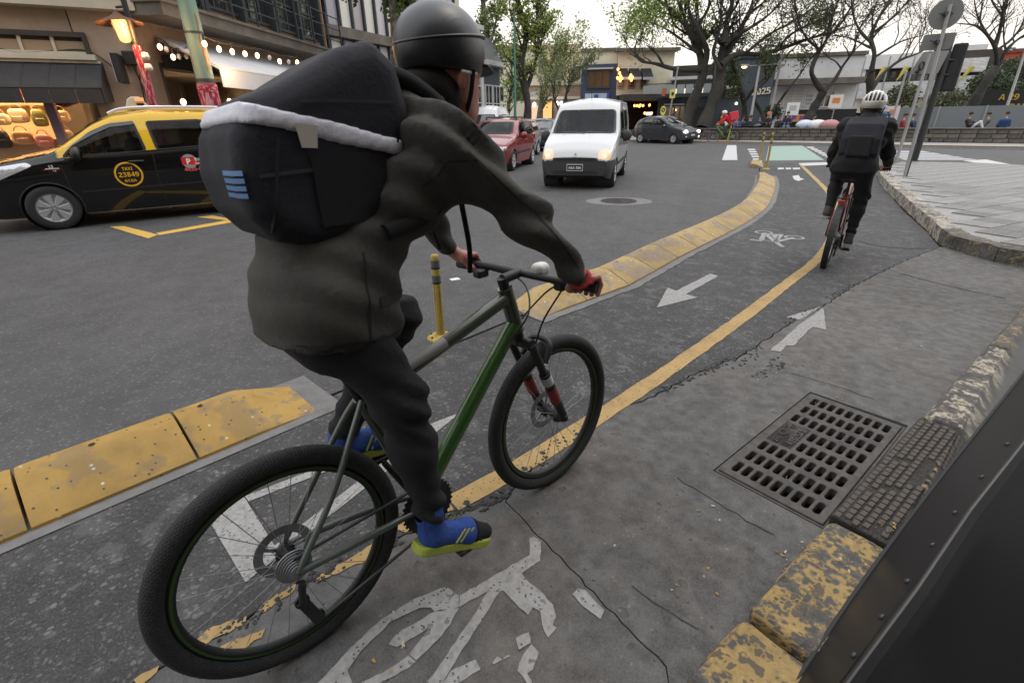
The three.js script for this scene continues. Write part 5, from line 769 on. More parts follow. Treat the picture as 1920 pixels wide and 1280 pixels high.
{
  const Rz = rng(91);
  const L = (depth, px, r0, r1, more = {}) => { let dz = 0; const dir = (Rz() - 0.5) * (more.lean ?? 3); return { p: px.map(([x, y], i) => at(x, y, depth + dir * i / px.length + (Rz() - 0.5) * 0.5 * (i > 0))), r: [r0, r1], ...more }; };
  // the big dark trees of the park
  const A = 41;
  makeTree('park_tree', 'biggest dark park tree with a low curling limb, left of the red delivery box', [
    L(A, [[1285, 236], [1297, 200], [1310, 165], [1318, 138], [1314, 105], [1302, 75]], 0.55, 0.32, { from: 0.7 }), L(A, [[1302, 75], [1280, 40], [1250, 12], [1222, -12], [1200, -40]], 0.26, 0.07, { from: 0.1 }), L(A, [[1318, 138], [1326, 100], [1312, 62], [1293, 22], [1288, -30]], 0.3, 0.08),
    L(A, [[1316, 130], [1270, 130], [1228, 119], [1202, 114], [1191, 98], [1195, 72]], 0.26, 0.06, { from: 0.55, tw: 6 }), L(A, [[1245, 124], [1232, 102], [1212, 84]], 0.13, 0.04, { tw: 4 }), L(A, [[1302, 75], [1312, 45], [1330, 10], [1325, -30]], 0.22, 0.06), L(A, [[1310, 100], [1275, 72], [1245, 52], [1215, 40]], 0.16, 0.04), L(A, [[1296, 60], [1262, 30], [1238, 22], [1214, 8]], 0.12, 0.03), L(A, [[1285, 35], [1270, 0], [1262, -40]], 0.12, 0.04),
  ], { seed: 11, leaf: leafMat(0.17, 0.25, 0.02), leaves: 10000, size: 0.17, clump: 0.8, keep: 0.2, twig: 2.3, wig: 0.85, depth: 3, kids: 4, density: 0.85, lift: 0.16 });
  makeTree('park_tree', 'second big dark park tree, its long limb reaching right over the seated people', [
    L(A - 1, [[1318, 240], [1333, 200], [1347, 160], [1354, 115], [1358, 80]], 0.6, 0.38, { from: 0.8 }), L(A - 1, [[1358, 80], [1364, 40], [1376, -5], [1380, -40]], 0.34, 0.1), L(A - 1, [[1353, 122], [1380, 102], [1430, 101], [1480, 86], [1520, 72], [1570, 56], [1606, 44]], 0.26, 0.06, { from: 0.25 }), L(A - 1, [[1357, 85], [1388, 52], [1408, 14], [1418, -30]], 0.24, 0.07), L(A - 1, [[1372, 70], [1410, 50], [1450, 20], [1480, -20]], 0.18, 0.05), L(A - 1, [[1352, 130], [1338, 100], [1346, 68], [1352, 40], [1345, 0]], 0.2, 0.06), L(A - 1, [[1400, 98], [1440, 66], [1480, 44], [1525, 14], [1550, -20]], 0.15, 0.04), L(A - 1, [[1450, 96], [1490, 60], [1530, 42], [1580, 20]], 0.12, 0.03), L(A - 1, [[1400, 32], [1440, -4], [1470, -40]], 0.12, 0.04),
  ], { seed: 12, leaf: leafMat(0.075, 0.105, 0.022), leaves: 4200, size: 0.14, clump: 0.7, keep: 0.3, twig: 2.2, wig: 0.85, depth: 3, kids: 4, density: 1.0, lift: 0.14 });
  makeTree('park_tree', 'thin dark park tree behind the seated people, beside the white lamp pole', [L(43, [[1397, 232], [1396, 195], [1388, 165], [1378, 135], [1372, 112]], 0.34, 0.16), L(43, [[1398, 190], [1415, 165], [1440, 140], [1475, 104], [1500, 80]], 0.16, 0.05), L(43, [[1386, 160], [1366, 140], [1350, 120]], 0.12, 0.05)], { seed: 13, leaf: leafMat(0.07, 0.11, 0.02), leaves: 3500, size: 0.16, clump: 0.9, keep: 0.5, twig: 1.8, density: 0.6 });
  makeTree('park_tree', 'slim bent park tree with two stems, left of the white house shutters', [L(40.5, [[1437, 232], [1425, 205], [1415, 185], [1420, 168], [1440, 148], [1452, 128], [1462, 100]], 0.2, 0.07, { from: 0.6 }), L(40.5, [[1448, 208], [1462, 190], [1478, 168], [1500, 140], [1516, 116], [1530, 100]], 0.13, 0.04, { from: 0.6 })], { seed: 14, trunks: 2, leaf: leafMat(0.075, 0.105, 0.022), leaves: 1800, size: 0.14, clump: 0.6, keep: 0.5, twig: 1.4, density: 0.5 });
  makeTree('park_tree', 'dark forked park tree in front of the white house, left of the far cyclist', [L(38, [[1512, 232], [1528, 200], [1545, 172]], 0.4, 0.3, { tw: 0 }), L(38, [[1545, 172], [1528, 150], [1522, 132], [1532, 105], [1550, 75], [1558, 40], [1572, 0]], 0.26, 0.07, { from: 0.45 }), L(38, [[1545, 172], [1565, 150], [1580, 125], [1600, 95], [1608, 60]], 0.2, 0.05, { from: 0.4 }), L(38, [[1540, 95], [1512, 70], [1498, 40], [1490, 0]], 0.13, 0.04), L(38, [[1552, 70], [1580, 40], [1600, 5], [1620, -30]], 0.12, 0.03)], { seed: 15, leaf: leafMat(0.075, 0.09, 0.03), leaves: 5000, size: 0.11, clump: 0.6, keep: 0.4, twig: 1.9, wig: 0.8, depth: 3, density: 1.4 });
  makeTree('park_tree', 'bare branching park tree rising right behind the far cyclist’s helmet', [L(35, [[1622, 240], [1630, 190], [1634, 135]], 0.34, 0.26, { tw: 0 }), L(35, [[1634, 135], [1640, 100], [1634, 72], [1645, 40], [1668, 0], [1680, -40]], 0.2, 0.06, { from: 0.3 }), L(35, [[1634, 170], [1655, 140], [1690, 112], [1722, 100], [1752, 80]], 0.16, 0.04, { from: 0.4 }), L(35, [[1636, 110], [1660, 95], [1690, 78], [1730, 66]], 0.11, 0.03), L(35, [[1636, 82], [1612, 56], [1600, 25], [1596, -20]], 0.13, 0.04), L(35, [[1640, 60], [1670, 36], [1700, 6], [1720, -30]], 0.1, 0.03), L(35, [[1634, 90], [1590, 70], [1560, 66]], 0.09, 0.03)], { seed: 16, leaf: leafMat(0.09, 0.1, 0.04), leaves: 1600, size: 0.09, clump: 0.6, keep: 0.4, twig: 2.0, depth: 3, kids: 4, density: 1.5 });
  makeTree('park_tree', 'bare dark park tree at the right edge in front of the red building', [L(36, [[1808, 240], [1826, 195], [1852, 150], [1870, 126]], 0.42, 0.3, { tw: 0 }), L(36, [[1870, 126], [1868, 92], [1852, 66], [1830, 48], [1800, 44]], 0.2, 0.04, { from: 0.3 }), L(36, [[1872, 122], [1890, 92], [1912, 72], [1940, 55]], 0.18, 0.05), L(36, [[1866, 88], [1876, 55], [1882, 20], [1892, -20]], 0.17, 0.05), L(36, [[1868, 95], [1896, 75], [1920, 40], [1930, 0]], 0.12, 0.04), L(36, [[1858, 74], [1834, 30], [1826, -10]], 0.1, 0.03), L(36, [[1880, 30], [1860, 0], [1850, -30]], 0.09, 0.03)], { seed: 17, leaf: leafMat(0.09, 0.1, 0.04), leaves: 1500, size: 0.09, clump: 0.6, keep: 0.4, twig: 1.9, depth: 3, kids: 4, density: 1.6 });
  // street trees of the left pavement
  makeTree('street_tree', 'tall pale barked street tree nearest the cyclist’s helmet, sparse leaves along the stem', [L(37, [[916, 240], [915, 195], [921, 150], [919, 110], [913, 75], [908, 30], [903, -30]], 0.42, 0.14, { from: 0.25, tw: 22 }), L(37, [[918, 170], [926, 140], [924, 115]], 0.12, 0.05), L(37, [[916, 95], [930, 40], [938, 0], [945, -40]], 0.13, 0.05, { tw: 12 })], { seed: 21, bark: MT.barkPale, leaf: leafMat(0.13, 0.19, 0.035), leaves: 2600, size: 0.18, clump: 0.35, keep: 0.4, twig: 0.9, depth: 2, kids: 2 });
  makeTree('street_tree', 'tall street tree with forked dark limbs and yellow green leaves beside the van', [L(33, [[986, 242], [990, 200], [984, 165], [977, 125], [983, 90], [986, 60], [978, 25], [966, -20]], 0.36, 0.14, { from: 0.3, tw: 18 }), L(33, [[986, 170], [1000, 130], [1010, 80], [1006, 40], [1010, 0], [1020, -30]], 0.17, 0.06, { tw: 18 }), L(33, [[1004, 100], [1018, 70], [1026, 40]], 0.09, 0.04, { tw: 8 }), L(33, [[984, 75], [970, 55], [958, 30], [955, -20]], 0.09, 0.03, { tw: 6 })], { seed: 22, bark: MT.bark, leaf: leafMat(0.2, 0.27, 0.04), leaves: 4200, size: 0.16, clump: 0.4, keep: 0.35, twig: 1.0, depth: 2, kids: 3, lift: -0.1 });
  makeTree('street_tree', 'hazy light green street tree in front of the cream building', [L(48, [[952, 240], [955, 190], [960, 150], [958, 110]], 0.2, 0.08, { from: 0.2, tw: 16 })], { seed: 23, leaf: leafMat(0.16, 0.22, 0.06), leaves: 2200, size: 0.18, clump: 0.6, keep: 0.4, twig: 1.4, depth: 2, kids: 3 });
  makeTree('street_tree', 'leaning street tree with a broad yellow green crown behind the van roof', [L(44, [[1008, 240], [1012, 205], [1022, 160], [1034, 120], [1042, 90]], 0.28, 0.1, { from: 0.2, tw: 16 }), L(44, [[1020, 165], [1044, 130], [1068, 104]], 0.14, 0.05, { tw: 12 })], { seed: 24, bark: MT.barkPale, leaf: leafMat(0.2, 0.26, 0.06), leaves: 2600, size: 0.17, clump: 0.6, keep: 0.3, twig: 1.6, depth: 2, kids: 3 });
  makeTree('street_tree', 'small dark forked street tree with a round olive crown left of the blue building', [L(40, [[1052, 240], [1047, 205], [1038, 180], [1040, 150]], 0.14, 0.06, { from: 0.5, tw: 5 }), L(40, [[1050, 220], [1058, 190], [1066, 160], [1072, 130]], 0.14, 0.05, { from: 0.4, tw: 10 }), L(40, [[1062, 196], [1064, 165], [1080, 140], [1096, 118]], 0.1, 0.04, { tw: 8 })], { seed: 25, trunks: 2, leaf: leafMat(0.16, 0.19, 0.08), leaves: 2300, size: 0.14, clump: 0.5, keep: 0.35, twig: 1.2, depth: 2, kids: 3 });
  makeTree('street_tree', 'green street tree whose leafy tips hang over the glass panel building', [L(17.5, [[742, 300], [742, 120], [738, 20], [730, -60], [722, -120]], 0.26, 0.14, { from: 0.6, tw: 3 }), L(17.5, [[736, 0], [705, -40], [670, -52], [640, -50]], 0.12, 0.04, { tw: 9, from: 0.2 }), L(17.5, [[736, -20], [770, -60], [800, -80]], 0.12, 0.04, { tw: 5 })], { seed: 26, bark: MT.barkPale, leaf: leafMat(0.08, 0.13, 0.02), leaves: 9000, size: 0.17, clump: 0.4, twig: 0.9, depth: 2, kids: 3, lift: -0.3 });
  // shrubs and hedges of the park
  const bush = (px, py, depth, w, h, n, seed, label, c) => { const b = at(px, py, depth), R = rng(seed), t = thing('shrub', label, 'shrub', b.toArray()); part('stem', [0, 1, 2, 3, 4].map((i) => rod([0, -0.2, 0], [(R() - 0.5) * w, h * 0.7, (R() - 0.5) * w], 0.03, 0.01, 5)), MT.bark, t); const im = new THREE.InstancedMesh(leafGeo, c, n), m = new THREE.Matrix4(), q = new THREE.Quaternion(), e = new THREE.Euler(); for (let i = 0; i < n; i++) { const a = R() * 6.3, r = Math.sqrt(R()) * w / 2 * (0.75 + 0.4 * vnoise(a * 2, R() * 3, seed)); e.set(R() * 6, R() * 6, R() * 6); q.setFromEuler(e); const s = 0.2 * (0.6 + R() * 0.7); m.compose(V3(Math.cos(a) * r, h * Math.pow(R(), 0.8) * (1 - 0.4 * (2 * r / w) ** 2), Math.sin(a) * r), q, V3(s, s, s)); im.setMatrixAt(i, m); } im.name = 'foliage'; im.userData.kind = 'stuff'; t.add(cast(im)); };
  const dg = leafMat(0.035, 0.055, 0.014), og = leafMat(0.075, 0.09, 0.03);
  bush(1895, 168, 47, 4.5, 2.6, 5000, 31, 'dense dark green shrub at the right edge beneath the red building', dg); bush(1850, 180, 45, 3, 2, 2500, 32, 'dark green shrub beside the bare tree at the right', dg); bush(1915, 200, 43, 3, 2, 2500, 36, 'dark green shrub low at the right edge of the photo', dg); bush(1688, 200, 44, 2.2, 1.8, 1500, 33, 'olive shrub in front of the louvred white building', og); bush(1770, 205, 44, 3, 1.6, 1600, 34, 'olive shrub under the canopy of the white building', og); bush(1447, 225, 42, 1.2, 1.2, 700, 35, 'small green shrub by the slim bent tree', dg); bush(1078, 238, 46, 1.2, 0.9, 600, 37, 'small green shrub beside the van', dg);
}

// ---------- vehicles ----------
const interp = (T) => (x) => { if (x <= T[0][0]) return T[0][1]; for (let i = 1; i < T.length; i++) if (x <= T[i][0]) { const [a, p] = T[i - 1], [b, q] = T[i], t = (x - a) / (b - a); return p + (q - p) * t; } return T.at(-1)[1]; };
const smoothT = (T, w = 0.05) => { const f = interp(T); return (x) => (f(x - w) + f(x) * 2 + f(x + w)) / 4; };
const inPoly = (x, y, P) => { let c = false; for (let i = 0, j = P.length - 1; i < P.length; j = i++) if ((P[i][1] > y) !== (P[j][1] > y) && x < (P[j][0] - P[i][0]) * (y - P[i][1]) / (P[j][1] - P[i][1]) + P[i][0]) c = !c; return c; };
const inflate = (P, d) => { const cx = P.reduce((a, p) => a + p[0], 0) / P.length, cy = P.reduce((a, p) => a + p[1], 0) / P.length; return P.map(([x, y]) => { const k = Math.hypot(x - cx, y - cy); return [x + (x - cx) / k * d, y + (y - cy) / k * d]; }); };
const roundP = (P, r = 0.06, n = 3) => { const out = []; P.forEach((p, i) => { const a = P[(i + P.length - 1) % P.length], b = P[(i + 1) % P.length], la = Math.hypot(a[0] - p[0], a[1] - p[1]), lb = Math.hypot(b[0] - p[0], b[1] - p[1]), ra = Math.min(r, la * 0.4), rbb = Math.min(r, lb * 0.4), A = [p[0] + (a[0] - p[0]) * ra / la, p[1] + (a[1] - p[1]) * ra / la], B = [p[0] + (b[0] - p[0]) * rbb / lb, p[1] + (b[1] - p[1]) * rbb / lb]; for (let k = 0; k <= n; k++) { const t = k / n; out.push([lerp(lerp(A[0], p[0], t), lerp(p[0], B[0], t), t), lerp(lerp(A[1], p[1], t), lerp(p[1], B[1], t), t)]); } }); return out; };
MT.rubber = mat([0.017, 0.017, 0.018], 0.75); MT.plastic = mat([0.03, 0.031, 0.033], 0.6); MT.wellDark = mat([0.035, 0.035, 0.036], 0.9); MT.seat = mat([0.025, 0.025, 0.028], 0.9); MT.alu = mat([0.5, 0.51, 0.52], 0.35, 0.6);
MT.carGlass = phys([0.26, 0.29, 0.3], 0.02, { transmission: 1, thickness: 0, ior: 1.5, specularIntensity: 0.45 }); MT.darkGlass = phys([0.012, 0.014, 0.016], 0.04, { clearcoat: 1, clearcoatRoughness: 0.02 });
MT.lens = phys([0.55, 0.57, 0.6], 0.08, { clearcoat: 1, metalness: 0.4 }); MT.redLens = phys([0.25, 0.01, 0.01], 0.1, { clearcoat: 1 });
const paintM = (r, g, b, rough = 0.32) => phys([r, g, b], rough, { clearcoat: 1, clearcoatRoughness: 0.03, specularIntensity: 0.4 });
const plateTex = (text, w = 256, h = 96, bg = '#101012', fg = '#d8d8d8') => canvasTex(w, h, (c) => { c.fillStyle = '#cfcfcf'; c.fillRect(0, 0, w, h); c.fillStyle = bg; c.fillRect(6, 6, w - 12, h - 12); c.fillStyle = fg; c.font = 'bold ' + h * 0.55 + 'px sans-serif'; c.textAlign = 'center'; c.textBaseline = 'middle'; c.fillText(text, w / 2, h / 2 + 3); });
function wheelGeo(R, w, style) {   // axis along z, outer face at +z
  const tyre = lathe([[R * 0.62, -w / 2 + 0.01], [R * 0.8, -w / 2], [R * 0.95, -w / 2 + 0.012], [R, -w / 2 + 0.04], [R, w / 2 - 0.04], [R * 0.95, w / 2 - 0.012], [R * 0.8, w / 2], [R * 0.62, w / 2 - 0.01]], 36).rotateX(PI / 2);
  const rim = [lathe([[0.001, w / 2 - 0.05], [R * 0.2, w / 2 - 0.045], [R * 0.55, w / 2 - 0.06], [R * 0.6, w / 2 - 0.02], [R * 0.64, w / 2 - 0.008], [R * 0.66, w / 2 - 0.012]], 32).rotateX(PI / 2)], n = style.n, dark = [];
  for (let i = 0; i < n; i++) { const a = i / n * 2 * PI, k = style.wide, sp = [[R * 0.13, -R * 0.05], [R * 0.57, -R * k], [R * 0.61, 0], [R * 0.57, R * k], [R * 0.13, R * 0.05]]; rim.push(ext(sp, 0.03, 0.006).rotateZ(a).translate(0, 0, w / 2 - 0.045)); }
  rim.push(new THREE.CylinderGeometry(R * 0.15, R * 0.17, 0.03, 18).rotateX(PI / 2).translate(0, 0, w / 2 - 0.02));
  const nuts = []; for (let i = 0; i < 5; i++) nuts.push(new THREE.CylinderGeometry(0.012, 0.012, 0.02, 6).rotateX(PI / 2).translate(R * 0.1 * Math.cos(i * 1.2566), R * 0.1 * Math.sin(i * 1.2566), w / 2 - 0.004));
  return { tyre, rim: merge(rim), well: new THREE.CylinderGeometry(R * 0.62, R * 0.62, 0.02, 24).rotateX(PI / 2).translate(0, 0, w / 2 - 0.07), nuts: merge(nuts) };
}
/* s: L length, xf/xr axle places, R tyre radius, ra arch radius; tables top, bot, belt, hw over x (0 = nose); k tumble; windows */
function makeCar(name, label, pos, turn, s, group) {
  const car = thing(name, label, 'car', pos, turn, group), top = smoothT(s.top, s.soft ?? 0.04), bot = interp(s.bot), belt = smoothT(s.belt), hw = smoothT(s.hw, 0.06);
  const xs = []; for (let x = 0; x <= s.L + 1e-6; x += (x < 0.16 || x > s.L - 0.16) ? 0.02 : 0.036) xs.push(Math.min(x, s.L)); if (xs.at(-1) < s.L - 0.005) xs.push(s.L);
  const NS = 14, NU = 9, NT = 9, M = NS + NU + NT, P = [], tag2 = [];
  const X0 = s.xf, section = (x) => {
    const yb = bot(x), yt = top(x), ys = Math.min(belt(x), yt - 0.05), w = hw(x), q = [];
    for (let i = 0; i < NS; i++) { const t = i / (NS - 1), y = lerp(yb, ys, t); q.push([y, w - 0.07 * Math.pow(1 - t, 2.2) - 0.012 * Math.sin(t * PI) * 0 - 0.02 * t * t]); }
    const tw = w - 0.02 - s.k * Math.max(0, yt - ys) - 0.03; for (let i = 1; i <= NU; i++) { const t = i / NU; q.push([lerp(ys, yt - 0.035, t), lerp(w - 0.02, tw + 0.02, t) + 0.02 * Math.sin(t * PI) * (yt - ys > 0.25)]); }
    for (let i = 0; i < NT; i++) { const t = i / (NT - 1), c = s.crown ?? 0.04; q.push([yt - 0.012 * (1 - t) * (1 - t) * 1 - c * (1 - t) ** 2 * 0.3 + c * (1 - (1 - t) ** 2) * 0.6, tw * (1 - t)]); } return q;
  };
  const S = xs.map(section), I = [], key = [];
  for (const sd of [1, -1]) for (let i = 0; i < xs.length; i++) for (let j = 0; j < M; j++) {
    let x = xs[i], [y, z] = S[i][j]; if (j < NS + 2) for (const xa of [s.xf, s.xr]) { const d = Math.hypot(x - xa, y - s.R * 0.98); if (Math.abs(d - s.ra) < 0.026) { x = xa + (x - xa) * s.ra / d; y = s.R * 0.98 + (y - s.R * 0.98) * s.ra / d; } } P.push(x - X0, y, z * sd);
  }
  const idx = (sd, i, j) => (sd * xs.length + i) * M + j;
  const wins = s.windows ?? [], cuts = s.open ? wins.map((w) => inflate(w.p, -0.012)) : [];
  const buckets = {}; const allI = [];
  const put = (a, b, c, sd, j) => {
    const cx = (P[a * 3] + P[b * 3] + P[c * 3]) / 3 + X0, cy = (P[a * 3 + 1] + P[b * 3 + 1] + P[c * 3 + 1]) / 3, cz = (P[a * 3 + 2] + P[b * 3 + 2] + P[c * 3 + 2]) / 3, t = sd ? [a, c, b] : [a, b, c]; allI.push(...t);
    if (j < NS + 1 && (Math.hypot(cx - s.xf, cy - s.R * 0.98) < s.ra || Math.hypot(cx - s.xr, cy - s.R * 0.98) < s.ra)) return;
    for (let k = 0; k < cuts.length; k++) { const w = wins[k]; if (w.dir === 'side' ? (j >= NS - 2 && j < NS + NU && inPoly(cx, cy, cuts[k])) : w.dir === 'front' ? (j >= NS && cx < s.L * 0.55 && inPoly(cz, cy, cuts[k])) : (cx > s.L * 0.6 && inPoly(cz, cy, cuts[k]))) return; }
    (buckets[s.cls ? s.cls(cx, cy, Math.abs(cz), j >= NS ? (j >= NS + NU ? 2 : 1) : 0) : 'body'] ??= []).push(...t);
  };
  for (const sd of [0, 1]) for (let i = 0; i < xs.length - 1; i++) for (let j = 0; j < M - 1; j++) { const a = idx(sd, i, j), b = idx(sd, i, j + 1), c = idx(sd, i + 1, j), d = idx(sd, i + 1, j + 1); put(a, c, b, sd, j); put(b, c, d, sd, j); }
  for (const [i, f] of [[0, 0], [xs.length - 1, 1]]) for (let j = 0; j < M - 1; j++) { const a = idx(0, i, j), b = idx(0, i, j + 1), c = idx(1, i, j), d = idx(1, i, j + 1); put(a, b, c, f, 0); put(b, d, c, f, 0); }
  const mk = (ind) => { const g = new THREE.BufferGeometry(); g.setAttribute('position', new THREE.Float32BufferAttribute(P, 3)); g.setIndex(ind); g.computeVertexNormals(); return g; };
  const full = mk(allI), nrm = full.attributes.normal;
  for (const k in buckets) { const g = mk(buckets[k]); g.setAttribute('normal', nrm.clone()); const q = g.toNonIndexed(); metreUV(q); part(k, q, s.mats[k], car); }
  const drape = drapeTool(full), side = (sd) => [(x, y) => V3(x - X0, y, sd * 2), V3(0, 0, -sd)], front = [(z, y) => V3(-2.5, y, z), V3(1, 0, 0)], rear = [(z, y) => V3(s.L + 2, y, z), V3(-1, 0, 0)], topD = [(x, z) => V3(x - X0, 3, z), V3(0, -1, 0)];
  const proj = { front, rear, top: topD };
  const add = (nmP, pts, m, where, off = 0.004, edge = 0.07, parent = car, holes = []) => part(nmP, where === 'side' ? [1, -1].map((sd) => drape(pts, ...side(sd), off, edge, holes)) : drape(pts, ...(where === 'near' ? side(1) : where === 'off' ? side(-1) : proj[where]), off, edge, holes), m, parent);
  for (const w of wins) for (const sd of w.dir === 'side' ? ['near', 'off'] : [w.dir]) { const p = roundP(w.p, w.r ?? 0.05), pane = add(w.name ?? 'side_window', inflate(p, 0.006), s.open ? MT.carGlass : MT.darkGlass, sd, 0.003); add('window_seal', inflate(p, 0.022), MT.black, sd, 0.005, 0.07, pane, [inflate(p, -0.014)]); }
  for (const [nmP, pts, m, where, off] of s.patches ?? []) add(nmP, pts, m, where, off ?? 0.006);
  for (const [pts, w, where] of s.seams ?? []) { const L = [], Rr = []; pts.forEach((p, i) => { const a = pts[Math.max(0, i - 1)], b = pts[Math.min(pts.length - 1, i + 1)], d = Math.hypot(b[0] - a[0], b[1] - a[1]); L.push([p[0] - (b[1] - a[1]) / d * w / 2, p[1] + (b[0] - a[0]) / d * w / 2]); Rr.push([p[0] + (b[1] - a[1]) / d * w / 2, p[1] - (b[0] - a[0]) / d * w / 2]); }); add('panel_gap', [...L, ...Rr.reverse()], MT.black, where ?? 'side', 0.0025, 0.1); }
  // wheels, arches, wells
  const wg = wheelGeo(s.R, 0.2, s.wheel ?? { n: 7, wide: 0.13 });
  for (const xa of [s.xf, s.xr]) for (const sd of [1, -1]) {
    const h = hw(xa) - 0.115, w = new THREE.Group(); w.name = 'wheel'; car.add(w); w.position.set(xa - X0, s.R, sd * h); if (sd < 0) w.rotation.y = PI; if (xa === s.xf && s.steer) w.rotation.y += s.steer;
    part('tyre', wg.tyre, MT.rubber, w); part('rim', wg.rim, MT.alu, w); part('brake_disc', wg.well, MT.wellDark, w); part('wheel_nuts', wg.nuts, MT.steel, w);
    const arc = []; for (let i = 0; i <= 24; i++) { const a = lerp(-0.25, PI + 0.25, i / 24); arc.push([xa - X0 + s.ra * Math.cos(a), s.R * 0.98 + s.ra * Math.sin(a)]); }
    const lip = arc.map(([x, y]) => { const q = drapePoint(full, V3(x + 0, y, sd * 2), V3(0, 0, -sd)); return q ? V3(x, y, q.z - sd * 0.006) : null; }).filter(Boolean); if (lip.length > 4) part('wheel_arch', tube(lip, 0.014, 40, 6), s.archM ?? s.mats.body, car);
    part('wheel_well', new THREE.CylinderGeometry(s.ra, s.ra, 0.34, 28, 1, true).rotateX(PI / 2).translate(xa - X0, s.R * 0.98, sd * (h - 0.1)), MT.wellDark, car);
    part('well_back', new THREE.CircleGeometry(s.ra, 28).translate(xa - X0, s.R * 0.98, sd * (h - 0.24)), MT.wellDark, car);
  }
  const yb = bot(s.L / 2); part('underbody', box(s.L - 0.5, 0.06, hw(s.L / 2) * 2 - 0.36, s.L / 2 - X0, yb + 0.05, 0), MT.wellDark, car);
  if (s.open) { const fl = 0.32; part('interior', [box(s.L * 0.68, 0.05, 1.3, s.L * 0.56 - X0, fl, 0), rbox(0.35, 0.35, 1.3, 0.08, s.dash - X0, s.dashY ?? 0.82, 0), ...(s.seats ?? []).flatMap(([x, z]) => [rbox(0.5, 0.16, 0.48, 0.06, x - X0, 0.6, z), rbox(0.16, 0.6, 0.46, 0.06, x + 0.3 - X0, 0.9, z, 0, 0, -0.2), rbox(0.1, 0.2, 0.26, 0.04, x + 0.4 - X0, 1.27, z)])], MT.seat, car); part('steering_wheel', new THREE.TorusGeometry(0.17, 0.015, 6, 24).rotateY(PI / 2).rotateZ(-0.4).translate(s.dash + 0.25 - X0, 0.93, s.driverZ ?? 0.35), MT.plastic, car); }
  // mirrors, handles
  if (s.mirror) for (const sd of [1, -1]) { const [x, y] = s.mirror, z = hw(x) + 0.02, m = part('mirror', ell(0.07, 0.1 * (s.mirK ?? 1), 0.12, x - X0, y, sd * (z + 0.09), 14), s.mirM ?? s.mats.body, car); part('mirror_arm', rod([x - X0, y - 0.04, sd * (z - 0.06)], [x - X0, y - 0.02, sd * (z + 0.04)], 0.022), MT.black, m); part('mirror_glass', new THREE.CircleGeometry(0.085, 16).rotateY(PI / 2).scale(1, 0.9, 1).translate(x - X0 + 0.072, y, sd * (z + 0.09)), MT.darkGlass, m); }
  for (const [x, y] of s.handles ?? []) for (const sd of [1, -1]) { const q = drapePoint(full, V3(x - X0, y, sd * 2), V3(0, 0, -sd)); if (q) part('door_handle', rbox(0.2, 0.035, 0.035, 0.014, q.x, q.y, q.z + sd * 0.015), s.handleM ?? s.mats.body, car); }
  car.userData.drape = undefined; return { car, add, hw, X0, top, drape, full, side };
}
function drapePoint(geo, o, d) { geo.userData.bvh ??= new MeshBVH(geo); const h = geo.userData.bvh.raycastFirst(new THREE.Ray(o, d), THREE.DoubleSide); return h ? h.point : null; }
const headOf = (azDeg) => PI / 2 - azDeg * PI / 180;

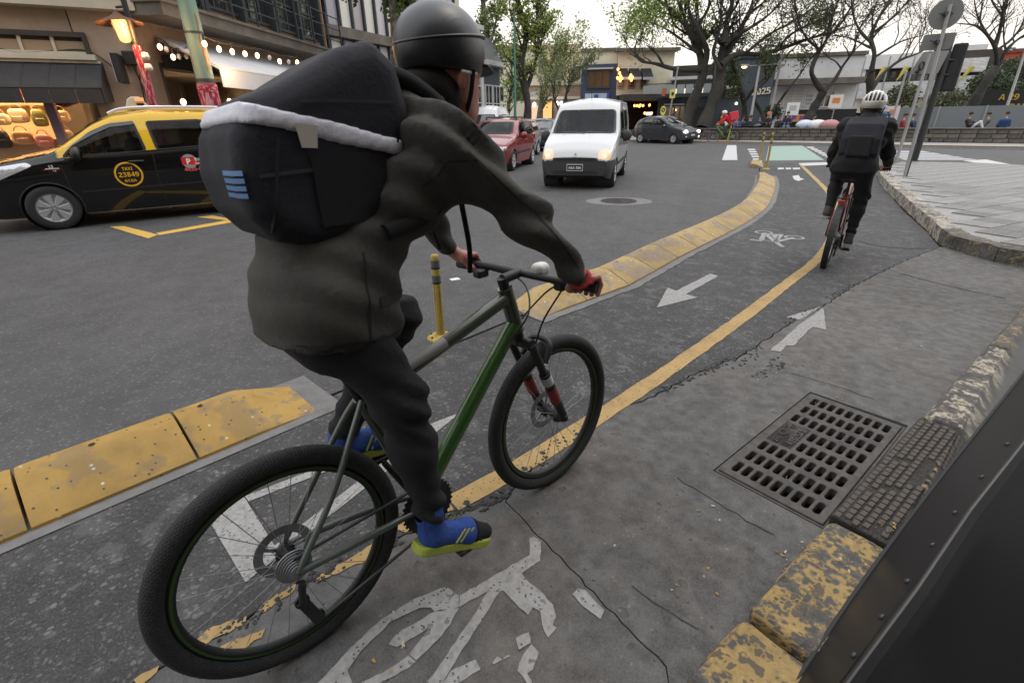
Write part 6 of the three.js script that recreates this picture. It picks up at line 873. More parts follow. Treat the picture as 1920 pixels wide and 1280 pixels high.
// black and yellow taxi
{
  const s = { L: 4.36, xf: 0.97, xr: 3.5, R: 0.315, ra: 0.355, k: 0.26, open: true, crown: 0.05, dash: 1.45, driverZ: 0.36, seats: [[1.95, 0.36], [1.95, -0.36], [2.85, 0.36], [2.85, -0.36], [2.85, 0]],
    top: [[0, 0.62], [0.05, 0.72], [0.14, 0.82], [0.3, 0.9], [0.8, 1.0], [1.12, 1.06], [1.3, 1.16], [1.7, 1.43], [2.0, 1.56], [2.4, 1.61], [3.2, 1.61], [3.9, 1.55], [4.12, 1.4], [4.25, 1.05], [4.33, 0.85], [4.36, 0.75]],
    bot: [[0, 0.34], [0.1, 0.24], [0.4, 0.2], [1.3, 0.2], [3.0, 0.2], [3.9, 0.24], [4.36, 0.36]], belt: [[0, 0.55], [0.3, 0.8], [1.1, 0.93], [2.5, 1.0], [4.0, 1.06], [4.36, 0.9]],
    hw: [[0, 0.55], [0.06, 0.66], [0.2, 0.76], [0.5, 0.84], [1.0, 0.868], [3.4, 0.868], [4.0, 0.84], [4.25, 0.78], [4.36, 0.7]],
    windows: [{ dir: 'side', p: [[1.28, 1.0], [1.36, 1.09], [1.66, 1.3], [1.92, 1.42], [2.22, 1.45], [2.28, 1.05], [1.9, 1.03]] }, { dir: 'side', p: [[2.44, 1.06], [2.4, 1.46], [3.1, 1.47], [3.3, 1.42], [3.42, 1.12]] }, { dir: 'side', p: [[3.5, 1.14], [3.44, 1.42], [3.8, 1.38], [3.94, 1.18]] }, { dir: 'front', name: 'windshield', p: [[-0.64, 1.12], [0.64, 1.12], [0.56, 1.5], [-0.56, 1.5]], r: 0.1 }, { dir: 'rear', name: 'rear_window', p: [[-0.6, 1.12], [0.6, 1.12], [0.54, 1.48], [-0.54, 1.48]], r: 0.1 }],
    mats: { body: paintM(0.003, 0.003, 0.0035), roof: paintM(0.72, 0.44, 0.012), }, cls: (x, y, z, r) => ((r === 1 && x > 1.22 && y > 0.99) || (r === 2 && y > 1.19) ? 'roof' : 'body'), mirror: [1.45, 1.04], mirM: MT.black, handles: [[2.12, 0.9], [3.28, 0.95]], wheel: { n: 7, wide: 0.17 }, archM: MT.black, steer: 0.08,
    seams: [[[[2.36, 1.02], [2.34, 0.7], [2.36, 0.3]], 0.01], [[[1.22, 0.95], [1.24, 0.6], [1.3, 0.3]], 0.01], [[[3.5, 1.06], [3.46, 0.75], [3.2, 0.62], [3.06, 0.4], [3.04, 0.3]], 0.01], [[[1.3, 0.98], [2.4, 1.02], [3.5, 1.1]], 0.014]],
    patches: [['side_moulding', [[1.36, 0.5], [3.0, 0.53], [3.0, 0.56], [1.36, 0.53]], MT.black, 'side', 0.012], ['grille', [[-0.4, 0.5], [0.4, 0.5], [0.42, 0.68], [-0.42, 0.68]], MT.black, 'front'], ['lower_grille', [[-0.45, 0.3], [0.45, 0.3], [0.4, 0.42], [-0.4, 0.42]], MT.black, 'front'], ['headlight', roundP([[0.12, 0.62], [0.34, 0.66], [0.92, 0.9], [0.86, 0.95], [0.4, 0.88], [0.14, 0.76]], 0.04), MT.lens, 'side'], ['tail_light', [[3.98, 0.9], [4.16, 0.88], [4.08, 1.22], [3.98, 1.28]], MT.redLens, 'side']] };
  const T = makeCar('taxi', 'black taxi with yellow roof and pillars at the left, numbers on its door', [-7.19, 0, -8.02], headOf(55), s), X0 = s.xf;
  T.car.userData.category = 'taxi';
  // painted marks on the doors, and the roof fittings
  const D = (x, y, r, draw, nmP) => { const g = T.drape([[x - r[0], y - r[1]], [x + r[0], y - r[1]], [x + r[0], y + r[1]], [x - r[0], y + r[1]]], ...T.side(1), 0.004, 0.08); const m = new THREE.MeshStandardMaterial({ map: canvasTex(256, Math.round(256 * r[1] / r[0]), draw), roughness: 0.5, transparent: true, alphaTest: 0.4 }); part(nmP, g, m, T.car); };
  D(1.98, 0.72, [0.185, 0.185], (c, w, h) => { c.clearRect(0, 0, w, h); c.fillStyle = '#0b0b0c'; c.beginPath(); c.arc(w / 2, h / 2, w / 2 - 2, 0, 7); c.fill(); c.strokeStyle = '#e2a91a'; c.lineWidth = 17; c.beginPath(); c.arc(w / 2, h / 2, w / 2 - 12, 0, 7); c.stroke(); c.fillStyle = '#e2a91a'; c.textAlign = 'center'; c.font = 'bold 42px sans-serif'; c.fillText('TAXI', w / 2, 86); c.font = 'bold 66px sans-serif'; c.fillText('23849', w / 2, 152); c.font = 'bold 40px sans-serif'; c.fillText('GCBA', w / 2, 204); }, 'number_roundel');
  D(2.9, 0.83, [0.22, 0.15], (c, w, h) => { c.clearRect(0, 0, w, h); c.fillStyle = '#8f9296'; c.beginPath(); c.arc(80, 66, 62, 0, 7); c.fill(); c.fillStyle = '#c22a25'; c.fillRect(18, 30, 110, 66); c.fillStyle = '#e8e8e8'; c.font = 'bold 70px sans-serif'; c.fillText('P', 50, 92); c.fillStyle = '#cfd0d2'; c.font = 'bold 40px sans-serif'; c.fillText('Radio', 122, 64); c.fillStyle = '#c22a25'; c.fillRect(90, 74, 162, 26); c.fillStyle = '#f0dada'; c.font = 'bold 20px sans-serif'; c.fillText('PREMIUM', 120, 94); c.fillStyle = '#d8615c'; c.font = 'bold 46px sans-serif'; c.fillText('4635-8777', 24, 152); }, 'door_emblem');
  D(1.1, 0.86, [0.11, 0.05], (c, w, h) => { c.clearRect(0, 0, w, h); c.fillStyle = '#d6d8da'; c.font = 'bold 60px sans-serif'; c.fillText('LS', 110, 54); c.fillRect(60, 58, 180, 12); c.fillStyle = '#b23a30'; c.fillRect(30, 74, 220, 10); c.fillStyle = '#d6d8da'; c.font = 'bold 30px sans-serif'; c.fillText('1.8', 150, 112); }, 'fender_badge');
  for (const sd of [1, -1]) part('roof_rail', tube([[1.95 - X0, 1.57, sd * 0.56], [2.1 - X0, 1.63, sd * 0.57], [2.9 - X0, 1.665, sd * 0.57], [3.7 - X0, 1.635, sd * 0.56], [3.85 - X0, 1.58, sd * 0.55]], 0.022, 30, 8), mat([0.6, 0.6, 0.66], 0.35, 0.3), T.car);
  part('roof_sign', [ext([[-0.17, 0], [-0.11, 0.15], [-0.05, 0.19], [0.06, 0.19], [0.17, 0.04], [0.17, 0]], 0.4, 0.01).translate(2.35 - X0, 1.63, -0.2)], mat([0.5, 0.48, 0.42], 0.5), T.car); part('sign_lamp', box(0.12, 0.05, 0.1, 2.4 - X0, 1.78, 0.2), glow(1, 0.4, 0.16, 0.6), T.car); part('sign_face', box(0.1, 0.03, 0.006, 2.4 - X0, 1.71, 0.206), MT.black, T.car);
  part('front_window_deflector', T.drape(roundP([[1.33, 1.1], [1.66, 1.315], [1.94, 1.44], [2.24, 1.47], [2.22, 1.42], [1.92, 1.385], [1.66, 1.27]], 0.02), ...T.side(1), 0.02, 0.08), MT.darkGlass, T.car);
}
// white van
{
  const s = { L: 4.03, xf: 0.74, xr: 3.34, R: 0.3, ra: 0.34, k: 0.13, open: true, crown: 0.07, dash: 1.15, dashY: 0.95, driverZ: -0.38, seats: [[1.75, 0.38], [1.75, -0.38]],
    top: [[0, 0.62], [0.03, 0.68], [0.08, 0.74], [0.15, 0.79], [0.4, 0.92], [0.8, 1.05], [0.95, 1.1], [1.1, 1.22], [1.5, 1.58], [1.66, 1.7], [1.85, 1.78], [2.3, 1.83], [3.6, 1.82], [3.9, 1.76], [4.0, 1.6], [4.03, 1.2]],
    bot: [[0, 0.3], [0.1, 0.24], [0.4, 0.2], [3.4, 0.22], [4.03, 0.35]], belt: [[0, 0.56], [0.2, 0.72], [0.9, 0.98], [1.4, 1.02], [4.03, 1.05]],
    hw: [[0, 0.66], [0.05, 0.72], [0.16, 0.78], [0.5, 0.82], [1.0, 0.832], [3.7, 0.832], [4.03, 0.79]],
    windows: [{ dir: 'front', name: 'windshield', p: [[-0.71, 1.12], [0.71, 1.12], [0.63, 1.6], [-0.63, 1.6]], r: 0.09 }, { dir: 'side', p: [[1.22, 1.06], [1.6, 1.55], [2.2, 1.58], [2.2, 1.06]] }, { dir: 'side', p: [[2.4, 1.08], [2.4, 1.6], [3.1, 1.6], [3.1, 1.08]] }, { dir: 'rear', name: 'rear_window', p: [[-0.6, 1.1], [0.6, 1.1], [0.58, 1.55], [-0.58, 1.55]] }],
    mats: { body: paintM(0.43, 0.44, 0.44, 0.3), bumper: MT.plastic }, cls: (x, y, z, r) => ((x < 0.62 && y < 0.6 && r === 0) || (x > 3.75 && y < 0.55) || x < 0.001 && y < 0.6 ? 'bumper' : 'body'), mirror: [1.3, 1.06], mirM: MT.plastic, mirK: 1.2, handles: [[2.1, 0.92], [2.55, 0.92]], handleM: MT.plastic, archM: MT.plastic, wheel: { n: 8, wide: 0.1 },
    seams: [[[[2.3, 1.6], [2.3, 0.5], [2.28, 0.28]], 0.012], [[[1.16, 1.0], [1.18, 0.5], [1.24, 0.28]], 0.012], [[[3.2, 1.6], [3.2, 1.0], [3.1, 0.7]], 0.012], [[[-0.74, 0.64], [0, 0.66], [0.74, 0.64]], 0.012, 'front']],
    patches: [['side_moulding', [[1.2, 0.44], [2.96, 0.46], [2.96, 0.52], [1.2, 0.5]], MT.plastic, 'side', 0.012], ['grille', roundP([[-0.5, 0.595], [0.5, 0.595], [0.46, 0.655], [-0.46, 0.655]], 0.02), MT.black, 'front', 0.006], ['lower_grille', roundP([[-0.5, 0.33], [0.5, 0.33], [0.46, 0.4], [-0.46, 0.4]], 0.02), MT.black, 'front', 0.006],
      ['wiper', [[-0.5, 1.14], [0.05, 1.11], [0.05, 1.125], [-0.5, 1.16]], MT.black, 'front', 0.02], ['wiper', [[0.08, 1.14], [0.62, 1.12], [0.62, 1.135], [0.08, 1.16]], MT.black, 'front', 0.02]] };
  const T = makeCar('white_van', 'white high roofed delivery van with lit amber headlights coming toward the camera', [1.62, 0, -11.75], headOf(17), s), X0 = s.xf; T.car.userData.category = 'van';
  const hl = roundP([[0.46, 0.64], [0.73, 0.6], [0.76, 0.74], [0.66, 0.83], [0.5, 0.8]], 0.06);
  for (const sd of [1, -1]) { const p = sd > 0 ? hl : hl.map(([z, y]) => [-z, y]).reverse(), h = part('headlight', T.drape(p, ...[(z, y) => V3(-2.5, y, z), V3(1, 0, 0)], 0.008, 0.05), phys([0.5, 0.4, 0.28], 0.08, { clearcoat: 1, emissive: lin(1, 0.42, 0.14), emissiveIntensity: 0.28 }), T.car); const q = drapePoint(T.full, V3(-2.5, 0.69, sd * 0.61), V3(1, 0, 0)); part('lamp_core', ell(0.03, 0.045, 0.05, q.x - 0.004, q.y, q.z, 12), glow(1, 0.62, 0.32, 1.8), h); }
  const pl = drapePoint(T.full, V3(-2.5, 0.46, 0), V3(1, 0, 0)); const pg = new THREE.PlaneGeometry(0.34, 0.13).rotateY(-PI / 2).translate(pl.x - 0.014, 0.46, 0); part('plate', [rbox(0.012, 0.15, 0.36, 0.004, pl.x - 0.006, 0.46, 0)], MT.steel, T.car); part('plate_face', pg, new THREE.MeshStandardMaterial({ map: plateTex('HEA 300'), roughness: 0.5 }), T.car);
  const bd = drapePoint(T.full, V3(-2.5, 0.72, 0), V3(1, 0, 0)); part('badge', new THREE.TorusGeometry(0.036, 0.012, 6, 4).scale(0.75, 1.15, 1).rotateY(-PI / 2).rotateZ(-0.4).translate(bd.x - 0.012, bd.y, 0), MT.alu, T.car);
  part('aerial', rod([1.72 - X0, 1.8, 0.05], [1.6 - X0, 2.02, 0.05], 0.007, 0.004, 5), MT.black, T.car);
}
const hatch = (o) => ({ L: 3.9, xf: 0.76, xr: 3.22, R: 0.3, ra: 0.34, k: 0.3, crown: 0.05, top: [[0, 0.6], [0.06, 0.7], [0.16, 0.78], [0.6, 0.9], [1.05, 0.97], [1.2, 1.03], [1.6, 1.28], [1.85, 1.4], [2.3, 1.46], [3.1, 1.45], [3.5, 1.36], [3.75, 1.1], [3.86, 0.92], [3.9, 0.8]], bot: [[0, 0.32], [0.1, 0.24], [0.4, 0.2], [3.2, 0.2], [3.9, 0.34]], belt: [[0, 0.54], [0.3, 0.74], [1.1, 0.88], [2.5, 0.93], [3.9, 0.9]], hw: [[0, 0.56], [0.06, 0.66], [0.2, 0.74], [0.5, 0.8], [1.0, 0.825], [3.2, 0.825], [3.7, 0.78], [3.9, 0.68]],
  windows: [{ dir: 'side', p: [[1.36, 0.96], [1.66, 1.22], [1.86, 1.32], [2.24, 1.36], [2.26, 0.97]] }, { dir: 'side', p: [[2.34, 0.97], [2.32, 1.36], [2.9, 1.36], [3.16, 1.3], [3.24, 1.02]] }, { dir: 'front', name: 'windshield', p: [[-0.62, 1.02], [0.62, 1.02], [0.52, 1.36], [-0.52, 1.36]], r: 0.1 }, { dir: 'rear', name: 'rear_window', p: [[-0.56, 1.02], [0.56, 1.02], [0.5, 1.34], [-0.5, 1.34]], r: 0.1 }],
  mirror: [1.4, 0.98], handles: [[2.12, 0.84], [3.0, 0.86]], seams: [[[[2.29, 0.95], [2.29, 0.6], [2.3, 0.28]], 0.012], [[[1.2, 0.86], [1.22, 0.5], [1.28, 0.28]], 0.012]],
  patches: [['grille', roundP([[-0.34, 0.56], [0.34, 0.56], [0.34, 0.66], [-0.34, 0.66]], 0.03), MT.black, 'front'], ['lower_grille', [[-0.5, 0.3], [0.5, 0.3], [0.46, 0.42], [-0.46, 0.42]], MT.black, 'front'], ['headlight', roundP([[0.44, 0.58], [0.7, 0.6], [0.74, 0.72], [0.46, 0.7]], 0.05), MT.lens, 'front'], ['headlight', roundP([[-0.46, 0.7], [-0.74, 0.72], [-0.7, 0.6], [-0.44, 0.58]], 0.05), MT.lens, 'front'], ['tail_light', [[3.62, 0.72], [3.85, 0.72], [3.82, 0.96], [3.62, 0.98]], MT.redLens, 'side'], ['side_moulding', [[1.16, 0.46], [2.86, 0.48], [2.86, 0.54], [1.16, 0.52]], MT.plastic, 'side', 0.01], ['plate', [[-0.18, 0.44], [0.18, 0.44], [0.18, 0.54], [-0.18, 0.54]], MT.whiteFresh, 'front', 0.012]], ...o });
{
  const red = makeCar('red_car', 'dark red hatchback with roof bars partly hidden by the near cyclist’s sleeve', [-0.62, 0, -15.9], headOf(16), hatch({ mats: { body: paintM(0.2, 0.012, 0.014) }, open: true, dash: 1.3, seats: [[1.8, 0.36], [1.8, -0.36], [2.6, 0.3], [2.6, -0.3]] }));
  part('roof_rack', [rod([1.35, 1.5, -0.5], [1.35, 1.5, 0.5], 0.018), rod([2.1, 1.5, -0.5], [2.1, 1.5, 0.5], 0.018), ...[-0.5, 0.5].flatMap((z) => [1.35, 2.1].map((x) => rod([x, 1.42, z], [x, 1.51, z], 0.02)))], MT.black, red.car);
  const suv = { ...hatch({ mats: { body: paintM(0.55, 0.56, 0.57) } }) }; suv.top = suv.top.map(([x, y]) => [x, y > 0.95 ? 0.97 + (y - 0.95) * 2.0 : y + 0.06]); suv.windows = suv.windows.map((w) => ({ ...w, p: w.p.map(([x, y]) => [x, 1.02 + (y - 0.97) * 1.6]) })); suv.mirM = MT.black;
  makeCar('white_suv', 'white tall car standing behind the red hatchback, only its top in view', [-1.35, 0, -22.2], headOf(18), suv);
  const fit = hatch({ mats: { body: paintM(0.05, 0.052, 0.058) }, L: 4.0, wheel: { n: 5, wide: 0.1 } }); fit.top = [[0, 0.6], [0.06, 0.7], [0.16, 0.8], [0.5, 0.92], [0.95, 1.03], [1.1, 1.1], [1.6, 1.34], [1.95, 1.49], [2.4, 1.53], [3.1, 1.5], [3.6, 1.36], [3.85, 1.1], [3.97, 0.92], [4.0, 0.8]]; fit.xr = 3.29; fit.belt = [[0, 0.56], [0.3, 0.78], [1.1, 0.93], [2.5, 1.0], [4.0, 0.98]];
  fit.windows = [{ dir: 'side', p: [[1.3, 1.04], [1.7, 1.26], [1.96, 1.39], [2.34, 1.42], [2.36, 1.05]] }, { dir: 'side', p: [[2.44, 1.05], [2.42, 1.42], [3.0, 1.41], [3.3, 1.32], [3.34, 1.12]] }, { dir: 'front', name: 'windshield', p: [[-0.64, 1.1], [0.64, 1.1], [0.54, 1.42], [-0.54, 1.42]], r: 0.1 }, fit.windows[3]];
  const F = makeCar('grey_hatchback', 'grey hatchback with bright white headlights crossing behind the white van', [10.4, 0, -31.6], headOf(-35), fit);
  for (const sd of [1, -1]) { const q = drapePoint(F.full, V3(-2.5, 0.68, sd * 0.6), V3(1, 0, 0)); part('lit_lamp', ell(0.05, 0.08, 0.15, q.x - 0.01, q.y, q.z, 12), glow(1, 0.98, 0.93, 9), F.car); const fq = drapePoint(F.full, V3(-2.5, 0.4, sd * 0.58), V3(1, 0, 0)); part('fog_lamp', ell(0.03, 0.05, 0.06, fq.x - 0.005, fq.y, fq.z, 10), sd < 0 ? MT.lens : glow(1, 0.98, 0.93, 4), F.car); }
  const d1 = makeCar('dark_car', 'dark blue grey car queuing left of the white van', [1.4, 0, -26], headOf(17), hatch({ mats: { body: paintM(0.04, 0.05, 0.065) } }));
  const d2 = copyOf(d1.car, 'dark car farther back, next to the white van mirror', [2.6, 0, -31], headOf(20));
  const d3 = makeCar('silver_car', 'pale silver car just behind the roof of the red hatchback', [-0.3, 0, -21], headOf(20), hatch({ mats: { body: paintM(0.3, 0.3, 0.29) } }));
}

// ---------- bicycles and riders ----------
// local frame: x ahead from the rear axle, y up, z to the rider's right
const bikeTyre = mat(1, 0.8, 0, { ...tex(256, 0.2, (u, v) => { const b = fb(u, v, 20, 601, 2, 128), k = 0.014 + 0.012 * b; return [k, k, k * 1.02, (((u * 24) % 1) < 0.6 && ((v * 24 + Math.floor(u * 24) * 0.5) % 1) < 0.6) ? 0.9 : 0.2]; }), bumpScale: 0.002 });
function makeBike(name, label, o, group) {
  const b = thing(name, label, 'bicycle', [0, 0, 0], 0, group), R = 0.328, wb = 1.04, F = o.frame, A = o.accent, BB = [0.41, 0.28], HT = [0.822, 0.9], HB = [0.868, 0.735], SC = [0.272, 0.71], DK = MT.black;
  const wheel = (x) => {
    const w = new THREE.Group(); w.name = 'wheel'; w.position.set(x, R, 0); b.add(w); const tg = new THREE.TorusGeometry(R - 0.025, 0.026, 12, 72), uv = tg.attributes.uv; for (let i = 0; i < uv.count; i++) uv.setXY(i, uv.getX(i) * 2.0, uv.getY(i) * 0.16);
    part('tyre', tg, bikeTyre, w); part('rim', [new THREE.TorusGeometry(R - 0.055, 0.011, 8, 64).scale(1, 1, 1.1), lathe([[R - 0.07, -0.009], [R - 0.05, -0.012], [R - 0.05, 0.012], [R - 0.07, 0.009], [R - 0.07, -0.009]], 64).rotateX(PI / 2)], o.rim, w);
    part('rim_stripe', [1, -1].map((s) => new THREE.RingGeometry(R - 0.062, R - 0.055, 60).translate(0, 0, s * 0.0135)), o.stripeM ?? MT.black, w);
    const sp = []; for (let i = 0; i < 28; i++) { const a = i / 28 * 2 * PI, e = a + (i % 2 ? 0.28 : -0.28), z = i % 4 < 2 ? 0.028 : -0.028; sp.push(rod([0.022 * Math.cos(e), 0.022 * Math.sin(e), z], [(R - 0.066) * Math.cos(a), (R - 0.066) * Math.sin(a), 0], 0.0011, 0.0011, 4)); } part('spokes', sp, MT.steel, w);
    part('hub', lathe([[0.006, -0.06], [0.02, -0.05], [0.028, -0.03], [0.014, -0.02], [0.014, 0.02], [0.028, 0.03], [0.02, 0.05], [0.006, 0.06]], 16).rotateX(PI / 2), DK, w);
    const rot = new THREE.RingGeometry(0.055, 0.08, 30).translate(0, 0, -0.042), arms = [0, 1, 2, 3, 4].map((i) => box(0.05, 0.01, 0.002, 0.035, 0, -0.042).rotateZ(i * 1.2566)); part('brake_disc', [rot, ...arms], MT.steel, w); return w;
  };
  const rw = wheel(0), fw = wheel(wb);
  const P = (p, z = 0) => [p[0], p[1], z], tb = (a, c, r0, r1 = r0) => rod(a, c, r0, r1, 14);
  part('top_tube', [tb(P([SC[0] + 0.01, SC[1] - 0.02]), P([0.825, 0.865]), 0.019, 0.024)], F, b); part('down_tube', tb(P(BB), P([0.855, 0.765]), 0.028, 0.027), A, b); part('seat_tube', tb(P(BB), P(SC), 0.017), F, b); part('head_tube', tb(P(HB), P(HT), 0.026), F, b);
  for (const z of [1, -1]) { part('chain_stay', tube([P([0, R], z * 0.062), P([0.12, 0.315], z * 0.06), P([0.36, 0.285], z * 0.04), P(BB, z * 0.02)], 0.0105, 24, 8), o.stay ?? F, b); part('seat_stay', tube([P([0, R], z * 0.062), P([0.13, 0.5], z * 0.055), P([0.235, 0.66], z * 0.03), P(SC, z * 0.014)], 0.009, 24, 8), o.stay ?? F, b); }
  part('seat_post', tb(P(SC), P([0.222, 0.85]), 0.0135), DK, b);
  const sd = skin(blend([cap(0.185, 0.865, 0.045, 0.195, 0.865, -0.045, 0.03, 0.03), cap(0.195, 0.868, 0.04, 0.38, 0.86, 0, 0.028, 0.016), cap(0.195, 0.868, -0.04, 0.38, 0.86, 0, 0.028, 0.016)], 0.03), [0.1, 0.8, -0.12], [0.44, 0.93, 0.12], 0.01); part('saddle', sd, DK, b);
  // fork
  const fx = [HB[0] + 0.006, HB[1] - 0.02]; part('fork_crown', [tb(P(HB), P([HB[0] + 0.012, HB[1] - 0.05]), 0.02), rod([HB[0] + 0.014, HB[1] - 0.045, -0.058], [HB[0] + 0.014, HB[1] - 0.045, 0.058], 0.021)], DK, b);
  for (const z of [1, -1]) { const c = [HB[0] + 0.014, HB[1] - 0.045], m = [lerp(c[0], wb, 0.36), lerp(c[1], R, 0.36)]; const lg = part('fork_leg', [tb(P(c, z * 0.058), P(m, z * 0.058), 0.0145), tb(P(m, z * 0.06), P([wb - 0.004, R + 0.02], z * 0.062), 0.021, 0.017), cyl(0.02, 0.02, 0.02, 12, wb, R - 0.005, z * 0.06)], o.forkM ?? DK, b); const q = (t) => [lerp(m[0], wb, t), lerp(m[1], R, t), z * 0.061]; if (o.decal) { part('fork_decal', [rod(q(0.3), q(0.6), 0.0216, 0.0205, 14)], o.decal, lg); part('fork_band', [rod(q(0.05), q(0.2), 0.0222, 0.0216, 14)], MT.whiteFresh, lg); } }
  if (o.decal) part('fork_brace', tube([[0.945, 0.6, -0.06], [0.985, 0.66, -0.045], [0.99, 0.67, 0], [0.985, 0.66, 0.045], [0.945, 0.6, 0.06]], 0.011, 20, 8), DK, b);
  // cockpit
  part('stem', [tb(P(HT), P([0.812, 0.935]), 0.018), tb(P([0.815, 0.93]), P([0.89, 0.937]), 0.017)], DK, b); part('handlebar', tube([[0.862, 0.94, -0.29], [0.885, 0.938, -0.12], [0.892, 0.936, -0.03], [0.892, 0.936, 0.03], [0.897, 0.935, 0.12], [0.926, 0.929, 0.29]], 0.0125, 40, 10), DK, b);
  for (const [x, z] of [[0.926, 1], [0.862, -1]]) { part('grip', rod([x - 0.012 + (z < 0 ? 0.02 : 0), 0.931, z * 0.2], [x + 0.002, 0.929, z * 0.3], 0.0165, 0.0165, 12), MT.rubber, b); part('brake_lever', tube([[x + 0.01, 0.928, z * 0.17], [x + 0.05, 0.912, z * 0.19], [x + 0.045, 0.905, z * 0.26]], 0.006, 14, 6), DK, b); part('shifter', rbox(0.05, 0.03, 0.04, 0.01, x - 0.005, 0.915, z * 0.165), DK, b); }
  part('brake_cable', [tube([[0.94, 0.925, 0.16], [0.99, 0.87, 0.1], [0.95, 0.76, 0.05], [0.92, 0.66, 0.03], [0.95, 0.55, -0.06]], 0.0035, 40, 5), tube([[0.88, 0.93, -0.16], [0.96, 0.88, -0.06], [0.9, 0.8, 0.03], [0.8, 0.72, 0.03]], 0.0035, 40, 5), tube([[0.94, 0.92, 0.15], [1.0, 0.83, 0.0], [0.9, 0.74, -0.03], [0.78, 0.68, 0.03]], 0.0035, 40, 5)], DK, b);
  if (o.light) part('front_light', rbox(0.06, 0.045, 0.05, 0.02, 0.915, 0.955, 0.075), mat([0.6, 0.6, 0.58], 0.35), b);
  // drive
  const dir = V3(o.crank[0], o.crank[1], 0).normalize(), ring = new THREE.CylinderGeometry(0.088, 0.088, 0.006, 36).rotateX(PI / 2), teeth = Array.from({ length: 32 }, (_, i) => box(0.008, 0.008, 0.004, 0.09, 0, 0).rotateZ(i / 32 * 2 * PI));
  const cs = part('chainring', [ring, ...teeth].map((g) => g.translate(BB[0], BB[1], 0.045)), DK, b); part('bottom_bracket', new THREE.CylinderGeometry(0.022, 0.022, 0.09, 16).rotateX(PI / 2).translate(BB[0], BB[1], 0), DK, b);
  for (const s of [1, -1]) { const e = [BB[0] + s * dir.x * 0.16, BB[1] + s * dir.y * 0.16]; part('crank_arm', [rod(P(BB, s * 0.062), P(e, s * 0.07), 0.014, 0.01)], DK, b); part('pedal', [rbox(0.09, 0.018, 0.085, 0.006, e[0], e[1], s * 0.125), rod(P(e, s * 0.07), P(e, s * 0.16), 0.006)], DK, b); }
  part('cassette', Array.from({ length: 7 }, (_, i) => new THREE.CylinderGeometry(0.048 - i * 0.0045, 0.048 - i * 0.0045, 0.003, 28).rotateX(PI / 2).translate(0, R, 0.032 + i * 0.005)), MT.steel, b);
  part('derailleur', [rod([0.0, R - 0.03, 0.07], [-0.01, R - 0.1, 0.065], 0.01), box(0.03, 0.1, 0.012, 0.005, R - 0.15, 0.055, 0, 0, 0.3), new THREE.CylinderGeometry(0.02, 0.02, 0.008, 14).rotateX(PI / 2).translate(-0.008, R - 0.11, 0.048), new THREE.CylinderGeometry(0.02, 0.02, 0.008, 14).rotateX(PI / 2).translate(0.02, R - 0.19, 0.048)], DK, b);
  part('chain', rod([0, R + 0.034, 0.046], [BB[0], BB[1] + 0.09, 0.046], 0.005, 0.005, 5), MT.darkSteel, b); part('chain', [rod([0.02, R - 0.212, 0.048], [BB[0], BB[1] - 0.09, 0.046], 0.005, 0.005, 5)], MT.darkSteel, b);
  if (o.guard) { part('rear_mudguard', Array.from({ length: 14 }, (_, i) => { const a = 0.5 + i * 0.16; return box(0.06, 0.004, 0.055, 0, R + 0.018, 0).rotateZ(a).translate(0, R, 0); }), DK, b); part('rack', [rod([0.0, R, 0.07], [-0.03, 0.72, 0.05], 0.006), rod([0, R, -0.07], [-0.03, 0.72, -0.05], 0.006), rod([0.25, 0.73, 0.045], [-0.14, 0.72, 0.045], 0.006), rod([0.25, 0.73, -0.045], [-0.14, 0.72, -0.045], 0.006), rod([-0.14, 0.72, -0.045], [-0.14, 0.72, 0.045], 0.006)], DK, b); part('rear_reflector', rbox(0.02, 0.05, 0.06, 0.01, -0.13, 0.68, 0), MT.redLens, b); }
  return b;
}
const fabricT = (col, seed, size = 0.5) => tex(384, size, (u, v) => { const w = fb(u, v, 90, seed, 2, 512), b = fb(u, v, 5, seed + 1, 4, 128), m = 0.75 + 0.5 * b + 0.3 * (w - 0.5); return [...col.map((x) => x * m), w]; });
MT.jacket = mat(1, 0.9, 0, { ...fabricT([0.047, 0.045, 0.039], 611), bumpScale: 0.0005 }); MT.jeans = mat(1, 0.95, 0, { ...fabricT([0.0105, 0.011, 0.013], 615), bumpScale: 0.0006 });
MT.packCloth = mat(1, 0.85, 0, { ...fabricT([0.0085, 0.0092, 0.0155], 621), bumpScale: 0.0006 }); MT.blackCloth = mat(1, 0.9, 0, { ...fabricT([0.006, 0.0063, 0.0072], 625), bumpScale: 0.0006 });
MT.skin = phys([0.42, 0.235, 0.165], 0.55); MT.skinRed = phys([0.36, 0.15, 0.11], 0.55); MT.hair = mat([0.012, 0.009, 0.007], 0.8);
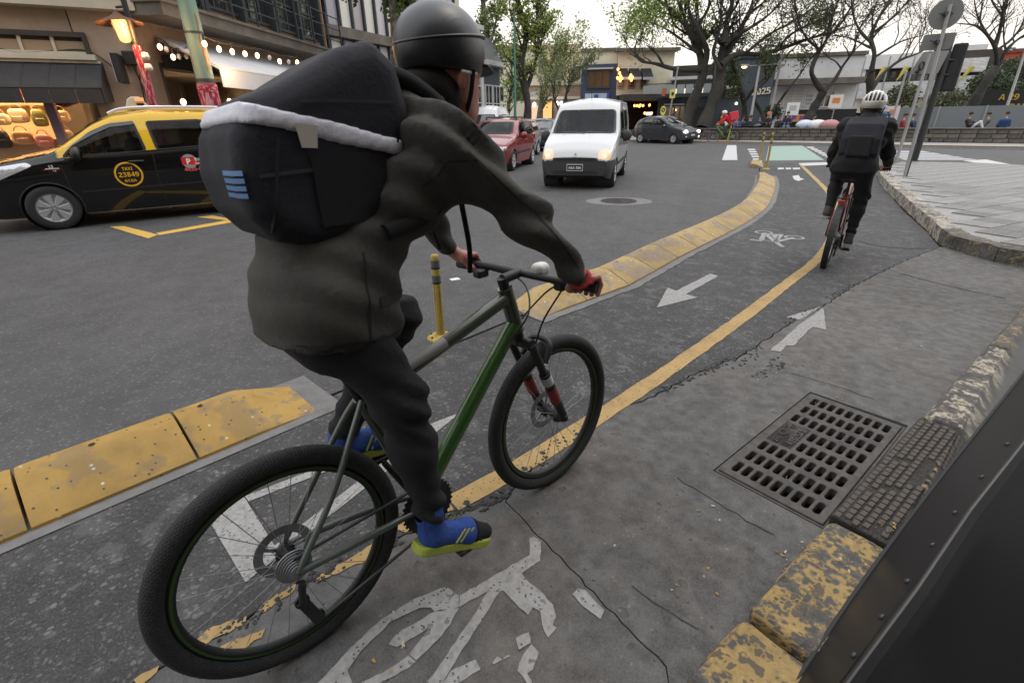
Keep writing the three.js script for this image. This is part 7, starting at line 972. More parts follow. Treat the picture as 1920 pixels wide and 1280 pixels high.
// folds: slow ripples added to a distance
const folds = (k, s, f = 30) => (x, y, z) => { const a = vnoise(x * 5 + s + 40, z * 5 + 40, 3), b = vnoise(y * 6 + s + 40, x * 4 + z * 4 + 40, 7), q = Math.sin(f * (y + 0.55 * x) + 5 * a); return k * (q * q * q * 0.4 + q * 0.5) * b * 1.5 + k * 0.5 * (vnoise(x * 5 + z * 3 + s + 40, y * 4 + 40, 5) - 0.5); };
function gripHand(bx, by, bz, wr, s, cell) {   // s: +1 right hand, -1 left; fingers close round the bar
  const L = [cap(wr[0], wr[1], wr[2], bx - 0.035, by + 0.03, bz, 0.024, 0.022), cap(bx - 0.03, by + 0.03, bz - 0.025, bx - 0.03, by + 0.03, bz + 0.025, 0.018, 0.017)], fingers = [];
  for (let i = 0; i < 4; i++) { const z = bz + s * (-0.033 + i * 0.022), l = [1, 1.12, 1.06, 0.86][i]; fingers.push(cap(bx - 0.022, by + 0.033, z, bx + 0.014 * l, by + 0.03, z, 0.0105, 0.0098), cap(bx + 0.014 * l, by + 0.03, z, bx + 0.029 * l, by + 0.004, z, 0.0098, 0.009), cap(bx + 0.029 * l, by + 0.004, z, bx + 0.012, by - 0.025 * l, z, 0.009, 0.0082)); }
  const th = [cap(bx - 0.035, by + 0.02, bz - s * 0.03, bx - 0.02, by - 0.012, bz - s * 0.048, 0.012, 0.011), cap(bx - 0.02, by - 0.012, bz - s * 0.048, bx + 0.008, by - 0.026, bz - s * 0.05, 0.011, 0.009)];
  const f = blend([...L, ...th], 0.014), g = blend(fingers, 0.004); return skin((x, y, z) => smin(f(x, y, z), g(x, y, z), 0.006), [bx - 0.13, by - 0.05, bz - 0.07], [bx + 0.05, by + 0.1, bz + 0.07], cell);
}
function headGeo(c, tilt, yaw, cell) {   // c: centre of the skull; face toward +x, turned by yaw
  const S = (f) => f, L = [elld(0, 0.02, 0, 0.095, 0.1, 0.075), elld(0.03, -0.05, 0, 0.065, 0.075, 0.058), cap(0.06, -0.1, 0.012, 0.06, -0.1, -0.012, 0.03, 0.03), cap(0.095, -0.005, 0, 0.108, -0.035, 0, 0.012, 0.017), elld(0.085, -0.072, 0, 0.018, 0.012, 0.026), cap(0.075, 0.022, 0.035, 0.085, 0.022, 0.02, 0.016, 0.014), cap(0.075, 0.022, -0.035, 0.085, 0.022, -0.02, 0.016, 0.014)], ears = [elld(-0.012, -0.018, 0.078, 0.018, 0.032, 0.011), elld(-0.012, -0.018, -0.078, 0.018, 0.032, 0.011)];
  const f = blend(L, 0.03), e = blend(ears, 0.008), eye = (x, y, z) => Math.min(Math.hypot(x - 0.082, y - 0.004, z - 0.031), Math.hypot(x - 0.082, y - 0.004, z + 0.031)) - 0.013;
  const g = skin((x, y, z) => smin(Math.max(f(x, y, z), -eye(x, y, z)), e(x, y, z), 0.01), [-0.11, -0.15, -0.1], [0.14, 0.14, 0.1], cell); g.rotateY(yaw).rotateZ(tilt).translate(...c); return g;
}
function makeRider(name, label, J, o) {
  const Q = o.q ?? 1;
  const p = thing(name, label, 'person'), c3 = (a, b, r0, r1) => cap(...a, ...b, r0, r1), mid = (a, b, t) => a.map((v, i) => lerp(v, b[i], t)), out = (list, d) => list;
  const legs = (e) => [['hipR', 'kneeR', 'ankR'], ['hipL', 'kneeL', 'ankL']].flatMap(([h, k, a]) => [c3(J[h], J[k], 0.086 + e, 0.062 + e), c3(J[k], mid(J[k], J[a], 0.4), 0.06 + e, 0.054 + e), c3(mid(J[k], J[a], 0.4), J[a], 0.054 + e, 0.039 + e)]), pelvis = (e) => [c3(J.hipR, J.hipL, 0.09 + e, 0.09 + e)];
  const hipM = mid(J.hipR, J.hipL, 0.5), shM = mid(J.shR, J.shL, 0.5), neck = [shM[0] + 0.04, shM[1] + 0.06, 0], waist = mid(hipM, shM, 0.35), chest = mid(hipM, shM, 0.72);
  const torso = (e) => [c3([waist[0], waist[1], 0.06], [waist[0], waist[1], -0.06], 0.095 + e, 0.095 + e), c3([chest[0] + 0.02, chest[1] - 0.01, 0.09], [chest[0] + 0.02, chest[1] - 0.01, -0.09], 0.1 + e, 0.1 + e), c3(J.shR, J.shL, 0.062 + e, 0.062 + e), c3(hipM, chest, 0.1 + e, 0.1 + e), c3(chest, shM, 0.11 + e, 0.085 + e)];
  const arms = (e, k = 1) => [['shR', 'elR', 'wrR'], ['shL', 'elL', 'wrL']].flatMap(([s, el, w]) => [c3(J[s], J[el], 0.05 + e, 0.04 + e), c3(J[el], mid(J[el], J[w], k), 0.04 + e, 0.029 + e)]);
  const all = [...legs(-0.012), ...pelvis(-0.012), ...torso(-0.015), ...arms(-0.008), c3(neck, J.head, 0.05, 0.047)], bf = blend(all, 0.05), B = 0.2, lo = [-0.25, 0.02, -0.5], hi = [1.15, 1.75, 0.5];
  const body = part('body', [skin(bf, lo, hi, 0.024 * Math.min(Q, 1.6)), headGeo(J.head, J.tilt ?? 0, J.yaw ?? 0, 0.005 * Q), gripHand(...J.gripR, J.wrR, 1, 0.0042 * Q), gripHand(...J.gripL, J.wrL, -1, 0.0042 * Q)], o.skin ?? MT.skin, p);
  const yc = J.cut ?? 0.9; const jk = blend([...torso(J.slim ?? 0.022), ...pelvis(J.cover ?? 0.012), ...arms(J.sleeve ?? 0.014, 0.93), ...(J.skirt ?? []).map((s) => cap(...s)), c3(neck, [neck[0] + 0.035, neck[1] + 0.05, 0], 0.075, 0.07)], 0.06), jf0 = folds(J.fold ?? 0.009, 3, 68), jf = (x, y, z) => { const e = z > 0 ? J.elR : J.elL, w = z > 0 ? J.wrR : J.wrL, q = (p, r) => Math.exp(-((x - p[0]) ** 2 + (y - p[1]) ** 2 + (z - p[2]) ** 2) / r); return jf0(x, y, z) * (0.4 + 0.5 * q(e, 0.02) + 0.6 * q(w, 0.02) + 0.8 * q(z > 0 ? J.shR : J.shL, 0.015) + 0.7 * (x < 0.5 ? sstep(1.12, 1.0, y) : 0)); };
  const hem = J.hem ?? [0, 0.9, 0.1]; part(o.top ?? 'jacket', skin((x, y, z) => Math.max(jk(x, y, z) + jf(x, y, z), x < 0.6 && y < 1.1 ? (hem[1] + hem[2] * (x - hem[0])) - y : -1, Math.hypot(x - J.head[0], y - J.head[1], z) < 0.1 ? 1 : -1), [-0.25, 0.72, -0.5], [1.15, 1.6, 0.5], 0.0115 * Q), o.jacket, p);
  const tf0 = blend([...legs(0.006), ...pelvis(0.008), ...(J.seat ?? []).map((s) => cap(...s))], 0.05), tf0b = folds(0.0075, 9, 84), tf = (x, y, z) => { const k = z > 0 ? J.kneeR : J.kneeL, a = z > 0 ? J.ankR : J.ankL, q = (p) => Math.exp(-((x - p[0]) ** 2 + (y - p[1]) ** 2) / 0.014); return tf0b(x, y, z) * (0.35 + 1.1 * q(k) + 1.0 * q(a)); }; part('trousers', skin((x, y, z) => Math.max(tf0(x, y, z) + tf(x, y, z), y - (hem[1] + hem[2] * (x - hem[0])) - 0.05), [-0.2, 0.2, -0.36], [0.8, 1.15, 0.36], 0.0115 * Q), o.trousers, p);
  // shoes: upper, toe cap, sole, stripes
  for (const [a, heel, toe, nmS] of [[J.ankR, J.heelR, J.toeR], [J.ankL, J.heelL, J.toeL]]) {
    const H = V3(...heel), T = V3(...toe), d = T.clone().sub(H), L = d.length(), s = new THREE.Group(); s.name = 'shoe'; p.add(s); s.position.copy(H); s.rotation.z = Math.atan2(d.y, d.x); s.rotation.y = 0; const an = s.worldToLocal.bind(s); s.updateMatrixWorld(true); const q = V3(...a).sub(H).applyAxisAngle(V3(0, 0, 1), -s.rotation.z);
    const uf = blend([cap(0.035, 0.045, 0, q.x, Math.min(q.y, 0.11), q.z * 0.5, 0.038, 0.043), cap(0.04, 0.035, 0, L * 0.6, 0.032, 0, 0.036, 0.038), cap(L * 0.6, 0.03, 0.003, L - 0.035, 0.022, 0.006, 0.037, 0.028)], 0.03), lo2 = [-0.04, -0.03, -0.07], hi2 = [L + 0.03, 0.17, 0.07];
    part('shoe_upper', skin((x, y, z) => Math.max(uf(x, y, z), 0.004 - y, x - L * 0.66), lo2, hi2, 0.006 * Q), o.shoe, s); part('toe_cap', skin((x, y, z) => Math.max(uf(x, y, z) - 0.001, 0.006 - y, L * 0.655 - x), lo2, hi2, 0.006 * Q), o.toe ?? MT.blackCloth, s);
    const sole = ext(roundP([[-0.012, -0.036], [L * 0.5, -0.034], [L * 0.7, -0.044], [L * 0.92, -0.036], [L + 0.004, -0.004], [L * 0.93, 0.04], [L * 0.7, 0.042], [L * 0.5, 0.034], [-0.012, 0.034]], 0.03, 4), 0.03, 0.006, [], 2).rotateX(PI / 2); part('sole', sole.translate(0, 0.012, 0), o.sole ?? MT.rubber, s);
    if (o.stripe) for (const zz of [1, -1]) for (let i = 0; i < 3; i++) part('stripe', box(0.006, 0.05, 0.003, L * 0.42 + i * 0.018, 0.042, zz * 0.0385, 0, 0, -0.45), o.stripe, s);
  }
  return p;
}
function place(list, pos, az, lean) { for (const g of list) { g.position.set(...pos); g.rotation.order = 'YXZ'; g.rotation.set(lean, headOf(az), 0); } }
function bikeHelmet(label, c, r, m, o = {}) {
  const h = thing('helmet', label, 'helmet'), f = elld(0, 0, 0, ...r), sh = (x, y, z) => { let d = f(x, y, z), low = -0.055 + 0.12 * Math.max(0, x) * (o.road ? 1 : 0.6); d = Math.max(d, -(f(x, y, z) + 0.02), low - y); if (o.vents) for (let k = -2; k <= 2; k++) { const zz = k * 0.034; d = Math.max(d, -(Math.max(Math.abs(z - zz - 0.05 * zz * x * 10) - 0.009, 0.012 - y, Math.abs(((x * 9 + 2.5) % 1) - 0.5) - 0.36))); } return d; };
  part('shell', skin(sh, [-r[0] - 0.02, -0.08, -r[2] - 0.02], [r[0] + 0.02, r[1] + 0.02, r[2] + 0.02], (o.vents ? 0.0055 : 0.007) * (o.q ?? 1)), m, h);
  part('padding', skin((x, y, z) => Math.max(f(x, y, z) + 0.016, -f(x, y, z) - 0.03, -0.06 - y), [-r[0], -0.08, -r[2]], [r[0], r[1], r[2]], 0.01), MT.black, h);
  if (!o.vents) { const pts = []; for (let i = 0; i <= 40; i++) { const a = i / 40 * 2 * PI; pts.push([Math.cos(a) * r[0] * 0.985, 0.02 + 0.022 * Math.cos(a), Math.sin(a) * r[2] * 0.985]); } part('ridge', tube(pts, 0.004, 80, 5, true), o.ridge ?? m, h); part('visor', ext(roundP([[r[0] * 0.7, -0.085], [r[0] + 0.03, -0.05], [r[0] + 0.04, 0], [r[0] + 0.03, 0.05], [r[0] * 0.7, 0.085]], 0.03), 0.008, 0.002).rotateX(PI / 2).rotateZ(-0.12).translate(0, -0.012, 0), MT.black, h); }
  const sp = (z) => tube([[0.02, -0.05, z * r[2] * 0.96], [0.025, -0.1, z * 0.085], [0.055, -0.155, z * 0.03]], 0.006, 16, 5); part('strap', [sp(1), sp(-1)], MT.blackCloth, h); if (o.tag) part('strap_tag', rbox(0.055, 0.007, 0.004, 0.002, 0.01, -0.058, r[2] * 0.93), MT.whiteFresh, h);
  const w = new THREE.Group(); for (const k of [...h.children]) { k.geometry.rotateY(o.yaw ?? 0).rotateZ(o.tilt ?? 0).translate(...c); } return h;
}
function polyPack(label, P, z0, m, r = 0.055) {
  const sd = (x, y) => { let d = 1e9, s = 1; for (let i = 0, j = P.length - 1; i < P.length; j = i++) { const [ax, ay] = P[i], [bx, by] = P[j], ex = bx - ax, ey = by - ay, wx = x - ax, wy = y - ay, t = clamp((wx * ex + wy * ey) / (ex * ex + ey * ey)); d = Math.min(d, (wx - ex * t) ** 2 + (wy - ey * t) ** 2); const c1 = y >= ay, c2 = y < by, c3 = ex * wy > ey * wx; if ((c1 && c2 && c3) || (!c1 && !c2 && !c3)) s = -s; } return s * Math.sqrt(d); };
  const fo = folds(0.0045, 5, 12), f = (x, y, z, smooth) => { const a = sd(x, y) + r, b = Math.abs(z) - z0 + r + 0.03 * Math.max(0, y - 1.4); return Math.hypot(Math.max(a, 0), Math.max(b, 0)) + Math.min(Math.max(a, b), 0) - r + (smooth ? 0 : fo(x, y, z)); };
  const xs = P.map((p) => p[0]), ys = P.map((p) => p[1]), t = thing('backpack', label, 'backpack'), g = skin(f, [Math.min(...xs) - 0.04, Math.min(...ys) - 0.04, -z0 - 0.04], [Math.max(...xs) + 0.04, Math.max(...ys) + 0.04, z0 + 0.04], 0.0095); part('pack_body', g, m, t); return [t, g, f];
}
// --- near rider
{
  const frameM = phys([0.05, 0.062, 0.045], 0.38, { clearcoat: 0.8, metalness: 0.3 }), greenM = phys([0.028, 0.095, 0.012], 0.38, { clearcoat: 0.8 });
  const bike = makeBike('bicycle', 'dark mountain bike with green down tube ridden close by the camera', { frame: frameM, accent: greenM, stay: phys([0.12, 0.14, 0.125], 0.4, { metalness: 0.4 }), rim: MT.black, stripeM: mat([0.03, 0.07, 0.012], 0.6), decal: mat([0.2, 0.014, 0.016], 0.5), light: true, crank: [0.07, -0.145] });
  part('tube_panel', rod([0.42, 0.757, 0.012], [0.56, 0.79, 0.012], 0.0165, 0.018, 12), mat([0.3, 0.31, 0.31], 0.4), bike);
  const J = { hipR: [0.21, 1.03, 0.085], hipL: [0.21, 1.03, -0.085], kneeR: [0.325, 0.735, 0.125], kneeL: [0.48, 0.87, -0.12], ankR: [0.372, 0.345, 0.125], ankL: [0.255, 0.56, -0.125], heelR: [0.315, 0.235, 0.128], toeR: [0.575, 0.1, 0.14], heelL: [0.2, 0.475, -0.128], toeL: [0.455, 0.44, -0.14], shR: [0.5, 1.345, 0.175], shL: [0.5, 1.345, -0.175], elR: [0.705, 1.15, 0.245], elL: [0.705, 1.15, -0.245], wrR: [0.855, 0.985, 0.285], wrL: [0.81, 1.0, -0.285], gripR: [0.922, 0.93, 0.262], gripL: [0.87, 0.939, -0.255], sleeve: 0.006, head: [0.655, 1.515, 0], tilt: -0.1, yaw: 0.12, skirt: [[0.23, 1.12, 0.04, 0.2, 0.93, 0.05, 0.105, 0.128], [0.23, 1.12, -0.04, 0.2, 0.93, -0.05, 0.105, 0.128], [0.29, 1.14, 0.05, 0.295, 0.95, 0.055, 0.09, 0.1], [0.29, 1.14, -0.05, 0.295, 0.95, -0.055, 0.09, 0.1], [0.47, 1.43, 0.07, 0.47, 1.43, -0.07, 0.055, 0.055], [0.5, 1.35, 0.16, 0.58, 1.28, 0.2, 0.07, 0.058], [0.5, 1.35, -0.16, 0.58, 1.28, -0.2, 0.07, 0.058]], hem: [0.07, 0.945, -0.16], fold: 0.012, cover: 0.018, slim: 0.012, seat: [[0.2, 0.93, 0.06, 0.2, 0.93, -0.06, 0.088, 0.088]] };
  const rider = makeRider('person', 'large near cyclist in a dark olive jacket and black jeans', J, { jacket: MT.jacket, trousers: MT.jeans, skin: MT.skinRed, shoe: mat(1, 0.8, 0, { ...fabricT([0.018, 0.06, 0.27], 631, 0.2), bumpScale: 0.002 }), sole: mat([0.34, 0.4, 0.06], 0.7), stripe: mat([0.45, 0.5, 0.12], 0.6) });
  part('trailing_hair', skin(blend([elld(0.6, 1.49, 0, 0.07, 0.06, 0.07), elld(0.63, 1.455, 0.05, 0.03, 0.035, 0.02)], 0.03), [0.5, 1.4, -0.1], [0.7, 1.58, 0.1], 0.009), MT.hair, rider);
  part('eyes', [1, -1].map((z) => new THREE.SphereGeometry(0.0115, 12, 8).translate(0.08, 0.004, z * 0.031).rotateY(0.12).rotateZ(-0.1).translate(0.655, 1.515, 0)), mat([0.5, 0.48, 0.45], 0.3), rider); const jm = rider.children.find((c) => c.name === 'jacket'), dj = drapeTool(jm.geometry), zz = [(x, y) => V3(x, y, 0.6), V3(0, 0, -1)], strip = (l, w) => { const A = [], B = []; l.forEach((p, i) => { const a = l[Math.max(0, i - 1)], b = l[Math.min(l.length - 1, i + 1)], d = Math.hypot(b[0] - a[0], b[1] - a[1]); A.push([p[0] - (b[1] - a[1]) / d * w, p[1] + (b[0] - a[0]) / d * w]); B.push([p[0] + (b[1] - a[1]) / d * w, p[1] - (b[0] - a[0]) / d * w]); }); return [...A, ...B.reverse()]; }, sm = mat([0.02, 0.019, 0.017], 0.95);
  part('hem_band', dj(strip([[0.1, 0.953], [0.17, 0.942], [0.25, 0.93], [0.33, 0.917], [0.38, 0.91]], 0.011), ...zz, 0.003, 0.03), sm, jm); part('side_seam', dj(strip([[0.27, 1.14], [0.26, 1.05], [0.25, 0.94]], 0.0022), ...zz, 0.003, 0.03), sm, jm); part('pocket_flap', dj([[0.29, 1.035], [0.385, 1.02], [0.383, 0.997], [0.288, 1.012]], ...zz, 0.005, 0.03), sm, jm); part('sleeve_seam', dj(strip([[0.5, 1.33], [0.58, 1.26], [0.68, 1.18], [0.76, 1.09], [0.83, 1.01]], 0.002), ...zz, 0.003, 0.03), sm, jm); part('yoke_seam', dj(strip([[0.42, 1.26], [0.47, 1.31], [0.52, 1.31]], 0.0022), ...zz, 0.003, 0.03), sm, jm);
  part('red_glove_cuff', tube(Array.from({ length: 13 }, (_, i) => { const a = i / 12 * 2 * PI; return [0.868 + 0.012 * Math.sin(a), 0.968 + 0.022 * Math.sin(a), 0.282 + 0.034 * Math.cos(a)]; }), 0.008, 30, 6, true), mat([0.3, 0.03, 0.03], 0.8), rider);
  const hel = bikeHelmet('round matt black cycle helmet on the near cyclist’s head', [0.645, 1.566, 0], [0.126, 0.108, 0.103], phys([0.008, 0.0095, 0.012], 0.42, { clearcoat: 0.25, clearcoatRoughness: 0.4 }), { tilt: -0.08, yaw: 0.12, tag: true });
  const [pack, pg, pf] = polyPack('big dark navy backpack with a pale band, worn by the near cyclist', [[0.43, 1.51], [0.38, 1.55], [0.31, 1.53], [0.19, 1.468], [0.112, 1.44], [0.075, 1.38], [0.064, 1.31], [0.075, 1.235], [0.115, 1.18], [0.19, 1.155], [0.30, 1.16], [0.385, 1.25], [0.455, 1.40]], 0.158, MT.packCloth, 0.048);
  const dr = drapeTool(pg), toZ = [(x, y) => V3(x, y, 0.5), V3(0, 0, -1)], bandM = mat(1, 0.6, 0, { ...fabricT([0.6, 0.6, 0.67], 641, 0.3), bumpScale: 0.0003 }); 
  part('pale_band', skin((x, y, z) => Math.max(pf(x, y, z, 1) - 0.005, Math.abs(y - 1.44 + 0.24 * x) - 0.019 - 0.002 * Math.sin(x * 30), x - 0.42), [0.0, 1.3, -0.2], [0.46, 1.5, 0.2], 0.007), bandM, pack); part('band_knot', [dr([[0.18, 1.395], [0.222, 1.39], [0.215, 1.35], [0.185, 1.352]], ...toZ, 0.009, 0.03)], mat([0.45, 0.42, 0.38], 0.7), pack);
  for (let i = 0; i < 4; i++) part('blue_stripe', dr([[0.075, 1.318 - i * 0.0135], [0.115, 1.318 - i * 0.0135], [0.115, 1.309 - i * 0.0135], [0.075, 1.309 - i * 0.0135]], (x, y) => V3(x - 0.15, y, 0.5), V3(0.3, 0, -0.95).normalize(), 0.007, 0.03), mat([0.09, 0.2, 0.42], 0.6), pack);
  part('pocket_zip', dr([[0.1, 1.31], [0.2, 1.315], [0.2, 1.308], [0.1, 1.303]], ...toZ, 0.004, 0.03), MT.darkSteel, pack); for (const q of [dr([[0.1, 1.2], [0.106, 1.2], [0.15, 1.37], [0.144, 1.37]], ...toZ, 0.006, 0.03), dr([[0.36, 1.22], [0.366, 1.22], [0.41, 1.4], [0.404, 1.4]], ...toZ, 0.006, 0.03), dr([[0.2, 1.43], [0.4, 1.43], [0.4, 1.436], [0.2, 1.436]], ...toZ, 0.006, 0.03)]) part('seam_piping', q, MT.black, pack); part('side_panel', dr([[0.2, 1.2], [0.32, 1.2], [0.36, 1.3], [0.3, 1.34], [0.2, 1.34]], ...toZ, 0.005, 0.04), MT.blackCloth, pack);
  for (const z of [1, -1]) part('shoulder_strap', tube([[0.42, 1.5, z * 0.09], [0.49, 1.47, z * 0.11], [0.56, 1.4, z * 0.13], [0.56, 1.3, z * 0.135], [0.46, 1.2, z * 0.165], [0.33, 1.17, z * 0.17]], 0.02, 40, 8).scale(1, 1, 1), MT.blackCloth, pack); part('strap_tail', [tube([[0.56, 1.3, 0.14], [0.6, 1.2, 0.1], [0.63, 1.07, 0.08], [0.64, 1.0, 0.06]], 0.008, 20, 5), tube([[0.56, 1.3, -0.14], [0.6, 1.2, -0.1], [0.64, 1.05, -0.08]], 0.008, 20, 5)], MT.blackCloth, pack);
  place([bike, rider, hel, pack], [-0.6, 0, -0.942], 0.829 * 180 / PI, -0.046);
}
// --- far rider, riding away
{
  const redM = phys([0.22, 0.03, 0.018], 0.4, { clearcoat: 0.7 });
  const bike = makeBike('bicycle', 'orange red town bike with rear mudguard ridden away along the lane', { frame: redM, accent: redM, stay: redM, rim: MT.alu, crank: [0.02, -0.16], guard: true, forkM: MT.black });
  const J = { hipR: [0.17, 0.975, 0.09], hipL: [0.17, 0.975, -0.09], kneeR: [0.38, 0.7, 0.13], kneeL: [0.52, 0.86, -0.13], ankR: [0.37, 0.31, 0.13], ankL: [0.34, 0.545, -0.125], heelR: [0.31, 0.19, 0.13], toeR: [0.57, 0.15, 0.15], heelL: [0.28, 0.46, -0.128], toeL: [0.535, 0.45, -0.14], shR: [0.34, 1.35, 0.165], shL: [0.34, 1.35, -0.165], elR: [0.53, 1.1, 0.235], elL: [0.53, 1.1, -0.23], wrR: [0.83, 0.985, 0.265], wrL: [0.8, 0.985, -0.265], gripR: [0.922, 0.93, 0.262], gripL: [0.87, 0.939, -0.255], slim: 0.016, head: [0.46, 1.53, 0], tilt: 0.0, skirt: [[0.16, 1.05, 0.03, 0.18, 0.98, 0.05, 0.13, 0.14], [0.16, 1.05, -0.03, 0.18, 0.98, -0.05, 0.13, 0.14]], hem: [0.1, 0.93, 0] };
  const rider = makeRider('person', 'cyclist all in black seen from behind, riding away beside the corner pavement', J, { q: 1.5, jacket: MT.blackCloth, trousers: MT.blackCloth, shoe: mat([0.05, 0.045, 0.04], 0.8), toe: mat([0.18, 0.17, 0.15], 0.8), sole: mat([0.25, 0.24, 0.21], 0.8) });
  part('hair', skin(elld(0.43, 1.5, 0, 0.08, 0.09, 0.085), [0.3, 1.38, -0.12], [0.53, 1.62, 0.12], 0.01), MT.hair, rider);
  const hel = bikeHelmet('silver and black vented cycle helmet on the far cyclist', [0.45, 1.575, 0], [0.15, 0.105, 0.105], phys([0.5, 0.49, 0.45], 0.3, { clearcoat: 0.8 }), { vents: true, tilt: 0.06, road: true });
  const [pack] = polyPack('plain black backpack on the far cyclist’s back', [[0.34, 1.42], [0.24, 1.44], [0.14, 1.38], [0.06, 1.25], [0.05, 1.12], [0.1, 1.06], [0.2, 1.06], [0.28, 1.2]], 0.165, MT.packCloth, 0.05);
  for (const z of [1, -1]) part('shoulder_strap', tube([[0.3, 1.42, z * 0.09], [0.38, 1.43, z * 0.11], [0.45, 1.35, z * 0.13], [0.4, 1.22, z * 0.15], [0.26, 1.12, z * 0.15]], 0.018, 30, 8), MT.blackCloth, pack); part('front_pocket', rbox(0.06, 0.2, 0.2, 0.025, 0.055, 1.18, 0, 0, 0, -0.25), MT.blackCloth, pack);
  const az = 37, d = V3(Math.sin(az * PI / 180), 0, -Math.cos(az * PI / 180)); place([bike, rider, hel, pack], [3.2, 0, -4.8], az, 0.02); for (const g of [bike, rider, hel, pack]) g.scale.setScalar(0.965);
}

// ---------- street furniture, park people, panel, buildings behind the camera ----------
MT.postY = mat(1, 0.6, 0, { ...tex(256, 0.4, (u, v) => { const b = fb(u, v, 8, 701, 4, 128), g = fb(u, v, 40, 702, 2, 128), w = sstep(0.62, 0.72, b), m = 0.8 + 0.4 * (g - 0.5); return [lerp(0.46, 0.2, w) * m, lerp(0.33, 0.15, w) * m, lerp(0.06, 0.07, w) * m, g]; }), bumpScale: 0.002 });
function bollard(px, py, h, label, s = 1, lean = 0) {
  const g = G(px, py), t = thing('bollard', label, 'bollard', [g.x, 0, g.z]); t.scale.setScalar(s); t.rotation.z = lean;
  part('base', lathe([[0.0, 0.035], [0.032, 0.034], [0.05, 0.03], [0.085, 0.016], [0.098, 0.004], [0.098, 0]], 28), MT.postY, t); part('base_bolts', [0, 1, 2, 3, 4, 5].map((i) => new THREE.CylinderGeometry(0.008, 0.008, 0.006, 8).translate(0.074 * Math.cos(i * 1.047 + 0.3), 0.024, 0.074 * Math.sin(i * 1.047 + 0.3))), holePlug, t);
  part('tube', [lathe([[0.032, 0.03], [0.03, 0.06], [0.028, h - 0.02], [0.024, h], [0.0, h + 0.004]], 20)], MT.postY, t);
  for (const [k, d] of [[0.9, 0.05], [0.73, 0.05]]) { part('reflector_band', new THREE.CylinderGeometry(0.0292, 0.0292, d, 20, 1, true).translate(0, h * k, 0), mat([0.11, 0.11, 0.115], 0.35, 0.3), t); part('band_edge', new THREE.CylinderGeometry(0.0296, 0.0296, d * 0.24, 20, 1, true).translate(0, h * k - d * 0.55, 0), MT.black, t); } return t;
}
bollard(827, 633, 0.6, 'yellow flexible post with two dark bands between the two separator runs');
bollard(1424, 302, 0.85, 'thin yellow banded post by the green box, left one of the pair', 1.1); bollard(1437, 317, 0.9, 'thin yellow banded post on the far separator tip, right one of the pair', 1.1); bollard(1363, 268, 0.85, 'distant yellow post by the park kerb near the green delivery bicycle', 1.3, -0.12);
{ const g = G(1345, 268), l = solo('kerb_wedge', ext([[0, 0], [0.7, 0], [0.5, 0.16], [0.1, 0.16]], 0.4, 0.02).rotateY(0.6), mat([0.45, 0.22, 0.06], 0.8), 'small orange wedge on the road beside the green bicycle', 'wedge'); l.position.copy(g); }
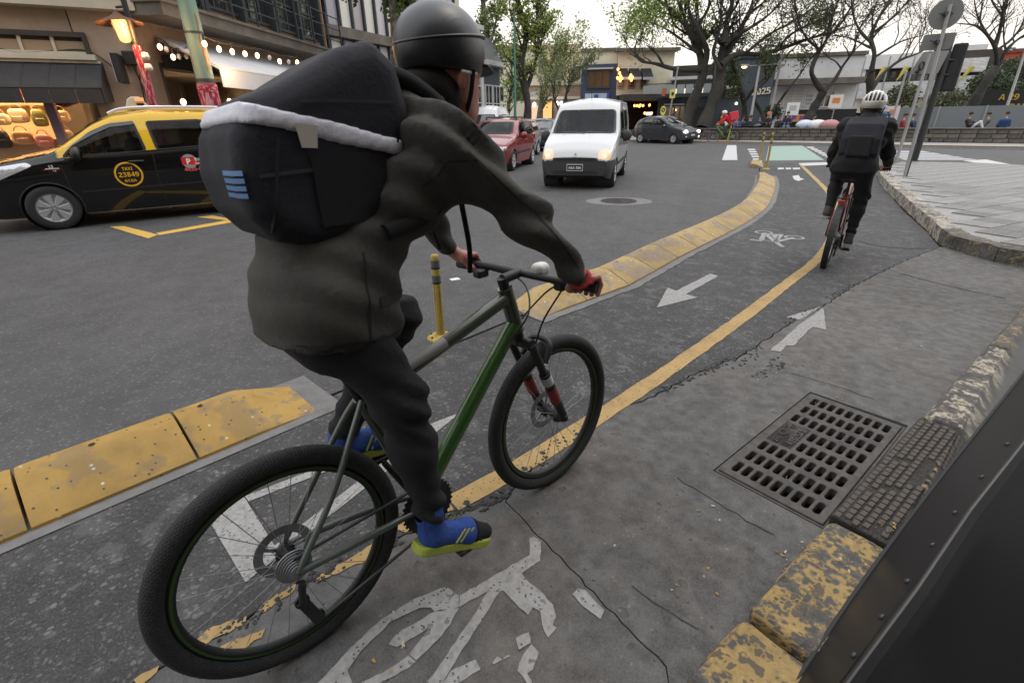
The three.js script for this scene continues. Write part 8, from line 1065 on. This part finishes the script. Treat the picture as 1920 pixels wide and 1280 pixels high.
// signs seen from behind
{
  const galv = mat(1, 0.5, 0.35, { ...tex(256, 0.6, (u, v) => { const b = fb(u, v, 10, 711, 3, 64), k = 0.3 + 0.14 * (b - 0.5); return [k, k, k * 0.98, b]; }), bumpScale: 0.001 }), backM = mat([0.15, 0.152, 0.15], 0.6, 0.2);
  const p0 = G(1697, 331, 0.135), dep = -p0.z, face2 = -0.9, t = thing('sign_post', 'galvanised pole with the grey backs of a round and a square road sign', 'road sign', p0.toArray()), Y = (px, py) => at(px, py, dep).sub(p0);
  const top = Y(1780, 8); part('pole', rod([0, 0, 0], [top.x * 0.8, top.y, 0], 0.036, 0.036, 14), galv, t); part('dark_foot', cyl(0.038, 0.038, 0.7, 14, 0.01, 0, 0), mat([0.03, 0.028, 0.027], 0.8), t);
  const c = Y(1779, 25), disc = new THREE.CylinderGeometry(0.27, 0.27, 0.012, 40).rotateX(PI / 2); part('round_sign', disc.rotateY(-0.62).translate(c.x, c.y, c.z - 0.06), backM, t); part('sign_clamp', [rod([c.x - 0.18, c.y, c.z - 0.0], [c.x + 0.17, c.y, c.z + 0.0], 0.016), box(0.12, 0.06, 0.1, c.x - 0.02, c.y, c.z - 0.02)], MT.darkSteel, t);
  const q = Y(1764, 78), pl = ext(roundP([[-0.27, -0.14], [0.24, -0.14], [0.28, 0.15], [-0.25, 0.15]], 0.04), 0.012, 0.002).rotateY(-0.6); part('square_sign', pl.translate(q.x, q.y, q.z - 0.08), backM, t); part('sign_clamp', [rod([q.x - 0.2, q.y + 0.02, q.z - 0.02], [q.x + 0.19, q.y + 0.02, q.z - 0.02], 0.016), box(0.12, 0.06, 0.1, q.x - 0.02, q.y, q.z - 0.03)], MT.darkSteel, t);
  const p1 = G(1680, 305, 0.135), d1 = -p1.z, u = thing('slim_pole', 'slim grey pole left of the road sign pole', 'pole', p1.toArray()), t1 = at(1746, 97, d1).sub(p1); part('pole', rod([0, 0, 0], [t1.x * 0.9, t1.y, 0], 0.04, 0.036, 12), galv, u); part('pole_cap', ell(0.05, 0.04, 0.05, t1.x * 0.9, t1.y, 0, 10), galv, u);
  const p3 = at(1634, 215, 20).setY(0.135), s3 = thing('slim_pole', 'thin pale pole rising behind the far cyclist toward the slim grey one', 'pole', at(1652, 300, 19).setY(0.135).toArray()), t3 = at(1700, 134, 19).sub(s3.position); part('pole', rod([0, 0, 0], [t3.x * 0.9, t3.y, 0], 0.04, 0.035, 10), galv, s3); part('pole_cap', ell(0.042, 0.03, 0.042, t3.x * 0.9, t3.y, 0, 10), galv, s3);
  const p2 = G(1714, 303, 0.135), d2 = -p2.z, v = thing('traffic_light', 'black traffic light pole with three signal heads seen from behind', 'traffic light', p2.toArray()), Z = (px, py) => at(px, py, d2).sub(p2), t2 = Z(1788, 62); part('pole', rod([0, 0, 0], [t2.x * 0.9, t2.y, 0], 0.085, 0.075, 16), MT.black, v); part('foot_plate', cyl(0.16, 0.14, 0.04, 16), MT.black, v);
  for (const [x, y, r] of [[1768, 106, 0.4], [1800, 112, -0.7], [1790, 140, -0.5]]) { const z = Z(x, y), h = part('signal_head', rbox(0.32, 0.8, 0.26, 0.05, z.x, z.y, z.z - 0.1, r), MT.blackMat, v); part('visor', [0.3, 0, -0.3].map((k) => new THREE.CylinderGeometry(0.13, 0.13, 0.2, 14, 1, true, 0.6, 5).rotateX(PI / 2).translate(0, k, -0.24).rotateY(r).translate(z.x, z.y, z.z - 0.1)), MT.blackMat, h); part('bracket', rod([z.x, z.y, z.z - 0.05], [t2.x * 0.9 * z.y / t2.y, z.y, 0], 0.03), MT.black, h); }
  const w = Z(1737, 118), pd = part('info_plate', ext(roundP([[-0.38, -0.26], [0.25, -0.28], [0.36, 0.26], [-0.2, 0.27]], 0.04), 0.012, 0.002).rotateY(-0.5).translate(w.x, w.y, w.z + 0.12), mat([0.2, 0.2, 0.195], 0.6, 0.2), v); part('plate_mark', [new THREE.TorusGeometry(0.09, 0.022, 6, 20).rotateY(0.3).translate(w.x - 0.2, w.y - 0.08, w.z + 0.14), ell(0.07, 0.05, 0.02, w.x - 0.27, w.y - 0.22, w.z + 0.14, 10)], MT.black, pd);
  // park lamps and poles
  const lamp = (x0, y0, x1, y1, dep2, lit, label) => { const a = at(x0, y0, dep2), b = at(x1, y1, dep2), l = thing('park_lamp', label, 'street lamp', [a.x, 0.5, a.z]); const T = V3((b.x - a.x) * 0.9, b.y - 0.5, 0); part('pole', rod([0, 0, 0], T, 0.1, 0.07, 12), mat([0.42, 0.42, 0.41], 0.5), l); part('lamp_arm', rod([T.x - 0.9, T.y - 0.06, 0], [T.x + 1.3, T.y + 0.05, 0], 0.05), MT.steel, l); for (const s of [-1.1, 1.5]) { const hd = part('lamp_head', rbox(0.6, 0.14, 0.26, 0.05, T.x + s, T.y, 0), MT.steel, l); part('lamp_glass', ell(0.2, 0.1, 0.12, T.x + s, T.y - 0.09, 0, 12), lit && s < 0 ? glow(1, 0.5, 0.16, 6) : MT.lens, hd); } };
  lamp(1408, 222, 1425, 122, 40, true, 'pale park lamp pole with one orange lamp glowing beside the thin dark tree'); lamp(1444, 222, 1470, 84, 41, false, 'tall white park lamp pole in front of the white house');
  lamp(1882, 222, 1925, 90, 38, false, 'grey park lamp pole at the right edge beside the bare tree');
  const sg = at(1252, 216, 36), t4 = thing('sign_post', 'yellow square and round warning signs on a pole above the grey hatchback', 'road sign', [sg.x, 0.12, sg.z]); part('pole', rod([0, 0, 0], [0.35, 4.4, 0], 0.045, 0.045, 10), MT.steel, t4); part('square_sign', box(0.36, 0.52, 0.03, 0.16, 2.75, 0.06), mat([0.55, 0.5, 0.12], 0.6), t4); part('round_sign', new THREE.CylinderGeometry(0.24, 0.24, 0.03, 24).rotateX(PI / 2).scale(0.75, 1.2, 1).translate(-0.35, 1.75, 0.06), mat([0.6, 0.55, 0.1], 0.6), t4); part('sign_symbol', [new THREE.TorusGeometry(0.1, 0.03, 6, 16).translate(-0.35, 1.8, 0.09), box(0.16, 0.2, 0.02, 0.16, 2.75, 0.085)], MT.black, t4);
  const gp = at(966, 222, 30), t5 = thing('flag_pole', 'thin tapering green pole in front of the cream building', 'pole', [gp.x, 0.12, gp.z]); part('pole', cyl(0.09, 0.04, 6.3, 12), mat([0.06, 0.2, 0.16], 0.5), t5); part('finial', rod([0, 6.3, 0], [0, 7.0, 0], 0.012), MT.steel, t5);
}
// people of the park and in the vehicles
function seated(px, py, dep, turn, o, label) {
  const b = o.at ?? at(px, py, dep), t = thing('person', label, 'person', [b.x, o.y ?? 0.8, b.z], turn), R = rng(px), L = o.legs ?? 'down', f = (a) => a;
  const kn = L === 'down' ? [0.42, 0.04] : [0.36, 0.34], an = L === 'down' ? [0.46, -0.42] : [0.55, 0.02], lz = 0.1, tl = o.lean ?? 0.05, sh = [-tl + 0.02, 0.5], hd = [-tl + 0.08, 0.72];
  const limb = (e) => [1, -1].flatMap((s) => [cap(0, 0.08, s * 0.09, kn[0], kn[1] + 0.05, s * lz, 0.08 + e, 0.06 + e), cap(kn[0], kn[1] + 0.05, s * lz, an[0], an[1], s * lz, 0.058 + e, 0.042 + e)]);
  const up = (e) => [cap(0, 0.12, 0.05, sh[0], sh[1] - 0.06, 0.05, 0.125 + e, 0.11 + e), cap(0, 0.12, -0.05, sh[0], sh[1] - 0.06, -0.05, 0.125 + e, 0.11 + e), ...[1, -1].flatMap((s) => [cap(sh[0], sh[1] - 0.04, s * 0.17, sh[0] + 0.1, sh[1] - 0.28, s * 0.24, 0.055 + e, 0.045 + e), cap(sh[0] + 0.1, sh[1] - 0.28, s * 0.24, sh[0] + 0.32, sh[1] - 0.26, s * 0.1, 0.043 + e, 0.036 + e)])];
  part('body', [skin(blend([...limb(-0.012), ...up(-0.015), cap(sh[0], sh[1], 0, hd[0], hd[1], 0, 0.05, 0.045)], 0.05), [-0.4, -0.6, -0.42], [0.75, 0.8, 0.42], 0.045), skin(blend([elld(hd[0], hd[1] + 0.05, 0, 0.09, 0.11, 0.075), elld(hd[0] + 0.09, hd[1] + 0.03, 0, 0.02, 0.025, 0.015)], 0.03), [hd[0] - 0.14, hd[1] - 0.1, -0.12], [hd[0] + 0.16, hd[1] + 0.2, 0.12], 0.02), ...[1, -1].map((s) => ell(0.05, 0.03, 0.035, sh[0] + 0.36, sh[1] - 0.26, s * 0.09, 8))], MT.skin, t);
  part('jacket', skin(blend(up(0.012), 0.06), [-0.4, -0.1, -0.42], [0.6, 0.7, 0.42], 0.032), mat(o.top, 0.9), t); part('trousers', skin(blend(limb(0.008), 0.05), [-0.2, -0.56, -0.3], [0.75, 0.5, 0.3], 0.032), mat(o.leg, 0.9), t); part('shoes', [1, -1].map((s) => ell(0.13, 0.05, 0.05, an[0] + 0.07, an[1] - 0.03, s * lz, 10)), MT.blackCloth, t);
  part(o.hat ? 'cap' : 'hair', new THREE.SphereGeometry(0.105, 14, 8, 0, 2 * PI, 0, 1.75).scale(1.05, 1.1, 0.88).translate(hd[0] - 0.015, hd[1] + 0.065, 0), o.hat ? mat(o.hat, 0.8) : MT.hair, t); return t;
}
{
  for (const [nmC, x, y, z, l, c] of [['white_van', 1.72, 0.72, -0.38, 'driver in dark clothes behind the white van windshield', [0.03, 0.03, 0.035]], ['white_van', 1.72, 0.72, 0.38, 'passenger in pale grey beside the white van driver', [0.2, 0.2, 0.2]], ['taxi', 1.95, 0.66, -0.34, 'taxi driver seen dimly through the side window', [0.12, 0.1, 0.1]]]) { const v = scene.getObjectByName(nmC); v.updateMatrixWorld(true); const w = v.localToWorld(V3(x + 0.1 - (nmC === 'taxi' ? 0.97 : 0.74), y, z)); seated(x * 100 + z * 10, 0, 0, v.rotation.y + PI, { at: w, y: w.y, top: c, leg: [0.02, 0.02, 0.025], legs: 'up', lean: 0.12 }, l); }
  const dk = [0.012, 0.013, 0.016], jean = [0.05, 0.08, 0.15], W = (px) => px < 1560 ? 35.2 - (px - 1330) * 0.024 : 30.5 - (px - 1560) * 0.02, toCam = -PI / 2;
  seated(1437, 236, W(1437) - 0.0, toCam - 0.2, { top: dk, leg: dk, hat: [0.6, 0.1, 0.02] }, 'person in black with an orange cap sitting on the park wall');
  seated(1474, 236, W(1474) - 0.0, toCam - 0.5, { top: [0.012, 0.016, 0.035], leg: [0.12, 0.17, 0.26] }, 'person in a navy jacket and pale blue jeans sitting on the park wall');
  const P = [[1352, [0.35, 0.06, 0.03], dk, [0.5, 0.08, 0.03], 'person in rust red with a red cap, leftmost behind the park wall'], [1364, [0.5, 0.42, 0.32], [0.4, 0.33, 0.25], 0, 'person in beige resting behind the park wall near the red cap'], [1380, [0.16, 0.12, 0.17], jean, 0, 'person in a mauve checked shirt behind the park wall'], [1393, [0.04, 0.05, 0.1], dk, 0, 'person in dark blue behind the park wall, right of the checked shirt'], [1408, [0.015, 0.017, 0.022], dk, 0, 'person in near black behind the park wall by the lamp pole'], [1423, [0.02, 0.03, 0.05], dk, 0, 'person in dark slate behind the park wall left of the orange cap'], [1461, [0.02, 0.02, 0.022], dk, 0, 'small person in black between the orange cap and navy jacket']];
  P.forEach(([x, a, b, h, l], i) => seated(x, 232, W(x) + 1.3, toCam + Math.sin(i * 2.1) * 0.9, { top: a, leg: b, hat: h, legs: 'up', y: 0.62, lean: 0.1 }, l));
  seated(1525, 232, W(1525) + 2, toCam, { top: [0.5, 0.36, 0.04], leg: dk, legs: 'up', y: 0.62 }, 'person in a yellow top at the stalls behind the park wall'); seated(1694, 232, 29.2, toCam + 1, { top: [0.22, 0.02, 0.03], leg: dk, legs: 'up', y: 0.6 }, 'person in dark red sitting behind the wall near the leaning poles'); seated(1710, 232, 29.6, toCam + 2, { top: [0.05, 0.08, 0.16], leg: dk, legs: 'up', y: 0.6 }, 'person in blue sitting behind the wall beside the dark red one');
  seated(1822, 232, 29.2, toCam + 0.8, { top: [0.02, 0.018, 0.018], leg: [0.5, 0.5, 0.55], legs: 'up', y: 0.62, lean: 0.2 }, 'long haired person in black and white before the grey screen'); seated(1838, 234, 29.6, toCam - 2.4, { top: [0.1, 0.09, 0.08], leg: dk, legs: 'up', y: 0.6, lean: 0.3 }, 'person in grey brown leaning beside the long haired one on the wall'); seated(1882, 234, 28.6, toCam + 2.6, { top: [0.03, 0.06, 0.16], leg: dk, legs: 'up', y: 0.62, lean: 0.15 }, 'person in a blue jacket sitting on the wall at the right edge');
  const st = seated(1656, 214, 30, toCam, { top: [0.3, 0.3, 0.33], leg: jean, y: 1.35, legs: 'down' }, 'person in a grey top standing behind the wall to the right of the far cyclist');
  const scr = at(1800, 222, 31.5), s = thing('grey_screen', 'long plain grey metal screen behind the people on the wall', 'screen', [scr.x, 0, scr.z], -0.72); part('panel', box(6.5, 1.25, 0.06, 0, 1.2, 0), mat([0.16, 0.175, 0.185], 0.5, 0.2), s); for (let i = 0; i < 4; i++) part('post', box(0.08, 1.4, 0.1, -3.2 + i * 2.13, 1.15, 0.05), MT.steel, s);
  for (const [x, l, c] of [[1535, 'white cloth bundle on the wall at the stalls, right of the pale blue one', [0.6, 0.6, 0.6]], [1512, 'pale blue cloth bundle on the wall at the stalls', [0.5, 0.56, 0.66]], [1558, 'dusty pink cloth bundle at the stalls beside the far cyclist', [0.4, 0.2, 0.2]]]) { const b = at(x, 228, W(x) + 0.9), q = solo('cloth_bundle', skin((a, e, f) => elld(0, 0.2, 0, 0.55, 0.3, 0.35)(a, e, f) + 0.05 * (n3(a * 5 + x, e * 5, f * 5) - 0.5), [-0.7, -0.15, -0.5], [0.7, 0.6, 0.5], 0.05), mat(c, 0.9), l, 'bundle'); q.position.set(b.x, 0.72, b.z); }
  for (const [x, y, l, c] of [[1487, 204, 'white square notice board above the seated people', [0.62, 0.63, 0.62]], [1568, 190, 'white banner with orange print beside the far cyclist', [0.6, 0.55, 0.5]], [1672, 212, 'white and red banner standing behind the wall near the poles', [0.6, 0.5, 0.5]]]) { const b = at(x, y, W(x) + 3), q = thing('banner', l, 'banner', b.toArray(), -0.5); part('cloth', box(0.72, 0.75, 0.03, 0, 0, 0), mat(c, 0.8), q); part('pole', rod([0, -1.2, -0.05], [0, 0.4, -0.05], 0.03), MT.steel, q); part('print', box(0.4, 0.3, 0.008, 0, 0.05, 0.02), mat(x === 1487 ? [0.35, 0.4, 0.36] : [0.5, 0.2, 0.06], 0.8), q); }
  const bx = at(1896, 190, 40), bb = thing('billboard', 'black sign with yellow lettering at the right edge beyond the wall', 'sign', bx.toArray(), -0.6); part('board', box(3.6, 1.5, 0.12, 0, 0, 0), MT.blackMat, bb); part('lettering', [text3('A 29', 0.4, 0.05).translate(-0.2, 0.3, 0.06), text3('BAR', 0.38, 0.05).translate(0.5, -0.35, 0.06)], mat([0.4, 0.27, 0.02], 0.6), bb); part('orange_panel', box(0.7, 0.7, 0.05, 1.4, -0.3, 0.1), mat([0.6, 0.14, 0.02], 0.6), bb);
  // delivery rider on a green bicycle
  const db = G(1330, 268), gm = mat([0.05, 0.33, 0.05], 0.5), bk = makeBike('bicycle', 'bright green delivery bicycle by the park kerb beside the grey hatchback', { frame: gm, accent: gm, rim: MT.alu, crank: [0.1, -0.12], guard: true });
  const J = { hipR: [0.17, 0.975, 0.09], hipL: [0.17, 0.975, -0.09], kneeR: [0.38, 0.7, 0.13], kneeL: [0.5, 0.8, -0.13], ankR: [0.42, 0.3, 0.13], ankL: [0.36, 0.5, -0.125], heelR: [0.37, 0.19, 0.13], toeR: [0.62, 0.17, 0.15], heelL: [0.3, 0.42, -0.128], toeL: [0.55, 0.4, -0.14], shR: [0.5, 1.33, 0.18], shL: [0.5, 1.33, -0.18], elR: [0.68, 1.12, 0.26], elL: [0.68, 1.12, -0.26], wrR: [0.83, 0.99, 0.29], wrL: [0.8, 0.99, -0.285], gripR: [0.922, 0.93, 0.262], gripL: [0.87, 0.939, -0.255], head: [0.64, 1.5, 0], hem: [0.1, 0.93, 0] };
  const rd = makeRider('person', 'delivery rider in a red jacket and white helmet on the green bicycle', J, { q: 3, jacket: mat([0.42, 0.012, 0.02], 0.85), trousers: mat([0.05, 0.05, 0.055], 0.9), shoe: MT.blackCloth }), hm = bikeHelmet('white helmet of the delivery rider', [0.62, 1.55, 0], [0.14, 0.11, 0.11], mat([0.65, 0.65, 0.64], 0.35), { q: 2 }), bxs = thing('delivery_box', 'big red delivery box with a pale emblem carried on the rider’s back', 'delivery box'); part('box_body', rbox(0.42, 0.42, 0.44, 0.03, 0.12, 1.38, 0, 0, 0, -0.2), mat([0.5, 0.03, 0.045], 0.6), bxs); part('emblem', [ell(0.09, 0.09, 0.01, 0.12, 1.38, 0.222, 12), box(0.16, 0.03, 0.01, 0.12, 1.28, 0.222), ell(0.01, 0.09, 0.09, -0.096, 1.34, 0, 12)], mat([0.6, 0.35, 0.35], 0.6), bxs);
  place([bk, rd, hm, bxs], [db.x + 1.3, 0.0, db.z + 0.2], -75, 0); for (const g of [bk, rd, hm, bxs]) g.scale.setScalar(1.08);
  // dark motorbike parked against the wall
  const mp = at(1412, 262, 33.2), mb = thing('motorcycle', 'dark motorcycle parked against the park wall under the lamp pole', 'motorcycle', [mp.x, 0.12, mp.z], -0.5); for (const x of [-0.62, 0.62]) { const w = part('wheel', new THREE.TorusGeometry(0.25, 0.06, 10, 28).translate(x, 0.31, 0), MT.rubber, mb); part('rim', new THREE.TorusGeometry(0.18, 0.02, 6, 24).translate(x, 0.31, 0), MT.steel, w); }
  part('tank', ell(0.26, 0.14, 0.14, 0.12, 0.75, 0), paintM(0.02, 0.022, 0.025), mb); part('seat', rbox(0.62, 0.1, 0.24, 0.045, -0.38, 0.75, 0), MT.blackCloth, mb); part('engine', [rbox(0.36, 0.3, 0.3, 0.05, 0.02, 0.42, 0), rod([-0.5, 0.3, 0.16], [0.1, 0.3, 0.16], 0.05)], MT.steel, mb); part('fork', [rod([0.62, 0.31, 0.08], [0.38, 0.95, 0.07], 0.025), rod([0.62, 0.31, -0.08], [0.38, 0.95, -0.07], 0.025)], MT.steel, mb); part('handlebar', rod([0.36, 0.98, -0.35], [0.36, 0.98, 0.35], 0.018), MT.black, mb); part('headlight', ell(0.09, 0.09, 0.09, 0.5, 0.85, 0, 12), MT.lens, mb); part('frame', [rod([0.4, 0.85, 0], [-0.6, 0.31, 0], 0.03), rod([0.4, 0.8, 0], [0, 0.3, 0], 0.03), rod([-0.6, 0.7, 0.1], [-0.62, 0.31, 0.1], 0.02)], MT.black, mb);
}
// panel at the lower right: polished base strip, sloping black frame with rivets, dark glass
{
  const O = [0.715, -0.752], f = face(O, Math.atan2(3.634 - 0.715, 3.186 - 0.752) * 180 / PI), t = thing('shelter_panel', 'black framed glass panel with a polished lower strip slanting across the lower right corner', 'panel', f.pos, f.turn);
  const LEAN = 0.5, pn = f.n.clone().multiplyScalar(Math.cos(LEAN)).add(V3(0, -Math.sin(LEAN), 0)), pu = f.n.clone().multiplyScalar(Math.sin(LEAN)).add(V3(0, Math.cos(LEAN), 0)), po = f.o.clone().setY(0.07); t.position.y = 0.07; t.rotation.order = 'YXZ'; t.rotation.x = LEAN;
  const A = (px, py) => { const r = ray(px, py), c = V3(0, EYE, 0), k = po.clone().sub(c).dot(pn) / r.dot(pn), w = c.addScaledVector(r, k).sub(po); return [w.dot(f.d), w.dot(pu)]; }, e0 = [-1.2, 0.0];
  const s0 = A(1510, 1280), s1 = A(1615, 1120), s2 = A(1730, 960), s3 = A(1920, 715), i0 = A(1605, 1280), i1 = A(1730, 1110), i2 = A(1830, 960), i3 = A(1920, 845);
  const k = (a, b, x) => [x, lerp(a[1], b[1], (x - a[0]) / (b[0] - a[0]))], X1 = 3.4, sN = k(s0, s1, -1.2), sF = k(s2, s3, X1), iN = k(i0, i1, -1.2), iF = k(i2, i3, X1);;
  const strip = ext([[-1.2, Math.min(0, sN[1] - 0.01)], [s0[0], Math.min(0, s0[1] - 0.01)], [X1, 0], sF, s3, s2, s1, s0, sN], 0.03, 0.003); part('polished_strip', strip.translate(0, 0, 0.0), phys([0.3, 0.3, 0.3], 0.12, { metalness: 0.9, clearcoat: 0.5, clearcoatRoughness: 0.1 }), t);
  const frame = ext([sN, s0, s1, s2, s3, sF, iF, i3, i2, i1, i0, iN], 0.05, 0.006, [], 2); const fm = part('frame', frame.translate(0, 0, -0.015), mat([0.008, 0.008, 0.009], 0.4), t);
  const lip = [sN, s0, s1, s2, s3, sF].map(([x, y]) => [x, y - 0.004, -0.016]); part('gasket', tube(lip, 0.007, 60, 6), MT.rubber, t);
  for (let i = 0; i < 7; i++) { const x = 0.05 + i * 0.3, j = A(1560 + i * 60, 1200 - i * 84); const a = [s0, s1, s2, s3], b = [i0, i1, i2, i3], u = (i + 0.5) / 7 * 3, n = Math.min(2, u | 0), q = u - n, m = [lerp(lerp(a[n][0], a[n + 1][0], q), lerp(b[n][0], b[n + 1][0], q), 0.8), lerp(lerp(a[n][1], a[n + 1][1], q), lerp(b[n][1], b[n + 1][1], q), 0.8)]; part('rivet', ell(0.008, 0.008, 0.005, m[0], m[1], -0.017, 10), MT.darkSteel, fm); }
  const gl = ext([iN, i0, i1, i2, i3, iF, [X1, 1.25], [-1.2, 1.25]], 0.012, 0); part('glass', gl.translate(0, 0, 0.012), phys([0.005, 0.0055, 0.0065], 0.22, { specularIntensity: 0.22 }), t);
  part('mullion', box(0.05, 0.9, 0.03, 0.9, 0.8, 0.045), MT.black, t); part('back_board', box(4.5, 1.1, 0.03, 1.1, 0.72, 0.1), mat([0.03, 0.032, 0.036], 0.8), t); part('back_leg', [rod([-1.0, 1.2, 0.1], [-1.0, 0.5, 1.0], 0.03), rod([3.2, 1.2, 0.1], [3.2, 0.5, 1.0], 0.03)], MT.black, t);
}
// debris by the kerb and grate
{
  const R = rng(131), leafM = [mat([0.32, 0.2, 0.07], 0.9), mat([0.42, 0.38, 0.3], 0.9), mat([0.14, 0.09, 0.05], 0.9)], bits = [[], [], []];
  const spots = [[1480, 1060, 40], [1460, 1050, 50], [1600, 1090, 60], [1640, 1030, 40], [1560, 1110, 60], [1330, 980, 120], [1180, 990, 140], [1300, 1100, 120], [1440, 700, 80], [1480, 690, 60], [1560, 760, 70], [1690, 640, 90], [1780, 600, 90], [1250, 480, 120], [700, 1200, 200], [1620, 1190, 80], [1580, 1230, 60]];
  for (const [x, y, r] of spots) for (let i = 0; i < 7; i++) { const g = G(x + (R() - 0.5) * r, y + (R() - 0.5) * r * 0.6), s = 0.003 + R() * R() * 0.009, q = new THREE.TetrahedronGeometry(s, 0).scale(1 + R(), 0.35, 0.7).rotateY(R() * 6); if ((g.x - MT.k0.x) * MT.kn.x + (g.z - MT.k0.z) * MT.kn.z > 0.0 ) g.y = ((g.x - MT.k0.x) * MT.kn.x + (g.z - MT.k0.z) * MT.kn.z > 0.23) ? 0.07 : 0.105; bits[(R() * 3) | 0].push(q.translate(g.x, g.y + 0.004, g.z)); }
  const lt = thing('leaf_litter', 'scattered dry leaf scraps and grit on the gutter concrete and kerb', 'litter'); lt.userData.kind = 'stuff'; bits.forEach((b, i) => { part('scraps', b, leafM[i], lt).userData.kind = 'stuff'; });
  const g = G(853, 524), pp = solo('paper_scrap', box(0.09, 0.004, 0.07, 0, 0.004, 0, 0.5), mat([0.6, 0.6, 0.6], 0.8), 'white scrap of paper on the road behind the handlebar', 'paper'); pp.position.set(g.x, 0, g.z);
}
// the street front behind the camera: the building whose pavement the camera stands on
{
  const f = face([MT.k0.x + MT.kn.x * 4.6 - MT.kd.x * 22, MT.k0.z + MT.kn.z * 4.6 - MT.kd.z * 22], Math.atan2(MT.kd.x, -MT.kd.z) * 180 / PI), t = thing('street_front', 'row of shop fronts along the pavement behind the camera, out of frame', 'building', f.pos, f.turn);
  part('wall', box(30, 11, 0.5, 15, 5.5, 0.25), MT.beige, t); for (let i = 0; i < 8; i++) { part('shop_window', box(2.6, 2.4, 0.1, 2.2 + i * 3.6, 1.7, -0.03), MT.glass, t); part('upper_window', box(1.3, 1.9, 0.1, 2.2 + i * 3.6, 5.4, -0.03), MT.glass, t); part('upper_window', box(1.3, 1.9, 0.1, 2.2 + i * 3.6, 8.8, -0.03), MT.glass, t); } part('canopy', box(30, 0.25, 1.6, 15, 3.3, -0.8), MT.slabGrey, t); part('cornice', box(30, 0.4, 0.9, 15, 11.1, 0), MT.beigeLight, t);
}
renderer.render(scene, camera);
